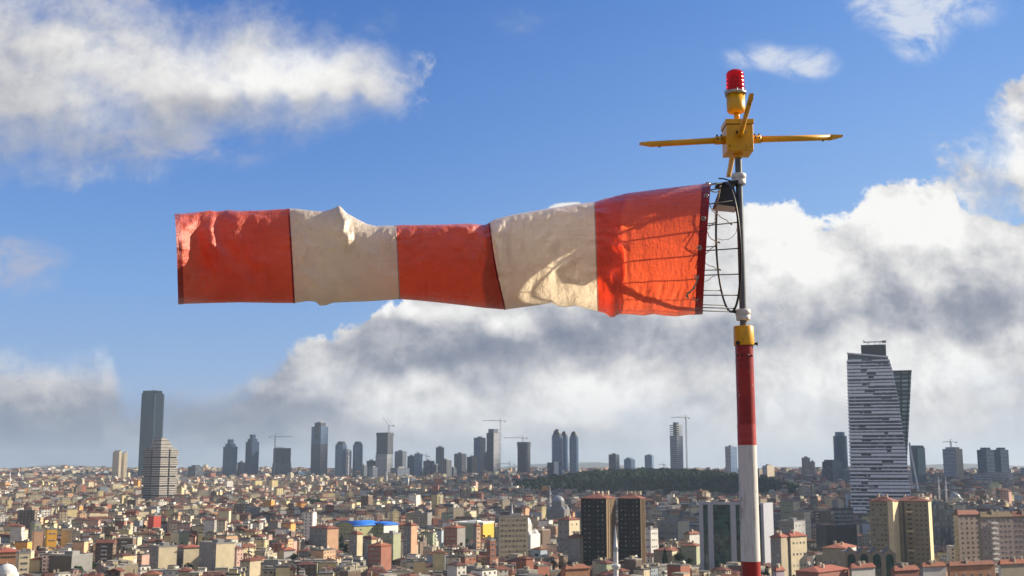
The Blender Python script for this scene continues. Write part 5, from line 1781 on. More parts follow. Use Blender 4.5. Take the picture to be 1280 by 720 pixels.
evs = [(a[1], 0, i) for i, a in enumerate(A)] + [(r_[4], 1, i) for i, r_ in enumerate(RECTS)]
evs.sort()
vis = np.zeros(NH)
pa_, pb_, pt_, pb2_ = rect_of(A[:, 0], A[:, 1], A[:, 2], A[:, 3], A[:, 4], A[:, 5])
for (yy, kind, i) in evs:
    if kind == 0:
        r_ = (pa_[i], pb_[i], pt_[i], pb2_[i])
    else:
        r_ = RECTS[i][:4]
    x0, x1 = int(max(0, r_[0] * S_)), int(min(1280 * S_, r_[1] * S_))
    y0, y1 = int(max(0, (r_[2] - 575) * S_)), int(min(145 * S_, (r_[3] - 575) * S_))
    if x1 <= x0 or y1 <= y0:
        continue
    sub = cover[y0:y1, x0:x1]
    if kind == 0:
        vis[i] = (~sub).sum() / S_ ** 2
    sub[:] = True
vis *= ~((A[:, 0] / A[:, 1] > .193) & (A[:, 0] / A[:, 1] < .214))   # the mast hides these
pick = np.argsort(-vis)[:250]
single = np.zeros(NH, bool)
single[pick] = True


def house_arrays(B):
    """vertices, faces, uvs, tints for many houses: walls and roofs apart"""
    n_ = len(B)
    x, y, w, d, rot, h = B[:, 0], B[:, 1], B[:, 2], B[:, 3], B[:, 4], B[:, 5]
    tone, rt, blank, jit = B[:, 6].astype(int), B[:, 7].astype(int), B[:, 8].astype(int), B[:, 9]
    base_ = ground(x, y) - 2.5
    ex = np.stack([np.cos(rot), np.sin(rot)], -1)
    ey = np.stack([-np.sin(rot), np.cos(rot)], -1)
    sx = np.array([-1, 1, 1, -1]) * .5
    sy = np.array([-1, -1, 1, 1]) * .5
    return x, y, w, d, rot, h, tone, rt, blank, jit, base_, ex, ey, sx, sy


def build_houses(B, origin=None):
    x, y, w, d, rot, h, tone, rt, blank, jit, base_, ex, ey, sx, sy = house_arrays(B)
    n_ = len(B)
    ox, oy, oz = origin if origin is not None else (0, 0, 0)
    c = np.stack([x - ox, y - oy], -1)
    pitched = rt < 3

    def corners(over):
        return c[:, None] + ex[:, None] * (sx[None] * (w[:, None] + over[:, None] * 2))[..., None] + ey[:, None] * (sy[None] * (d[:, None] + over[:, None] * 2))[..., None]
    k0 = corners(np.zeros(n_))
    Vw = np.zeros((n_, 8, 3))
    Vw[:, :4, :2] = k0
    Vw[:, 4:, :2] = k0
    Vw[:, :4, 2] = (base_ - oz)[:, None]
    top_ = base_ + 2.5 + h - oz
    Vw[:, 4:, 2] = top_[:, None]
    fw = np.array([[0, 1, 5, 4], [1, 2, 6, 5], [2, 3, 7, 6], [3, 0, 4, 7]])
    Fw = (fw[None] + (np.arange(n_) * 8)[:, None, None]).reshape(-1, 4)
    UVw = np.zeros((n_, 4, 4, 2))
    for j in range(4):
        L = w if j % 2 == 0 else d
        bl = ((blank >> j) & 1).astype(bool)
        vo = np.where(bl, -900.0, -2.5 + 0.0)
        u0 = 7.3 * j
        UVw[:, j, :, 0] = u0 + np.stack([0 * L, L, L, 0 * L], -1)
        UVw[:, j, :, 1] = vo[:, None] + np.stack([0 * h, 0 * h, h + 2.5, h + 2.5], -1)
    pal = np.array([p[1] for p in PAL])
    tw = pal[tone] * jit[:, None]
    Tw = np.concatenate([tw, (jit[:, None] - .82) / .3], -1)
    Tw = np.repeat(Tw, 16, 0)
    # roofs
    over = np.where(pitched, .55, .0)
    e0 = corners(over)
    rise = np.where(pitched, np.minimum(w, d) * .17 + .4, .0)
    z0 = top_ + .02
    Vr = np.zeros((n_, 10, 3))
    Vr[:, :4, :2] = e0
    Vr[:, :4, 2] = (z0 - np.where(pitched, .3, 0.0))[:, None]
    par = np.where(pitched, 0.02, .9)
    Vr[:, 4:8, :2] = e0
    Vr[:, 4:8, 2] = (z0 + par)[:, None]
    long_w = w >= d
    half = np.where(long_w, w, d) / 2 + over
    short = np.where(long_w, d, w) / 2 + over
    gable = (blank % 3 == 0)
    ins = np.where(gable, 0.05, short)
    ridge_ = np.maximum(half - ins, .05)
    dirv = np.where(long_w[:, None], ex, ey)
    Vr[:, 8, :2] = c - dirv * ridge_[:, None]
    Vr[:, 9, :2] = c + dirv * ridge_[:, None]
    Vr[:, 8:, 2] = (z0 + par + rise)[:, None]
    Fr_q = np.array([[0, 1, 5, 4], [1, 2, 6, 5], [2, 3, 7, 6], [3, 0, 4, 7]])
    fq_l = np.array([[4, 5, 9, 8], [6, 7, 8, 9]])
    ft_l = np.array([[5, 6, 9], [7, 4, 8]])
    fq_s = np.array([[5, 6, 9, 8], [7, 4, 8, 9]])
    ft_s = np.array([[4, 5, 8], [6, 7, 9]])
    off = (np.arange(n_) * 10)[:, None, None]
    FQ = np.concatenate([np.broadcast_to(Fr_q[None], (n_, 4, 4)), np.where(long_w[:, None, None], fq_l[None], fq_s[None])], 1) + off
    FT = np.where(long_w[:, None, None], ft_l[None], ft_s[None]) + off
    rc = np.array([p[1] for p in ROOF])[rt] * (1.9 - jit)[:, None] ** .7
    return Vw.reshape(-1, 3), Fw, UVw.reshape(-1, 2), Tw, Vr.reshape(-1, 3), FQ.reshape(-1, 4), FT.reshape(-1, 3), rc


def raw_mesh(name, V, quads, tris, mats, uv=None, loop_tint=None, mi=None):
    me = bpy.data.meshes.new(name)
    me.vertices.add(len(V))
    me.vertices.foreach_set('co', np.ascontiguousarray(V, np.float32).ravel())
    nl = quads.size + (tris.size if tris is not None else 0)
    me.loops.add(nl)
    li = quads.ravel() if tris is None else np.concatenate([quads.ravel(), tris.ravel()])
    me.loops.foreach_set('vertex_index', li.astype(np.int32))
    nq, nt = len(quads), 0 if tris is None else len(tris)
    me.polygons.add(nq + nt)
    ls = np.concatenate([np.arange(nq) * 4, nq * 4 + np.arange(nt) * 3])
    lt = np.concatenate([np.full(nq, 4), np.full(nt, 3)])
    me.polygons.foreach_set('loop_start', ls.astype(np.int32))
    me.polygons.foreach_set('loop_total', lt.astype(np.int32))
    if mi is not None:
        me.polygons.foreach_set('material_index', mi.astype(np.int32))
    me.polygons.foreach_set('use_smooth', np.zeros(nq + nt, bool))
    me.update(calc_edges=True)
    for m__ in mats:
        me.materials.append(m__)
    ul = me.uv_layers.new(name='UVMap')
    u_ = np.full((nl, 2), -900.0, np.float32)
    if uv is not None:
        u_[:len(uv)] = uv
    ul.data.foreach_set('uv', u_.ravel())
    if loop_tint is not None:
        ca_ = me.color_attributes.new('tint', 'FLOAT_COLOR', 'CORNER')
        ca_.data.foreach_set('color', np.ascontiguousarray(loop_tint, np.float32).ravel())
    return me


def roof_tint(rc, n_):
    q = np.repeat(rc, 6 * 4, 0)
    t = np.repeat(rc, 2 * 3, 0)
    a_ = np.concatenate([q, t])
    return np.concatenate([a_, np.ones((len(a_), 1))], -1)


# all that is too small or too many to single out: one object
B = A[~single]
ex_ = B[(B[:, 7] >= 3) & (rng.uniform(size=len(B)) < .4)].copy()
ex_[:, 2] *= rng.uniform(.45, .8, len(ex_)); ex_[:, 3] *= rng.uniform(.5, .85, len(ex_)); ex_[:, 5] += 2.8
ex_[:, 7] = rng.choice([1, 3, 4, 4], len(ex_)); ex_[:, 6] = np.where(rng.uniform(size=len(ex_)) < .5, ex_[:, 6], 3)
B = np.concatenate([B, ex_])
Vw, Fw, UVw, Tw, Vr, FQ, FT, rc = build_houses(B)
V = np.concatenate([Vw, Vr])
FQr, FTr = FQ + len(Vw), FT + len(Vw)
quads = np.concatenate([Fw, FQr])
mi = np.concatenate([np.zeros(len(Fw)), np.ones(len(FQr) + len(FTr))])
nq6 = np.repeat(rc, 24, 0)
nt6 = np.repeat(rc, 6, 0)
lt = np.concatenate([Tw, np.concatenate([nq6, np.ones((len(nq6), 1))], -1), np.concatenate([nt6, np.ones((len(nt6), 1))], -1)])
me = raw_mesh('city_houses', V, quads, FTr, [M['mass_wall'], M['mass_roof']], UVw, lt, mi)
tag(link('city_houses', me), kind='stuff', group='houses of the city')

# rooftop clutter of the ordinary houses: stair heads, tanks, chimneys
cb = A[(A[:, 1] < 2600)]
sel = cb[rng.uniform(size=len(cb)) < .55]
Vs, Fs = [], []
bx = np.array([[-1, -1, 0], [1, -1, 0], [1, 1, 0], [-1, 1, 0], [-1, -1, 1], [1, -1, 1], [1, 1, 1], [-1, 1, 1]], float)
bf = np.array([[0, 1, 5, 4], [1, 2, 6, 5], [2, 3, 7, 6], [3, 0, 4, 7], [4, 5, 6, 7]])
for a_ in sel:
    hh = gz(a_[0], a_[1]) + a_[5]
    s_ = rng.uniform(.5, 1.9) if a_[7] >= 3 else rng.uniform(.35, .7)
    ca, sa = math.cos(a_[4]), math.sin(a_[4])
    lx, ly = rng.uniform(-.3, .3) * a_[2], rng.uniform(-.3, .3) * a_[3]
    v = bx * [s_, s_ * rng.uniform(.7, 1.4), (2.6 if a_[7] >= 3 else 3.8) * rng.uniform(.7, 1.1)]
    v = np.stack([a_[0] + ca * (v[:, 0] + lx) - sa * (v[:, 1] + ly), a_[1] + sa * (v[:, 0] + lx) + ca * (v[:, 1] + ly), hh + v[:, 2]], -1)
    Fs.append(bf + 8 * len(Vs))
    Vs.append(v)
me = raw_mesh('roof_clutter', np.concatenate(Vs), np.concatenate(Fs), None, [G2])
tag(link('roof_clutter', me), kind='stuff', label='chimneys, stair heads and tanks on the city roofs')

# ---- the houses that show largest, each an object with wall, roof and, where they can be made out, windows
wm_list = [window_mesh(1.4, 1.5, FR_WHITE, GL['dark']), window_mesh(1.6, 1.4, FR_TAN, GL['dark']), window_mesh(1.4, 1.5, FR_WHITE, GL['grey'])]
plain = {}
m_, n, out = mat('house_wall_plain')
a = n.new('ShaderNodeAttribute', attribute_name='tint')
geo = n.new('ShaderNodeNewGeometry')
ns = n.noise(geo.outputs['Position'], 0.25, 6.0, 0.65)
pbsdf(n, out, n.v('SCALE', a.outputs['Color'], s=n.lin(ns, 0.3, 0.7, 0.8, 1.15)), 0.88)
M['plain_wall'] = m_
num = ['one', 'two', 'two', 'three', 'four', 'five', 'six', 'seven', 'eight', 'nine', 'ten', 'eleven', 'twelve', 'thirteen', 'fourteen', 'fifteen']
order = ['nearest', 'second', 'third', 'fourth', 'fifth', 'sixth', 'seventh', 'eighth', 'ninth', 'tenth', 'eleventh', 'twelfth', 'thirteenth']
idx = sorted(np.where(single)[0], key=lambda i: -vis[i])
info = []
for i in idx:
    a_ = A[i]
    cx_p, cy_p = (pa_[i] + pb_[i]) / 2, (pt_[i] + pb2_[i]) / 2
    dist = [(math.hypot((m[0] - cx_p), 2.2 * (m[1] - cy_p)), m) for m in MARKS]
    dm, m = min(dist, key=lambda t: t[0])
    ddx, ddy = cx_p - m[0], 2.2 * (cy_p - m[1])
    if abs(ddx) >= abs(ddy):
        side_ = 'left of' if ddx < 0 else 'right of'
    else:
        side_ = 'above' if ddy < 0 else 'below'
    nst = int(a_[5] / 3)
    kind_ = 'house' if nst <= 4 else 'block'
    rn = ROOF[int(a_[7])][0] + (' roof' if a_[7] < 3 else ' flat roof')
    desc = '%s %s-storey %s with %s' % (PAL[int(a_[6])][0], num[min(nst, 15)], kind_, rn)
    info.append([i, desc, side_, m[2], dm])
groups_ = {}
for r_ in info:
    groups_.setdefault((r_[1], r_[2], r_[3]), []).append(r_)
lab_of = {}
for (desc, side_, mk), lst in groups_.items():
    lst.sort(key=lambda r_: r_[4])
    for k, r_ in enumerate(lst):
        if len(lst) == 1:
            lab_of[r_[0]] = '%s, %s the %s' % (desc, side_, mk)
        else:
            lab_of[r_[0]] = '%s, %s such %s the %s' % (desc, order[min(k, 12)], side_, mk)
for k_, v_ in lab_of.items():
    if len(v_.split()) > 16:
        v_ = v_.replace(' flat roof', ' roof').replace(' such', '')
    if len(v_.split()) > 16:
        v_ = v_.replace('pale yellow', 'yellow').replace('pale green', 'greenish').replace('brick red', 'red').replace('pale blue', 'bluish')
    lab_of[k_] = v_
nwin = 0
for rank, i in enumerate(idx):
    a_ = A[i:i+1].copy()
    x, y = a_[0, 0], a_[0, 1]
    zb_ = gz(x, y)
    rot = a_[0, 4]
    w, d, h = a_[0, 2], a_[0, 3], a_[0, 5]
    nst = int(h / 3)
    root = empty('house' if nst <= 4 else 'apartment_block', (x, y, zb_), rot, lab_of[i], 'house' if nst <= 4 else 'apartment block', 'houses of the near quarters')
    loc = a_.copy()
    loc[0, 4] = 0.0
    loc[0, 0], loc[0, 1] = x, y
    Vw, Fw, UVw, Tw, Vr, FQ, FT, rc = build_houses(loc, (x, y, zb_))
    has_w = rank < 110
    me = raw_mesh('wall', Vw, Fw, None, [M['plain_wall'] if has_w else M['mass_wall']], UVw, Tw)
    link('wall', me, root)
    me = raw_mesh('roof', Vr, FQ, FT, [M['mass_roof']], None, roof_tint(rc, 1))
    ro = link('roof', me, root)
    cm_ = MB()
    rx, ry = random.Random(int(i)).uniform(-.25, .25) * w, random.Random(int(i) + 1).uniform(-.2, .2) * d
    if a_[0, 7] < 3:
        cm_.box(rx - .4, rx + .4, ry - .35, ry + .35, h + .2, h + 3.6)
        cm_.build('chimney', G2, ro)
    else:
        cm_.box(rx - 1.4, rx + 1.4, ry - 1.2, ry + 1.2, h + .03, h + 2.5)
        cm_.build('stair_head', G2, ro)
    if has_w:
        wm_ = wm_list[int(i) % 3]
        bl = int(a_[0, 8])
        # only the walls that look towards the town's front, where the picture shows them
        for j, (nm, ang_) in enumerate((('front', -PI/2), ('right', 0.0), ('back', PI/2), ('left', PI))):
            ga = ang_ + rot
            facing = -(math.cos(ga) * x + math.sin(ga) * y) / math.hypot(x, y)
            if facing < .12 or (bl >> j) & 1:
                continue
            L = w if j % 2 == 0 else d
            nx = max(2, int(L / 3.2))
            if (int(i) + j) % 2 == 0 and L > 8:
                bw_ = L * (.22 + .1 * (int(i) % 3))
                off_ = L * (-.18 + .18 * (int(i) % 3))
                key_ = ('balc', round(bw_, 1))
                if key_ not in _wm:
                    bb_ = MB()
                    bb_.box(-bw_ / 2, bw_ / 2, -1.2, -.02, -.15, 0)
                    bb_.box(-bw_ / 2, bw_ / 2, -1.2, -1.1, 0, .95)
                    bb_.box(-bw_ / 2, -bw_ / 2 + .1, -1.1, -.02, 0, .95)
                    bb_.box(bw_ / 2 - .1, bw_ / 2, -1.1, -.02, 0, .95)
                    _wm[key_] = bb_.mesh('balcony', FR_WHITE)
                for fz in range(1, nst):
                    z = 3.0 * fz + .15
                    if nm == 'front':
                        link('balcony', _wm[key_], root, (off_, -d/2, z))
                    elif nm == 'right':
                        link('balcony', _wm[key_], root, (w/2, off_, z), (0, 0, PI/2))
                    elif nm == 'back':
                        link('balcony', _wm[key_], root, (off_, d/2, z), (0, 0, PI))
                    else:
                        link('balcony', _wm[key_], root, (-w/2, off_, z), (0, 0, -PI/2))
            for fz in range(nst):
                for fx in range(nx):
                    u = -L/2 + L * (fx + .5) / nx
                    z = 3.0 * fz + 1.7
                    wq_ = curtained(wm_) if _wr.random() < .2 else wm_
                    if nm == 'front':
                        link('window', wq_, root, (u, -d/2, z))
                    elif nm == 'right':
                        link('window', wq_, root, (w/2, u, z), (0, 0, PI/2))
                    elif nm == 'back':
                        link('window', wq_, root, (u, d/2, z), (0, 0, PI))
                    else:
                        link('window', wq_, root, (-w/2, u, z), (0, 0, -PI/2))
                    nwin += 1
print('houses', NH, 'singled out', len(idx), 'windows', nwin)
# ------------------------------------------------------------------ trees
def leaf_mat(name, c0, c1):
    m_, n, out = mat(name)
    geo = n.new('ShaderNodeNewGeometry')
    oi = n.new('ShaderNodeObjectInfo')
    ns = n.noise(geo.outputs['Position'], 0.5, 4.0, 0.6)
    c_ = n.mix(n.lin(ns, .3, .7), c0, c1)
    d_ = n.new('ShaderNodeBsdfDiffuse'); n.put(d_.inputs[0], c_)
    t_ = n.new('ShaderNodeBsdfTranslucent'); n.put(t_.inputs[0], c_)
    mx = n.new('ShaderNodeMixShader'); mx.inputs[0].default_value = .25
    n.t.links.new(d_.outputs[0], mx.inputs[1]); n.t.links.new(t_.outputs[0], mx.inputs[2])
    n.t.links.new(mx.outputs[0], out.inputs['Surface'])
    return m_


LEAF = {'dark': leaf_mat('dark_foliage', (.018, .032, .018), (.04, .06, .03)), 'green': leaf_mat('green_foliage', (.03, .05, .02), (.07, .09, .035)),
        'bare': leaf_mat('bare_twigs', (.075, .055, .04), (.14, .105, .075)), 'far': leaf_mat('wood_foliage', (.012, .024, .018), (.05, .068, .04))}
BARK = paint('bark', (.10, .075, .055), .9, .25, 1.0)


def crown_mesh(kind, seed):
    r_ = np.random.default_rng(seed)
    quads = []
    if kind == 'conifer':
        for k in range(900):
            t = r_.uniform(0, 1) ** .8
            rad = (1 - t) * 2.3 + .15
            a_ = r_.uniform(0, 2 * PI)
            rr_ = rad * r_.uniform(.45, 1.08) * (1 + .18 * math.sin(a_ * 3 + t * 25))
            quads.append((rr_ * math.cos(a_), rr_ * math.sin(a_), 1.2 + t * 9.0 - rr_ * .25, r_.uniform(.16, .36)))
    else:
        nclump = 26
        for c_ in range(nclump):
            v = r_.normal(size=3); v /= np.linalg.norm(v)
            cc = v * r_.uniform(.45, 1.0) * np.array([3.0, 3.0, 2.6]) + [0, 0, 6.0]
            sz = r_.uniform(.7, 1.35)
            n_ = 44 if kind == 'broad' else 40
            for k in range(n_):
                p = cc + r_.normal(size=3) * sz * .5
                quads.append((p[0], p[1], p[2], r_.uniform(.13, .34)))
    V, Fq = [], []
    for (x, y, z, s_) in quads:
        u = r_.normal(size=3); u /= np.linalg.norm(u)
        w_ = np.cross(u, r_.normal(size=3)); w_ /= np.linalg.norm(w_)
        if kind == 'bare':
            u, w_ = u * s_ * 2.6, w_ * s_ * .16
            if u[2] < 0:
                u = -u
        else:
            u, w_ = u * s_, w_ * s_ * .8
        b0_ = len(V)
        p = np.array([x, y, z])
        V += [p - u - w_, p + u - w_, p + u + w_, p - u + w_]
        Fq.append((b0_, b0_ + 1, b0_ + 2, b0_ + 3))
    me = bpy.data.meshes.new('crown')
    me.from_pydata([tuple(v) for v in V], [], Fq)
    me.materials.append(LEAF[{'conifer': 'dark', 'broad': 'green', 'bare': 'bare'}[kind]])
    return me


def trunk_mesh(kind, seed):
    r_ = random.Random(seed)
    b = MB()
    if kind == 'conifer':
        b.tube((0, 0, 0), (0, 0, 9.4), .24, .04, n=7)
    else:
        b.tube((0, 0, 0), (.1, 0, 3.4), .26, .18, n=7)
        for k in range(7):
            a_ = k * 2.4 + r_.uniform(-.3, .3)
            z0 = r_.uniform(2.4, 3.4)
            p1 = (1.2 * math.cos(a_), 1.2 * math.sin(a_), z0 + r_.uniform(1.3, 2.2))
            b.tube((.08, 0, z0), p1, .13, .08, n=5)
            for q in (-.5, .4):
                b.tube(p1, (2.4 * math.cos(a_ + q), 2.4 * math.sin(a_ + q), p1[2] + r_.uniform(.8, 2.0)), .08, .03, n=4)
    return b.mesh('trunk', BARK)


TR = {k: [(crown_mesh(k, s_), trunk_mesh(k, s_)) for s_ in (1, 2, 3)] for k in ('conifer', 'broad', 'bare')}
trees = [  # kind, px, py of the foot, height in metres, where
    ('conifer', 997, 703, 12, 'beside the cream house right of the mast'), ('broad', 1014, 690, 12, 'left of the low villa with the long red roof'),
    ('broad', 1026, 694, 10, 'in front of the navy hall'), ('broad', 1042, 697, 7, 'in front of the low villa, middle one'), ('broad', 1054, 699, 7, 'in front of the low villa, right one'),
    ('conifer', 829, 704, 13, 'in front of the orange-roofed low house'), ('broad', 846, 703, 11, 'right of the conifer by the orange-roofed house'),
    ('broad', 858, 706, 9, 'at the left foot of the green glass office'), ('bare', 876, 709, 8, 'under the left pier of the green glass office'),
    ('bare', 592, 715, 12, 'left of the pair of brown trees at the bottom centre'), ('bare', 603, 717, 13, 'right of the pair of brown trees at the bottom centre'),
    ('bare', 679, 716, 11, 'leftmost before the dark twin blocks'), ('bare', 690, 714, 12, 'second before the dark twin blocks'), ('bare', 702, 715, 12, 'third before the dark twin blocks'),
    ('bare', 712, 713, 11, 'fourth before the dark twin blocks'), ('bare', 723, 712, 9, 'at the left foot of the dark twin blocks'),
    ('bare', 779, 710, 8, 'right of the white minaret'), ('bare', 790, 710, 8, 'second right of the white minaret'), ('bare', 800, 708, 8, 'at the right foot of the dark twin blocks'),
    ('bare', 1167, 688, 12, 'left before the humped glass building'), ('bare', 1176, 689, 13, 'middle before the humped glass building'), ('bare', 1184, 688, 11, 'right before the humped glass building'),
    ('broad', 84, 684, 9, 'above the dark block of the lower left'), ('conifer', 152, 668, 12, 'uppermost in the dark lane of the left quarter'), ('conifer', 156, 680, 12, 'middle in the dark lane of the left quarter'),
    ('broad', 149, 690, 10, 'lowest in the dark lane of the left quarter'), ('broad', 240, 715, 10, 'below the cream blocks of the lower left'), ('broad', 120, 712, 9, 'right of the dark block of the lower left'),
    ('broad', 370, 700, 9, 'beside the lone bright cream house'), ('broad', 523, 690, 10, 'right of the house with the peach side'), ('broad', 541, 678, 10, 'right of the grey-brown office block'),
    ('broad', 582, 680, 9, 'under the white-roofed hall'), ('conifer', 635, 706, 9, 'below the broad tan block'), ('bare', 655, 712, 10, 'below the white mosque'),
    ('broad', 1212, 622, 16, 'dark clump high at the right, left tree'), ('broad', 1220, 620, 17, 'dark clump high at the right, right tree'),
    ('broad', 416, 716, 9, 'at the bottom left of centre'), ('broad', 316, 716, 8, 'right of the large blank cream wall'), ('conifer', 1124, 706, 8, 'at the right end of the arched hall'),
    ('broad', 1250, 704, 8, 'at the foot of the largest pinkish block'),
]
kl = {'conifer': 'dark pointed conifer', 'broad': 'dark leafy evergreen tree', 'bare': 'brown leafless winter tree'}
rr = random.Random(8)
for i, (k, px, py, hh, where) in enumerate(trees):
    Yt = 75 * F / (py - 588.3)
    for _ in range(4):
        xx = at(px, 588, 1).x * Yt
        Yt = (75 - gz(xx, Yt)) * F / (py - 588.3)
    xx = at(px, 588, 1).x * Yt
    root = empty({'conifer': 'conifer', 'broad': 'evergreen_tree', 'bare': 'bare_tree'}[k], (xx, Yt, gz(xx, Yt) - .1), rr.uniform(0, 6.28), '%s %s' % (kl[k], where), 'tree', 'trees among the near houses')
    s_ = hh / 9.5
    root.scale = (s_ * rr.uniform(.9, 1.15), s_ * rr.uniform(.9, 1.15), s_)
    cme, tme = TR[k][i % 3]
    link('crown', cme, root)
    link('trunk', tme, root)


def wood(name, label, pts, rad=(3.2, 5.5)):
    """a far-off wood that reads as one mass: many rough crowns in one object"""
    ph = (1 + 5 ** .5) / 2
    ico = np.array([(-1, ph, 0), (1, ph, 0), (-1, -ph, 0), (1, -ph, 0), (0, -1, ph), (0, 1, ph), (0, -1, -ph), (0, 1, -ph), (ph, 0, -1), (ph, 0, 1), (-ph, 0, -1), (-ph, 0, 1)]) / 1.9
    fi = np.array([(0,11,5),(0,5,1),(0,1,7),(0,7,10),(0,10,11),(1,5,9),(5,11,4),(11,10,2),(10,7,6),(7,1,8),(3,9,4),(3,4,2),(3,2,6),(3,6,8),(3,8,9),(4,9,5),(2,4,11),(6,2,10),(8,6,7),(9,8,1)])
    n_ = len(pts)
    sub = 4
    V, Fc = [], []
    r_ = np.random.default_rng(5)
    for s in range(sub):
        rd = r_.uniform(rad[0], rad[1], n_) * (.75 if s else 1)
        v = ico[None] * rd[:, None, None] * (1 + r_.normal(0, .30, (n_, 12, 1))) * np.array([1, 1, 1.15])
        off = r_.normal(0, 2.2, (n_, 3)) * (1 if s else 0)
        v = v + (pts + off + np.array([0, 0, 4.5]))[:, None]
        Fc.append(fi[None] + (np.arange(n_) * 12 + s * n_ * 12)[:, None, None])
        V.append(v.reshape(-1, 3))
    V = np.concatenate(V)
    Fc = np.concatenate([f.reshape(-1, 3) for f in Fc])
    me = bpy.data.meshes.new(name)
    me.vertices.add(len(V)); me.vertices.foreach_set('co', V.astype(np.float32).ravel())
    me.loops.add(Fc.size); me.loops.foreach_set('vertex_index', Fc.astype(np.int32).ravel())
    me.polygons.add(len(Fc)); me.polygons.foreach_set('loop_start', np.arange(0, Fc.size, 3, dtype=np.int32)); me.polygons.foreach_set('loop_total', np.full(len(Fc), 3, np.int32))
    me.update(calc_edges=True)
    me.materials.append(LEAF['far'])
    tag(link(name, me), label, kind='stuff')


r_ = np.random.default_rng(9)
q = r_.uniform(-1, 1, (3600, 2))
q = q[(q ** 2).sum(1) < 1]
X_, Y_ = 300 + q[:, 0] * 310, 2480 + q[:, 1] * 330
wood('wood', 'dark wood covering the low hill left of the mast', np.stack([X_, Y_, ground(X_, Y_)], -1), (2.6, 6.8))
X_ = r_.uniform(-400, -180, 900); Y_ = r_.uniform(1735, 1985, 900)
pxx = proj(X_, Y_, ground(X_, Y_))[0]
k_ = (pxx > 352) & (pxx < 470)
wood('tree_belt', 'belt of dark trees among the houses left of centre', np.stack([X_, Y_, ground(X_, Y_)], -1)[k_], (2.2, 4.0))
# clumps of garden trees scattered between the houses
gx, gy = r_.uniform(-1500, 1500, 9000), r_.uniform(760, 3200, 9000)
near_h = np.full(gx.shape, 99.0)
for s in range(0, len(A), 4000):
    blk = A[s:s + 4000]
    m2 = blk[:, 1] < 3300
    blk = blk[m2]
    if len(blk):
        for t in range(0, len(gx), 1500):
            dd_ = np.hypot(blk[None, :, 0] - gx[t:t+1500, None], blk[None, :, 1] - gy[t:t+1500, None]).min(1)
            near_h[t:t+1500] = np.minimum(near_h[t:t+1500], dd_)
fh_ = np.full(gx.shape, 99.0)
for (fx, fy, fr) in FOOT:
    fh_ = np.minimum(fh_, np.hypot(gx - fx, gy - fy) - fr)
k_ = (near_h > 9.5) & (fh_ > 2) & (np.abs(gx) < .46 * gy + 20)
wood('garden_trees', 'dark garden trees scattered between the houses of the city', np.stack([gx, gy, ground(gx, gy)], -1)[k_][:3000], (1.6, 3.4))

# ---- satellite dishes on the near roofs
db = MB()
db.lathe([(0.0, 0.0), (.28, .03), (.55, .13), (.56, .15), (.28, .06), (0.0, .03)], axis=(.55, -.6, .6), origin=(0, 0, 1.0), n=12)
dish_m = db.mesh('reflector', M['white_paint'])
arm = MB(); arm.tube((0, 0, 0), (0, 0, 1.0), .04, n=5); arm.tube((0, 0, 1.0), (.33, -.36, 1.36), .025, n=4)
arm_m = arm.mesh('mount', M['steel'])
cand = [i for i in idx if A[i, 7] >= 3][:36]
rr = random.Random(21)
dsh = []
for n_i, i in enumerate(cand):
    a_ = A[i]
    z = gz(a_[0], a_[1]) + a_[5] + .9
    cr, sr = math.cos(a_[4]), math.sin(a_[4])
    lx, ly = rr.uniform(-.35, .35) * a_[2], -.36 * a_[3]
    cut = lab_of[i].split(',')
    lab = 'white satellite dish on the roof of the %s' % lab_of[i].replace(' with ' + ROOF[int(a_[7])][0] + ' flat roof', '').replace(' with ' + ROOF[int(a_[7])][0] + ' roof', '')
    words = lab.split()
    if len(words) > 16:
        lab = lab.replace('white satellite dish on the roof of the ', 'white dish on ')
    if len(lab.split()) > 16:
        lab = lab.replace(' such', '').replace(' storey', '')
    root = empty('satellite_dish', (a_[0] + cr * lx - sr * ly, a_[1] + sr * lx + cr * ly, z), rr.uniform(-.3, .3), lab, 'satellite dish', 'satellite dishes on the flat roofs')
    root.scale = (1.5, 1.5, 1.5)
    link('reflector', dish_m, root)
    link('mount', arm_m, root)
# ------------------------------------------------------------------ the mast with its bands
YM = 8.0
pxm = YM / F
mx = at(926.0, 300, YM).x
zat = lambda py, px=926: at(px, py, YM).z
q_ = lambda px, py, Y=YM: at(px, py, Y)

m_, n, out = mat('mast_red_paint')
geo = n.new('ShaderNodeNewGeometry')
ns = n.noise(geo.outputs['Position'], 9.0, 6.0, 0.7)
ns2 = n.noise(n.v('MULTIPLY', geo.outputs['Position'], (1, 1, .25)), 26.0, 5.0, 0.6)
c_ = n.mix(n.smooth(ns, .38, .62), (.36, .018, .012), (.27, .014, .012))
c_ = n.mix(n.smooth(ns2, .66, .74), c_, (.10, .045, .03))
chip = n.noise(geo.outputs['Position'], 48.0, 3.0, 0.5)
c_ = n.mix(n.smooth(chip, .70, .72), c_, (.42, .30, .25))
pbsdf(n, out, c_, .38, bump=ns2, bd=.002, bs=.3)
M['red_paint'] = m_
m_, n, out = mat('mast_faded_red_paint')
geo = n.new('ShaderNodeNewGeometry')
ns = n.noise(n.v('MULTIPLY', geo.outputs['Position'], (1, 1, 5)), 12.0, 6.0, 0.7)
pbsdf(n, out, n.mix(n.smooth(ns, .4, .6), (.47, .055, .05), (.38, .035, .035)), .5)
M['faded_red'] = m_
m_, n, out = mat('mast_white_paint')
geo = n.new('ShaderNodeNewGeometry')
pos = geo.outputs['Position']
st = n.noise(n.v('MULTIPLY', pos, (1, 1, .07)), 60.0, 6.0, 0.65)
bl = n.noise(n.v('MULTIPLY', pos, (1, 1, .5)), 7.0, 6.0, 0.65)
s3 = n.xyz(pos)
leftside = n.smooth(n.m('SUBTRACT', s3[0], mx), -.01, -.065)
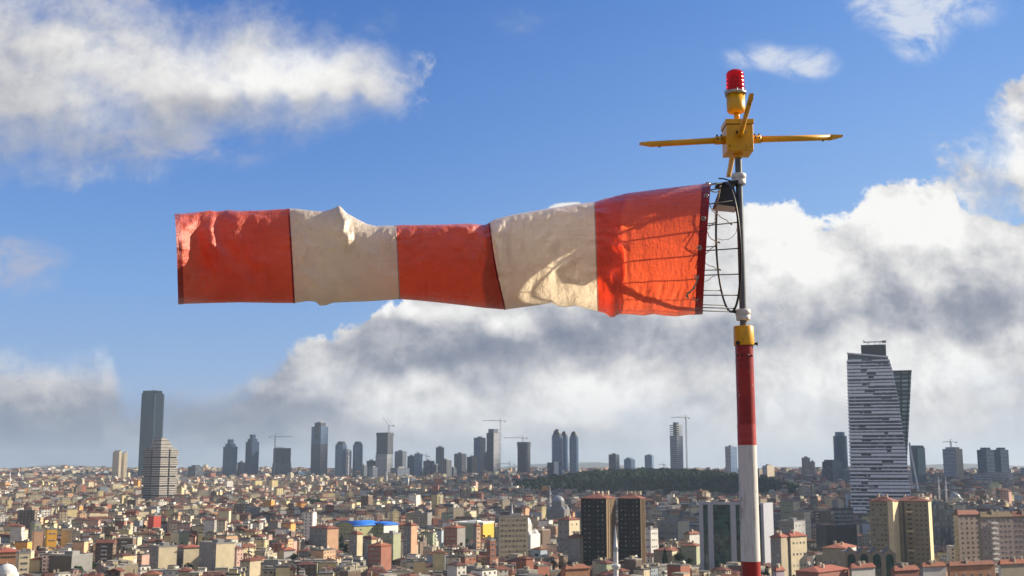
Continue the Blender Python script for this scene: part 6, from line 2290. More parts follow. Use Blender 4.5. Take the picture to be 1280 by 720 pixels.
c_ = n.mix(n.smooth(st, .5, .72, 0, .55), (.66, .64, .60), (.30, .27, .22))
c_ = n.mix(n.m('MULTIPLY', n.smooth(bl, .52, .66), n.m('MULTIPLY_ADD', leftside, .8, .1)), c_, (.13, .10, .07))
run = n.noise(n.v('MULTIPLY', pos, (1, 1, .035)), 95.0, 4.0, 0.6)
c_ = n.mix(n.m('MULTIPLY', n.smooth(run, .60, .70), .55), c_, (.24, .13, .07))
chip = n.noise(pos, 55.0, 4.0, 0.55)
c_ = n.mix(n.smooth(chip, .68, .70), c_, (.20, .17, .15))
pbsdf(n, out, c_, .5, bump=st, bd=.001, bs=.3)
M['mast_white'] = m_
m_, n, out = mat('yellow_paint')
geo = n.new('ShaderNodeNewGeometry')
pos = geo.outputs['Position']
k_ = n.lin(n.noise(pos, 14.0, 5.0, .6), .3, .7, .86, 1.08)
c_ = n.v('SCALE', (.80, .39, .004), s=k_)
c_ = n.mix(n.m('MULTIPLY', n.smooth(n.noise(n.v('MULTIPLY', pos, (1, 1, .2)), 40.0, 5.0, .65), .58, .74), .6), c_, (.28, .12, .02))
c_ = n.mix(n.smooth(n.noise(pos, 70.0, 3.0, .5), .70, .73), c_, (.10, .05, .02))
pbsdf(n, out, c_, .36, bump=n.noise(pos, 90.0, 2.0, .5), bd=.001, bs=.2)
M['yellow'] = m_
M['grey_steel'] = paint('grey_galvanised_steel', (.13, .14, .145), .42, .2, 22.0, metal=.35)
M['black_iron'] = paint('black_iron', (.018, .017, .017), .5, .3, 20.0)
m_, n, out = mat('white_plastic')
geo = n.new('ShaderNodeNewGeometry')
ns = n.noise(geo.outputs['Position'], 30.0, 5.0, 0.65)
pbsdf(n, out, n.mix(n.smooth(ns, .55, .7), (.68, .66, .62), (.30, .26, .21)), .45)
M['white_plastic'] = m_
M['rope'] = paint('rope_fibre', (.42, .34, .24), .9, .25, 120.0)
M['brass'] = paint('steel_clamp', (.45, .42, .36), .3, .15, 50.0, metal=.8)

z_top_lower = zat(432)
mast = empty('windsock_mast', (mx, YM, H - 1.75), 0, 'red and white banded mast with a yellow collar and a thin grey upper rod', 'mast')
mz = lambda py: zat(py) - (H - 1.75)
rl = lambda py: (11.1 + (py - 440) * .002) * pxm      # radius of the lower mast, widening downwards


def band(name, p0, p1, m__, extra=0.0, n_=40, label=None):
    b = MB()
    b.lathe([(rl(p1) + extra, mz(p1)), (rl((p0 + p1) / 2) + extra, mz((p0 + p1) / 2)), (rl(p0) + extra, mz(p0))], n=n_)
    o = b.build(name, m__, mast)
    if label:
        o['label'] = label
    return o


foot_py = 700 + (mz(700)) / pxm
b = MB()
b.lathe([(rl(860), 0.02), (rl(701), mz(701.5))], n=40)
b.build('band', M['red_paint'], mast)['label'] = 'lowest red band'
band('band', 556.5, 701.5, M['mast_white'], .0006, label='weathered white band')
band('band', 530, 556.5, M['faded_red'], .0012, label='faded pinkish red band')
band('band', 432, 530, M['red_paint'], .0004, label='upper red band')
b = MB()
b.lathe([(.0, 0), (.2, 0), (.2, .02), (.0, .02)], n=32)
for k in range(6):
    b.lathe([(.012, .02), (.012, .05), (0, .05)], c=(.16 * math.cos(k * PI / 3), .16 * math.sin(k * PI / 3)), n=8)
b.build('base_plate', M['grey_steel'], mast)
b = MB()
b.lathe([(.0, mz(431.9)), (12.6 * pxm, mz(432)), (12.8 * pxm, mz(431)), (12.6 * pxm, mz(409)), (12.0 * pxm, mz(408)), (0, mz(408))], n=40)
b.build('collar', M['yellow'], mast)
for k in range(3):
    a_ = R(-10 + 120 * k)
    for zz in (430.0,):
        b = MB()
        b.tube((.055 * math.cos(a_), .055 * math.sin(a_), mz(zz)), (.092 * math.cos(a_), .092 * math.sin(a_), mz(zz)), .0075, n=8)
        b.tube((.084 * math.cos(a_), .084 * math.sin(a_), mz(zz)), (.093 * math.cos(a_), .093 * math.sin(a_), mz(zz)), .015, n=6)
        b.build('bolt', M['black_iron'], mast)
for k in range(4):
    a_ = R(-150 + 35 * k)
    b = MB()
    b.tube(((rl(445) - .01) * math.cos(a_), (rl(445) - .01) * math.sin(a_), mz(445)), ((rl(445) + .006) * math.cos(a_), (rl(445) + .006) * math.sin(a_), mz(445)), .007, n=8)
    b.build('bolt', M['black_iron'], mast)
b = MB()
b.lathe([(4.4 * pxm, mz(408.2)), (4.4 * pxm, mz(196))], n=20)
b.build('upper_rod', M['grey_steel'], mast)
for (p0, p1, r_) in ((400.5, 387, 9.6), (231, 217.5, 9.3)):
    b = MB()
    rr_ = r_ * pxm
    mid_ = (mz(p0) + mz(p1)) / 2
    b.lathe([(0, mz(p0)), (rr_ * .86, mz(p0)), (rr_ * .9, mz(p0) + .008), (rr_ * .95, mid_ - .006), (rr_ * .88, mid_ - .002), (rr_, mid_ + .002), (rr_, mz(p1) - .008), (rr_ * .93, mz(p1)), (0, mz(p1))], n=32)
    b.build('swivel_bearing', M['white_plastic'], mast)

# ------------------------------------------------------------------ lamp head: beacon on a box with four arms
bc = q_(922.5, 175)
head = empty('beacon_light', (mx, YM, zat(197)), 0, 'red obstruction beacon on a yellow box with four yellow arms, on top of the mast', 'beacon')
hz_ = lambda py: zat(py) - zat(197)
P3 = lambda px, py, Y=YM: tuple(q_(px, py, Y) - Vector((mx, YM, zat(197))))
bw = 17.0 * pxm
b = MB()
x0 = P3(922, 175)[0]
b.box(x0 - bw, x0 + bw, -bw, bw, hz_(193), hz_(160))
o = b.build('junction_box', M['yellow'], head)
bv = o.modifiers.new('bevel', 'BEVEL'); bv.width = .006; bv.segments = 3
lid = MB()
lid.box(x0 - bw - .006, x0 + bw + .006, -bw - .006, bw + .006, hz_(159.6), hz_(153.5))
o2 = lid.build('lid', M['yellow'], o)
bv = o2.modifiers.new('bevel', 'BEVEL'); bv.width = .004; bv.segments = 2
gsk = MB(); gsk.box(x0 - bw - .002, x0 + bw + .002, -bw - .002, bw + .002, hz_(160.2), hz_(159.4)); gsk.build('gasket', M['black_iron'], o)
for (sx, sy) in ((-.8, -.99), (.8, -.99)):
    s_ = MB(); s_.tube((x0 + bw * sx, -bw - .003, hz_(186.5)), (x0 + bw * sx, -bw - .008, hz_(186.5)), .004, n=8); s_.build('screw', M['black_iron'], o)
b = MB()
b.tube((x0, 0, hz_(198)), (x0, 0, hz_(192.9)), 4.7 * pxm, n=20)
b.tube((x0, 0, hz_(194.8)), (x0, 0, hz_(192.9)), 6.5 * pxm, n=20)
b.build('socket', M['yellow'], head)
b = MB()
b.tube((x0, 0, hz_(153.6)), (x0, 0, hz_(138)), 3.7 * pxm, n=20)
b.build('neck', M['yellow'], head)
xb_ = P3(919.5, 120)[0]
b = MB()
b.lathe([(0, hz_(141.5)), (9.5 * pxm, hz_(141)), (11.4 * pxm, hz_(139)), (11.8 * pxm, hz_(137)), (11.8 * pxm, hz_(118.5)), (0, hz_(118.5))], c=(xb_, 0), n=36)
b.build('lamp_base', M['yellow'], head)
b = MB()
b.lathe([(11.85 * pxm, hz_(118.6)), (13.6 * pxm, hz_(118.2)), (13.9 * pxm, hz_(116.8)), (13.3 * pxm, hz_(114.8)), (11.0 * pxm, hz_(114.4)), (0, hz_(114.4))], c=(xb_, 0), n=36)
for k in range(6):
    a_ = k * PI / 3 + .5
    b.tube((xb_ + 13.2 * pxm * math.cos(a_), 13.2 * pxm * math.sin(a_), hz_(119.8)), (xb_ + 13.2 * pxm * math.cos(a_), 13.2 * pxm * math.sin(a_), hz_(113.4)), .006, n=6)
b.build('clamp_ring', M['brass'], head)
# bail clips at the left of the ring
b = MB()
b.path([(xb_ - 13.6 * pxm, -.01, hz_(113)), (xb_ - 14.8 * pxm, -.02, hz_(114.5)), (xb_ - 14.6 * pxm, -.02, hz_(119)), (xb_ - 12 * pxm, -.03, hz_(121))], .0028, 6)
b.build('clip', M['brass'], head)
# ribbed red lens
m_, n, out = mat('red_lens')
pb = n.new('ShaderNodeBsdfPrincipled')
pb.inputs['Base Color'].default_value = (.62, .004, .010, 1)
pb.inputs['Roughness'].default_value = .14
pb.inputs['Transmission Weight'].default_value = .35
pb.inputs['IOR'].default_value = 1.45
pb.inputs['Subsurface Weight'].default_value = 0.0
tr = n.new('ShaderNodeBsdfTranslucent'); tr.inputs[0].default_value = (.95, .01, .012, 1)
mxs = n.new('ShaderNodeMixShader'); mxs.inputs[0].default_value = .22
n.t.links.new(pb.outputs[0], mxs.inputs[1]); n.t.links.new(tr.outputs[0], mxs.inputs[2]); n.t.links.new(mxs.outputs[0], out.inputs['Surface'])
prof = []
for k in range(41):
    t = k / 40
    py = 114.4 - t * 20.5
    rib = .13 * math.cos(t * 2 * PI * 4.0)
    prof.append(((11.9 - .5 * t + rib) * pxm, hz_(py)))
for k in range(1, 11):
    t = k / 10
    prof.append((11.6 * pxm * math.cos(t * PI / 2) + .0001 * (1 - t), hz_(93.9 - 6.9 * math.sin(t * PI / 2))))
prof[-1] = (0, prof[-1][1])
b = MB(); b.lathe(prof, c=(xb_, 0), n=40); b.build('red_lens', m_, head)
b = MB(); b.lathe([(0, hz_(112)), (5 * pxm, hz_(112)), (5 * pxm, hz_(100)), (3.5 * pxm, hz_(95)), (0, hz_(94))], c=(xb_, 0), n=18)
b.build('bulb', paint('lamp_inside', (.45, .10, .08), .3, .1, 20), head)

# arms: left, right, towards the camera, away from it
def arm(p0, p1, r0, col='arm', tip=True):
    a_, e_ = Vector(p0), Vector(p1)
    d_ = (e_ - a_).normalized()
    L = (e_ - a_).length
    b = MB()
    b.tube(a_, a_ + d_ * (L - .08), r0, r0 * .92, n=16)
    o = b.build(col, M['yellow'], head)
    # flange at the box
    f_ = MB(); f_.tube(a_ - d_ * .015, a_ + d_ * .055, r0 * 1.32, n=16); f_.build('flange', M['yellow'], o)
    for k in range(2):
        for s_ in (-1, 1):
            sc = MB(); up_ = Vector((0, -.35, 1)).normalized() if abs(d_.x) > .5 else Vector((1, 0, .3)).normalized()
            c0 = a_ + d_ * (.012 + .03 * k) + up_ * r0 * 1.25 * (1 if s_ > 0 else .0)
            if s_ < 0:
                up_ = Vector((0, -1, .1)).normalized() if abs(d_.x) > .5 else Vector((-1, 0, .2)).normalized()
                c0 = a_ + d_ * (.012 + .03 * k) + up_ * r0 * 1.25
            sc.tube(c0, c0 + up_ * .014, .006, n=8); sc.build('screw', M['black_iron'], o)
    # lower, flattened outer end with a cut plate
    t_ = MB()
    side_ = d_.cross(Vector((0, 0, 1))).normalized()
    up_ = side_.cross(d_).normalized()
    s0, s1 = a_ + d_ * (L - .085), e_
    w0, w1 = r0 * .93, r0 * .75
    ring0 = [s0 + side_ * w0 * cx + up_ * w0 * cz for cx, cz in ((-1, -.8), (1, -.8), (1, .8), (-1, .8))]
    ring1 = [s1 + side_ * w1 * cx + up_ * w0 * cz for cx, cz in ((-1, .1), (1, .1), (1, .62), (-1, .62))]
    for i in range(4):
        t_.face([ring0[i], ring0[(i+1) % 4], ring1[(i+1) % 4], ring1[i]])
    t_.face(ring0[::-1]); t_.face(ring1)
    t_.build('end_plate', M['yellow'], o)
    h_ = MB(); c0 = a_ + d_ * (L - .14) - up_ * r0 * .9 + Vector((0, -.0, 0)); h_.tube(c0, c0 - up_ * .006, .007, n=8); h_.build('drain_screw', M['black_iron'], o)
    return o


arm(P3(903.5, 175.2), P3(799.5, 181.0), 4.1 * pxm)
arm(P3(941, 174.3), P3(1053, 171.5), 4.1 * pxm)
arm((x0 + .005, -bw, hz_(172)), P3(939.5, 118.5, 6.95), 3.1 * pxm)
arm((x0, bw, hz_(172)), P3(910.5, 222, 9.12), 3.9 * pxm)

# ------------------------------------------------------------------ windsock
SK = empty('windsock', (mx, YM, zat(309)), 0, 'red and cream striped fabric windsock blown straight out to the left of the mast', 'windsock')
SO = Vector((mx, YM, zat(309)))


def fabric(name, diff, trans, k_tr=.62, stitch=False):
    m_, n, out = mat(name)
    tcn = n.new('ShaderNodeTexCoord')
    o_ = tcn.outputs['Object']
    w1 = n.noise(n.v('MULTIPLY', o_, (1.0, .5, .30)), 34.0, 5.0, 0.6, dist=.6)
    w2 = n.noise(n.v('MULTIPLY', o_, (.35, .5, 1.0)), 16.0, 5.0, 0.6, dist=.5)
    w3 = n.noise(o_, 5.0, 5.0, 0.55)
    s = n.xyz(o_)
    gx_ = n.m('PINGPONG', s[0], .006)
    gz_ = n.m('PINGPONG', s[2], .006)
    rip = n.m('ADD', n.m('LESS_THAN', gx_, .0006), n.m('LESS_THAN', gz_, .0006))
    hgt = n.m('ADD', n.m('MULTIPLY', w1, .50), n.m('ADD', n.m('MULTIPLY', w2, .7), n.m('MULTIPLY', rip, .015)))
    bn = n.new('ShaderNodeBump'); bn.inputs['Strength'].default_value = .8; bn.inputs['Distance'].default_value = .030
    n.put(bn.inputs['Height'], hgt)
    fade = n.lin(w3, .3, .7, .9, 1.08)
    fine = n.lin(n.noise(n.v('MULTIPLY', o_, (6, 1, 1)), 60.0, 3.0, .6), .3, .7, .95, 1.04)
    k = n.m('MULTIPLY', fade, fine)
    d_ = n.new('ShaderNodeBsdfDiffuse'); n.put(d_.inputs[0], n.v('SCALE', diff, s=k)); n.t.links.new(bn.outputs[0], d_.inputs['Normal'])
    t_ = n.new('ShaderNodeBsdfTranslucent'); n.put(t_.inputs[0], n.v('SCALE', trans, s=k)); n.t.links.new(bn.outputs[0], t_.inputs['Normal'])
    g_ = n.new('ShaderNodeBsdfGlossy'); g_.inputs['Roughness'].default_value = .42; g_.inputs[0].default_value = (.9, .9, .9, 1); n.t.links.new(bn.outputs[0], g_.inputs['Normal'])
    a1 = n.new('ShaderNodeMixShader'); a1.inputs[0].default_value = k_tr
    n.t.links.new(d_.outputs[0], a1.inputs[1]); n.t.links.new(t_.outputs[0], a1.inputs[2])
    fr = n.new('ShaderNodeFresnel'); fr.inputs[0].default_value = 1.4; n.t.links.new(bn.outputs[0], fr.inputs['Normal'])
    a2 = n.new('ShaderNodeMixShader'); n.put(a2.inputs[0], n.m('MULTIPLY', fr.outputs[0], 1.0))
    n.t.links.new(a1.outputs[0], a2.inputs[1]); n.t.links.new(g_.outputs[0], a2.inputs[2])
    n.t.links.new(a2.outputs[0], out.inputs['Surface'])
    return m_


FB_red = fabric('red_fabric', (.74, .13, .08), (1.0, .15, .05), .50)
FB_dred = fabric('faded_red_fabric', (.88, .15, .075), (1.0, .16, .06), .46)
FB_cream = fabric('cream_fabric', (.95, .82, .64), (1.0, .86, .64), .42)
FB_hem = fabric('dark_red_hem', (.30, .012, .012), (.25, .008, .006), .2)

topL = [(218, 271), (235, 268), (250, 266), (262, 263.5), (270, 264.5), (285, 263), (300, 264), (320, 263.5), (345, 262), (362, 261), (372, 261.5), (388, 263.5), (402, 265), (413, 262.5), (419, 260), (423.5, 257.5), (428, 261), (433, 266.5),
        (446, 274), (458, 280), (470, 283), (483, 282.5), (495, 282.5), (500, 282), (530, 282), (560, 281.5), (590, 280.5), (606, 281.5), (612, 279), (618, 275), (640, 270), (670, 264.5), (700, 260),
        (722, 256.5), (743, 254), (757, 249.5), (785, 243), (830, 237.5), (860, 234), (889, 231)]
botL = [(222, 380), (235, 379.6), (255, 379), (300, 377.8), (345, 378.6), (368, 378.6), (385, 376), (394, 377), (400, 382), (408, 381.3), (415, 378.4), (430, 377.5), (460, 376.5), (482, 375), (500, 373.6), (525, 375.5), (550, 378),
        (580, 381.5), (605, 384.5), (632, 386.5), (650, 384), (672, 381), (690, 378), (697, 382), (708, 383.5), (720, 381.5), (733, 385), (748, 388.5), (757, 391), (763, 396), (768, 396), (774, 392), (790, 392.5), (806, 394), (818, 392), (832, 394),
        (846, 395), (862, 393), (878, 392)]
tx, ty = np.array(topL).T
bx_, by_ = np.array(botL).T
seam_t = np.array([0, .2185, .4197, .600, .8015, 1.0])
seam_T = np.array([218, 361.5, 495, 612, 743.5, 889.5])
seam_B = np.array([222.5, 368.5, 500, 632, 748, 878.5])
w_t = np.array([.15, .175, .23, .29, .36, .435])

NTt, NA = 470, 230
ts = np.linspace(0, 1, NTt)
# keep a column on every seam
for s in seam_t:
    ts[np.argmin(abs(ts - s))] = s
th = np.linspace(0, 2 * PI, NA + 1)[:-1]          # 0: top, pi/2: near side, pi: bottom, 3pi/2: far side
TT, TH = np.meshgrid(ts, th, indexing='ij')
Tx = np.interp(TT, seam_t, seam_T)
Bx = np.interp(TT, seam_t, seam_B)
Ty = np.interp(Tx, tx, ty)
By = np.interp(Bx, bx_, by_)
hh_ = (1 - np.cos(TH)) / 2
PXX = Tx + (Bx - Tx) * hh_
PXX += -3.0 * np.sin(hh_ * PI) * np.exp(-((TT - .6) / .05) ** 2)
PYY = Ty + (By - Ty) * hh_
wd = np.interp(TT, seam_t, w_t)
nearness = np.sin(TH)
DEP = -wd * nearness                                # minus: towards the camera


def smooth_noise(X, Y, sx, sy, seed, octv=3):
    r_ = np.random.default_rng(seed)
    out_ = np.zeros_like(X)
    amp = 1.0
    for o_ in range(octv):
        for _ in range(7):
            a_ = r_.uniform(0, 2 * PI)
            out_ += amp * np.sin(X / sx * math.cos(a_) * (1.8 ** o_) + Y / sy * math.sin(a_) * (1.8 ** o_) + r_.uniform(0, 6.28))
        amp *= .55
    return out_ / 7


def crease(pts, A_, w_, one=0.0):
    """ridge along a line of picture points on the near face"""
    best = np.full(PXX.shape, 1e9)
    sgn = np.zeros(PXX.shape)
    tt = np.zeros(PXX.shape)
    n_ = len(pts) - 1
    for i in range(n_):
        ax_, ay_ = pts[i]; bx2, by2 = pts[i + 1]
        dx_, dy_ = bx2 - ax_, by2 - ay_
        L2 = dx_ * dx_ + dy_ * dy_
        t_ = np.clip(((PXX - ax_) * dx_ + (PYY - ay_) * dy_) / L2, 0, 1)
        ex_, ey_ = PXX - (ax_ + t_ * dx_), PYY - (ay_ + t_ * dy_)
        d_ = np.hypot(ex_, ey_)
        m2 = d_ < best
        best = np.where(m2, d_, best)
        sgn = np.where(m2, np.sign(ex_ * dy_ - ey_ * dx_), sgn)
        tt = np.where(m2, (i + t_) / n_, tt)
    ends = np.clip(np.sin(np.clip(tt, .02, .98) * PI) * 1.6, 0, 1)
    w2 = w_ * (1 + one * sgn)
    return A_ * np.exp(-(best / w2) ** 2) * (.25 + .75 * ends)


D_ = np.zeros(PXX.shape)
# left end flares towards the camera, folds of the end panel
D_ += .27 * np.clip((270 - PXX) / 52, 0, 1) ** 1.2 * (.75 + .25 * np.cos((PYY - 330) / 40))
D_ += crease([(263, 264), (248, 300), (247, 330), (262, 352)], -.060, 13)
D_ += crease([(266, 264), (262, 290), (266, 312), (277, 328), (273, 345), (262, 365)], .085, 13, -.35)
D_ += crease([(226, 340), (240, 352), (262, 349), (272, 338)], .024, 6)
D_ += crease([(292, 264), (297, 282), (293, 300), (287, 318)], .036, 9)
D_ += crease([(278, 330), (300, 352), (318, 372)], .040, 9)
D_ += crease([(232, 275), (250, 270), (262, 266)], .020, 5)
# first cream panel
D_ += crease([(424, 258), (430, 285), (428, 300), (436, 322)], .032, 6, .3)
D_ += crease([(436, 276), (431, 286), (428, 296)], .020, 3.5)
D_ += crease([(372, 344), (388, 352), (400, 366), (399, 381)], .045, 9)
D_ += crease([(366, 355), (376, 368), (392, 372)], .022, 6)
D_ += crease([(418, 300), (423, 318), (428, 330)], -.010, 7)
for k, (xx, yy, l_) in enumerate(((478, 286, 24), (484, 288, 30), (489, 286, 34), (481, 300, 26), (493, 296, 28))):
    D_ += crease([(xx + 3, yy), (xx, yy + l_ * .5), (xx + 1, yy + l_)], .0150, 2.8)
D_ += -.02 * np.exp(-((PXX - 470) / 26) ** 2) * np.exp(-((PYY - 282) / 22) ** 2)
# middle red panel, tucked in under the second cream panel
D_ += -.075 * np.exp(-((PXX - (604 + (PYY - 282) * .20)) / 13.0) ** 2) * (PXX < 612 + (PYY - 282) * .20)
D_ += crease([(588, 283), (602, 300), (606, 330), (612, 350)], .028, 7)
D_ += crease([(585, 290), (598, 287), (607, 282)], .024, 5)
D_ += crease([(520, 284), (552, 288), (590, 284)], .020, 6)
# second cream panel: gathered right of its seam
for k, (xx, yy, l_) in enumerate(((622, 284, 26), (628, 280, 30), (635, 279, 24), (643, 276, 22), (651, 275, 26), (660, 273, 20), (672, 270, 18), (690, 266, 16))):
    D_ += crease([(xx, yy), (xx + 2, yy + l_ * .5), (xx + 1, yy + l_)], .0130, 3.0)
D_ += crease([(620, 296), (624, 310), (630, 345), (640, 372)], .020, 7)
D_ += crease([(700, 344), (694, 356), (690, 372), (696, 380)], .028, 7)
D_ += crease([(704, 340), (706, 352), (716, 358)], .020, 6)
D_ += crease([(712, 352), (722, 366), (716, 380)], .014, 6)
D_ += crease([(742, 262), (735, 275), (738, 290)], .006, 3)
# right red panel: fold at the inner ring, lower pucker
D_ += crease([(783, 244), (784, 290), (783, 340), (786, 391)], .012, 4)
D_ += crease([(764, 262), (766, 320), (764, 366)], -.020, 12)
D_ += crease([(770, 346), (767, 372), (765, 394)], .026, 6.5)
for k in range(9):
    xx = 792 + k * 9.5
    D_ += crease([(xx + 9, 364 + (k % 3) * 4), (xx + 3, 380), (xx - 2, 393)], .015 if k % 2 else .011, 3.0)
for k in range(5):
    xx = 752 + k * 6
    D_ += crease([(xx - 3, 340 + 5 * k), (xx + 2, 362), (xx + 1, 384)], .014, 2.8)
# general unrest, weaker over the rods of the basket
far_ = np.clip((.86 - TT) / .2, .12, 1)
D_ += .0150 * smooth_noise(PXX, PYY, 14, 20, 3) * far_
D_ += .0032 * np.sin(PXX / 3.1 + 2.2 * np.sin(PYY / 23.0) + 1.3 * smooth_noise(PXX, PYY, 30, 40, 77)) * np.clip((300 + 12 * np.sin(PXX / 19.0) - PYY) / 40, 0, 1) * far_
D_ += .0042 * smooth_noise(PXX, PYY, 5, 9, 4) * np.clip((.97 - TT) / .1, .15, 1)
# many small creases, each a real ridge that can catch the low sun
rcr = random.Random(12)
for k in range(190):
    x0_ = rcr.uniform(224, 775)
    top_y, bot_y = np.interp(x0_, tx, ty), np.interp(x0_, bx_, by_)
    hgt_ = bot_y - top_y
    fy_ = rcr.random() ** 1.6
    y0_ = top_y + 3 + fy_ * (hgt_ - 8)
    L_ = rcr.uniform(10, 42)
    lean = rcr.uniform(-.55, .55) if rcr.random() < .75 else rcr.choice((-1, 1)) * rcr.uniform(1.0, 3.0)
    ll = L_ / math.hypot(1, lean)
    w0_ = rcr.uniform(2.4, 5.5)
    D_ += crease([(x0_, y0_), (x0_ + lean * ll * .5 + rcr.uniform(-2.5, 2.5), y0_ + ll * .5), (x0_ + lean * ll, y0_ + ll)], rcr.uniform(.0018, .0040) * w0_ * (1 if rcr.random() < .75 else -1), w0_, rcr.uniform(-.4, .4))
# puckers at the seams
for s in seam_t[1:5]:
    D_ += .0070 * np.exp(-(abs(TT - s) / .014)) * np.sin(PYY / 2.6 + 2.0 * np.sin(PYY / 7.0)) * np.abs(nearness)
    D_ += -.008 * np.exp(-(abs(TT - s) / .006))
Dn = D_ * np.clip(nearness, 0, 1) ** .6
# the far side moves with its own folds
fold_far = (.012 * smooth_noise(PXX + 90, PYY, 22, 30, 8) + .004 * smooth_noise(PXX, PYY, 7, 12, 12)) * far_
Df = np.where(nearness < 0, fold_far * np.clip(-nearness, 0, 1) ** .6, 0)
DEP = DEP - Dn + Df

# to the world: picture columns are laid out in the plane of the mast
th_c, th_s = math.cos(PITCH), math.sin(PITCH)
dx_ = (PXX - 640) / F
dz_ = (360 - PYY) / F
fw = th_c - dz_ * th_s
up = th_s + dz_ * th_c
nearD = YM + np.where(nearness > 0, DEP, 0.0)
WX = dx_ / fw * nearD - SO.x
WZ = H + up / fw * YM - SO.z
WY = DEP
VV = np.stack([WX, WY, WZ], -1)


def panel(i0, i1, name, m__, label):
    sub = VV[i0:i1 + 1]
    n0 = sub.shape[0]
    idx_ = np.arange(n0 * NA).reshape(n0, NA)
    a_, b_ = idx_[:-1], idx_[1:]
    q = np.stack([a_, np.roll(a_, -1, 1), np.roll(b_, -1, 1), b_], -1).reshape(-1, 4)
    me = bpy.data.meshes.new(name)
    me.vertices.add(n0 * NA); me.vertices.foreach_set('co', sub.astype(np.float32).ravel())
    me.loops.add(q.size); me.loops.foreach_set('vertex_index', q.astype(np.int32).ravel())
    me.polygons.add(len(q)); me.polygons.foreach_set('loop_start', np.arange(0, q.size, 4, dtype=np.int32)); me.polygons.foreach_set('loop_total', np.full(len(q), 4, np.int32))
    me.polygons.foreach_set('use_smooth', np.ones(len(q), bool))
    me.update(calc_edges=True)
    me.materials.append(m__)
    o = link(name, me, SK)
    o['label'] = label
    return o


si = [int(np.argmin(abs(ts - s))) for s in seam_t]
panel(si[0], si[1], 'fabric_panel', FB_dred, 'creased red end panel')
panel(si[1], si[2], 'fabric_panel', FB_cream, 'cream panel with a peak on top')
panel(si[2], si[3], 'fabric_panel', FB_dred, 'middle red panel')
panel(si[3], si[4], 'fabric_panel', FB_cream, 'cream panel with shadows of the basket')
pr = panel(si[4], si[5], 'fabric_panel', FB_red, 'sunlit red panel over the basket')


def shade_strip(name, mask, m__, off=.006):
    """added strip inside the near face that darkens it like fold shade"""
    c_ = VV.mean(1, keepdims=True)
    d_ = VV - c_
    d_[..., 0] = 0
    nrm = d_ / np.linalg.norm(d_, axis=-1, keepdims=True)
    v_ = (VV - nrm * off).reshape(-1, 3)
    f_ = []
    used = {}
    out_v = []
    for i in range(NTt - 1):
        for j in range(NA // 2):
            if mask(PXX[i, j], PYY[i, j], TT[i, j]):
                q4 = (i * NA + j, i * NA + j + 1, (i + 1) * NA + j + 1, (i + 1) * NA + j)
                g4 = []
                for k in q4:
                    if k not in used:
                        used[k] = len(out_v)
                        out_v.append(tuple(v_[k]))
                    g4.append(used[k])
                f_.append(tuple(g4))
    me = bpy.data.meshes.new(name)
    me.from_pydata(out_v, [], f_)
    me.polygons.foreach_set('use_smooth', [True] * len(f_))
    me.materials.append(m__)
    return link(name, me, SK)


shade_strip('shade_strip', lambda x, y, t: .8015 < t < 1 and x < 779 + 3 * math.sin(y / 17.0), fabric('thin_shade_strip', (.6, .10, .06), (.95, .42, .30), .72))  # added strips put the shade of the folds into both red panels
shade_strip('shade_strip', lambda x, y, t: .4197 < t < .5985 and x > 605 + 3 * math.sin(y / 12.0), fabric('red_shade_strip', (.35, .03, .02), (.5, .05, .03), .3))


def strip(i_c, wpx, name, m__, off=.0022, lab=None):
    """sewn band round the sock, a little proud of it"""
    i0, i1 = max(0, i_c - wpx[0]), min(NTt - 1, i_c + wpx[1])
    sub = VV[i0:i1 + 1].copy()
    c_ = sub.mean(1, keepdims=True)
    d_ = sub - c_
    d_[..., 0] = 0
    nrm = d_ / np.linalg.norm(d_, axis=-1, keepdims=True)
    sub = sub + nrm * off
    n0 = sub.shape[0]
    idx_ = np.arange(n0 * NA).reshape(n0, NA)
    a_, b_ = idx_[:-1], idx_[1:]
    q = np.stack([a_, np.roll(a_, -1, 1), np.roll(b_, -1, 1), b_], -1).reshape(-1, 4)
    me = bpy.data.meshes.new(name)
    me.from_pydata([tuple(v) for v in sub.reshape(-1, 3)], [], [tuple(f) for f in q])
    me.polygons.foreach_set('use_smooth', [True] * len(q))
    me.materials.append(m__)
    o = link(name, me, SK)
    if lab:
        o['label'] = lab
    return o


strip(si[5], (7, 0), 'hem', FB_hem, lab='dark red hem round the mouth')
strip(0, (0, 5), 'hem', fabric('end_hem_fabric', (.40, .05, .03), (.5, .05, .02), .3), lab='narrow hem at the tail end')
for k in (1, 2, 3, 4):
    strip(si[k], (1, 0), 'seam', FB_hem if k in (1, 3) else fabric('grey_seam_tape', (.50, .38, .32), (.3, .2, .15), .2))

# basket: ring at the swivel, inner ring, rods
def ringpts(cx_, cyp, rpx_v, tilt=0.0, n_=64, wy=None):
    """ring in a plane across the sock, given by its top and bottom picture points"""
    (tx_, ty_), (bx2, by2) = cx_, cyp
    T_, B_ = q_(tx_, ty_) - SO, q_(bx2, by2) - SO
    c_ = (T_ + B_) / 2
    v_ = (T_ - B_) / 2
    w_ = Vector((0, -(wy or v_.length), 0))
    return [c_ + v_ * math.cos(2 * PI * k / n_) + w_ * math.sin(2 * PI * k / n_) for k in range(n_)], c_, v_, w_


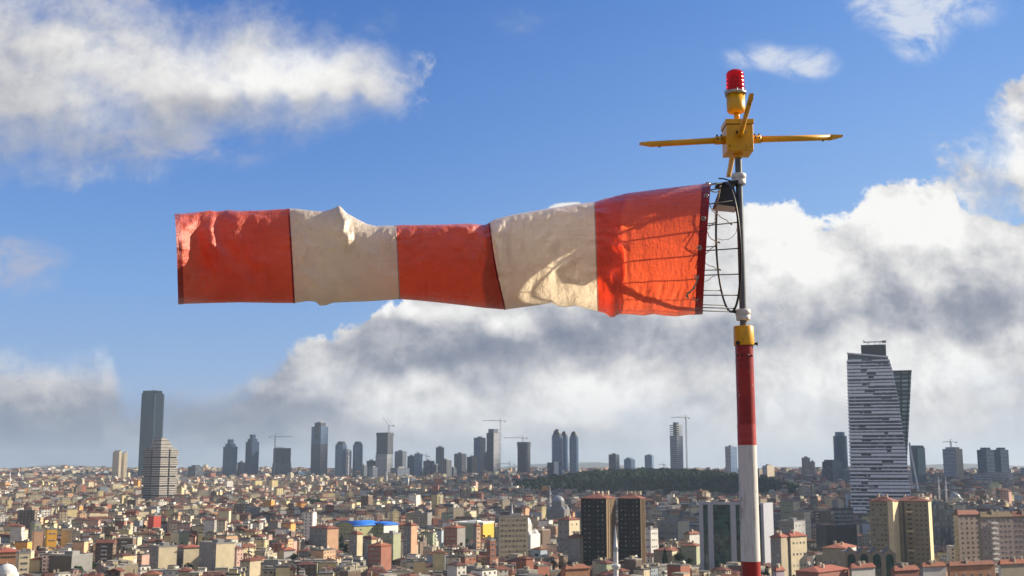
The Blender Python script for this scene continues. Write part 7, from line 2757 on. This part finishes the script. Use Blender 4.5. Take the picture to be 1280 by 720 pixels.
R1, c1, v1, w1 = ringpts((903.5, 230.5), (916, 389), 0, wy=.43)
R2, c2, v2, w2 = ringpts((784, 249.5), (786, 385.5), 0, wy=.335)
R3, c3, v3, w3 = ringpts((886, 235), (876, 389), 0, wy=.415)
bas = MB(); bas.path(R1, .0082, 8, closed=True); bas.build('front_ring', M['black_iron'], SK)
b = MB(); b.path(R2, .006, 8, closed=True); b.build('inner_ring', M['black_iron'], SK)
for k in range(16):
    a_ = 2 * PI * (k + .5) / 16
    p0 = c1 + v1 * math.cos(a_) + w1 * math.sin(a_)
    p1 = c2 + v2 * math.cos(a_) + w2 * math.sin(a_)
    b = MB(); b.tube(p0, p1, .0042, n=6); b.build('rod', M['black_iron'], SK)
b = MB()
# carriers from the ring to the two bearings on the rod, and the dark hooded bracket at the top
top_b, bot_b = q_(921, 226) - SO, q_(921, 390) - SO
b.tube(R1[0], top_b, .012, n=8)
b.tube(R1[32], bot_b, .012, n=8)
b.obox(q_(908, 231) - SO, (.075, 0, .012), (0, .05, 0), (0, 0, .012))
b.build('carrier', M['black_iron'], SK)
hd = MB()
A0, B0 = q_(893, 258) - SO, q_(921, 262) - SO
hd.face([(A0.x, -.10, A0.z), (B0.x, -.10, B0.z), (B0.x, .10, B0.z), (A0.x, .10, A0.z)])
tpc = q_(910, 236) - SO
for pts in (((A0.x, -.10, A0.z), (B0.x, -.10, B0.z)), ((B0.x, -.10, B0.z), (B0.x, .10, B0.z)), ((B0.x, .10, B0.z), (A0.x, .10, A0.z)), ((A0.x, .10, A0.z), (A0.x, -.10, A0.z))):
    a_, c_ = pts
    up_a = (tpc.x + (a_[0] - tpc.x) * .55, a_[1] * .6, tpc.z)
    up_c = (tpc.x + (c_[0] - tpc.x) * .55, c_[1] * .6, tpc.z)
    hd.face([a_, c_, up_c, up_a])
ho = hd.build('lamp_hood', M['black_iron'], SK)
lp = MB(); lp.obox(((A0.x + B0.x) / 2, 0, A0.z - .012), (.07, 0, -.006), (0, .085, 0), (0, 0, .006)); lp.build('lamp_glass', paint('milky_glass', (.5, .48, .42), .3, .1, 10), ho)
b = MB()
b.path([q_(898, 223) - SO, q_(905, 223.5) - SO, q_(913, 226) - SO, q_(918, 229) - SO], .005, 6)
b.path([q_(887, 231) - SO, q_(894, 229) - SO, q_(903, 230) - SO], .004, 6)
b.build('bracket_rod', M['black_iron'], SK)


# eyelets in the hem and the lacing
def near_pt(px, py, off=.0):
    k = np.argmin(np.where(nearness > .05, (PXX - px) ** 2 + (PYY - py) ** 2, 1e9))
    i, j = divmod(int(k), NA)
    v = VV[i, j]
    return Vector((float(v[0]), float(v[1]) - off, float(v[2])))


ey_px = [(885, 238.5), (883, 259), (879, 290), (874.5, 324), (871.5, 356), (870, 380)]
for (a_, b_) in ey_px:
    p = near_pt(a_, b_, .006)
    e_ = MB()
    pts = [p + Vector((math.cos(t_) * .013, 0, math.sin(t_) * .013)) for t_ in [k * 2 * PI / 16 for k in range(16)]]
    e_.path(pts, .0042, 6, closed=True)
    e_.build('eyelet', M['brass'], SK)


def rope(pts, r_=.0034, name='lace'):
    # sagging, slightly restless line through the points
    out_ = []
    for i in range(len(pts) - 1):
        a_, c_ = pts[i], pts[i + 1]
        for k in range(8):
            t_ = k / 8
            p = a_.lerp(c_, t_)
            out_.append(p + Vector((0, -.003, -.006 * math.sin(t_ * PI))) + Vector((.0015 * math.sin(i * 3 + k * 2.1), 0, .0015 * math.cos(i * 2 + k * 1.7))))
    out_.append(pts[-1])
    b = MB(); b.path(out_, r_, 6); return b.build(name, M['rope'], SK)


def W3(px, py, dep=-.36):
    """point near the camera side of the basket that shows at this picture place"""
    return q_(px, py, YM + dep) - SO


ringL = lambda py, s=1: None
rope([near_pt(883, 259, .008), W3(890, 262), W3(897, 268), W3(908, 275), W3(914, 280)])
rope([near_pt(879, 290, .008), W3(886, 295), W3(892, 300), W3(899, 303)])
rope([W3(897, 298), W3(906, 299.5), W3(914, 297), W3(920, 290), W3(921, 285)], .002)
rope([near_pt(874.5, 324, .008), W3(882, 329), W3(891, 333), W3(900, 337)], .0026)
rope([W3(899, 340), W3(890, 346), W3(881, 352)], .0022)
rope([W3(885, 236, -.2), W3(893, 240, -.2), W3(899, 238, -.2), W3(901, 232, -.2)], .004)
rope([W3(900, 232, -.1), W3(899, 241, -.1), W3(897, 252, -.1), W3(895, 262, -.1), W3(894, 275, -.12)], .005)
rope([W3(882, 288), W3(888, 282), W3(894, 276)], .0026)
rope([W3(881, 318), W3(888, 311), W3(896, 304)], .003)
rope([near_pt(871.5, 356, .010), near_pt(870.5, 362, .014), near_pt(868, 368, .012), near_pt(863, 372, .016), near_pt(858, 374, .012), near_pt(860, 379, .016)], .0055)
kn = MB()
for (a_, b_) in ((859, 377), (861, 374), (868, 369)):
    p = near_pt(a_, b_, .016)
    kn.lathe([(0, -.011), (.008, -.007), (.010, 0), (.008, .007), (0, .011)], axis=(.4, 0, 1), origin=p, n=8)
kn.build('knot', M['rope'], SK)
for (a_, b_) in ((914, 280), (899, 303), (900, 337)):
    k2 = MB(); p = W3(a_, b_)
    k2.lathe([(0, -.010), (.006, -.006), (.0075, 0), (.006, .006), (0, .010)], axis=(1, 0, -.6), origin=p, n=8)
    k2.build('knot', M['rope'], SK)
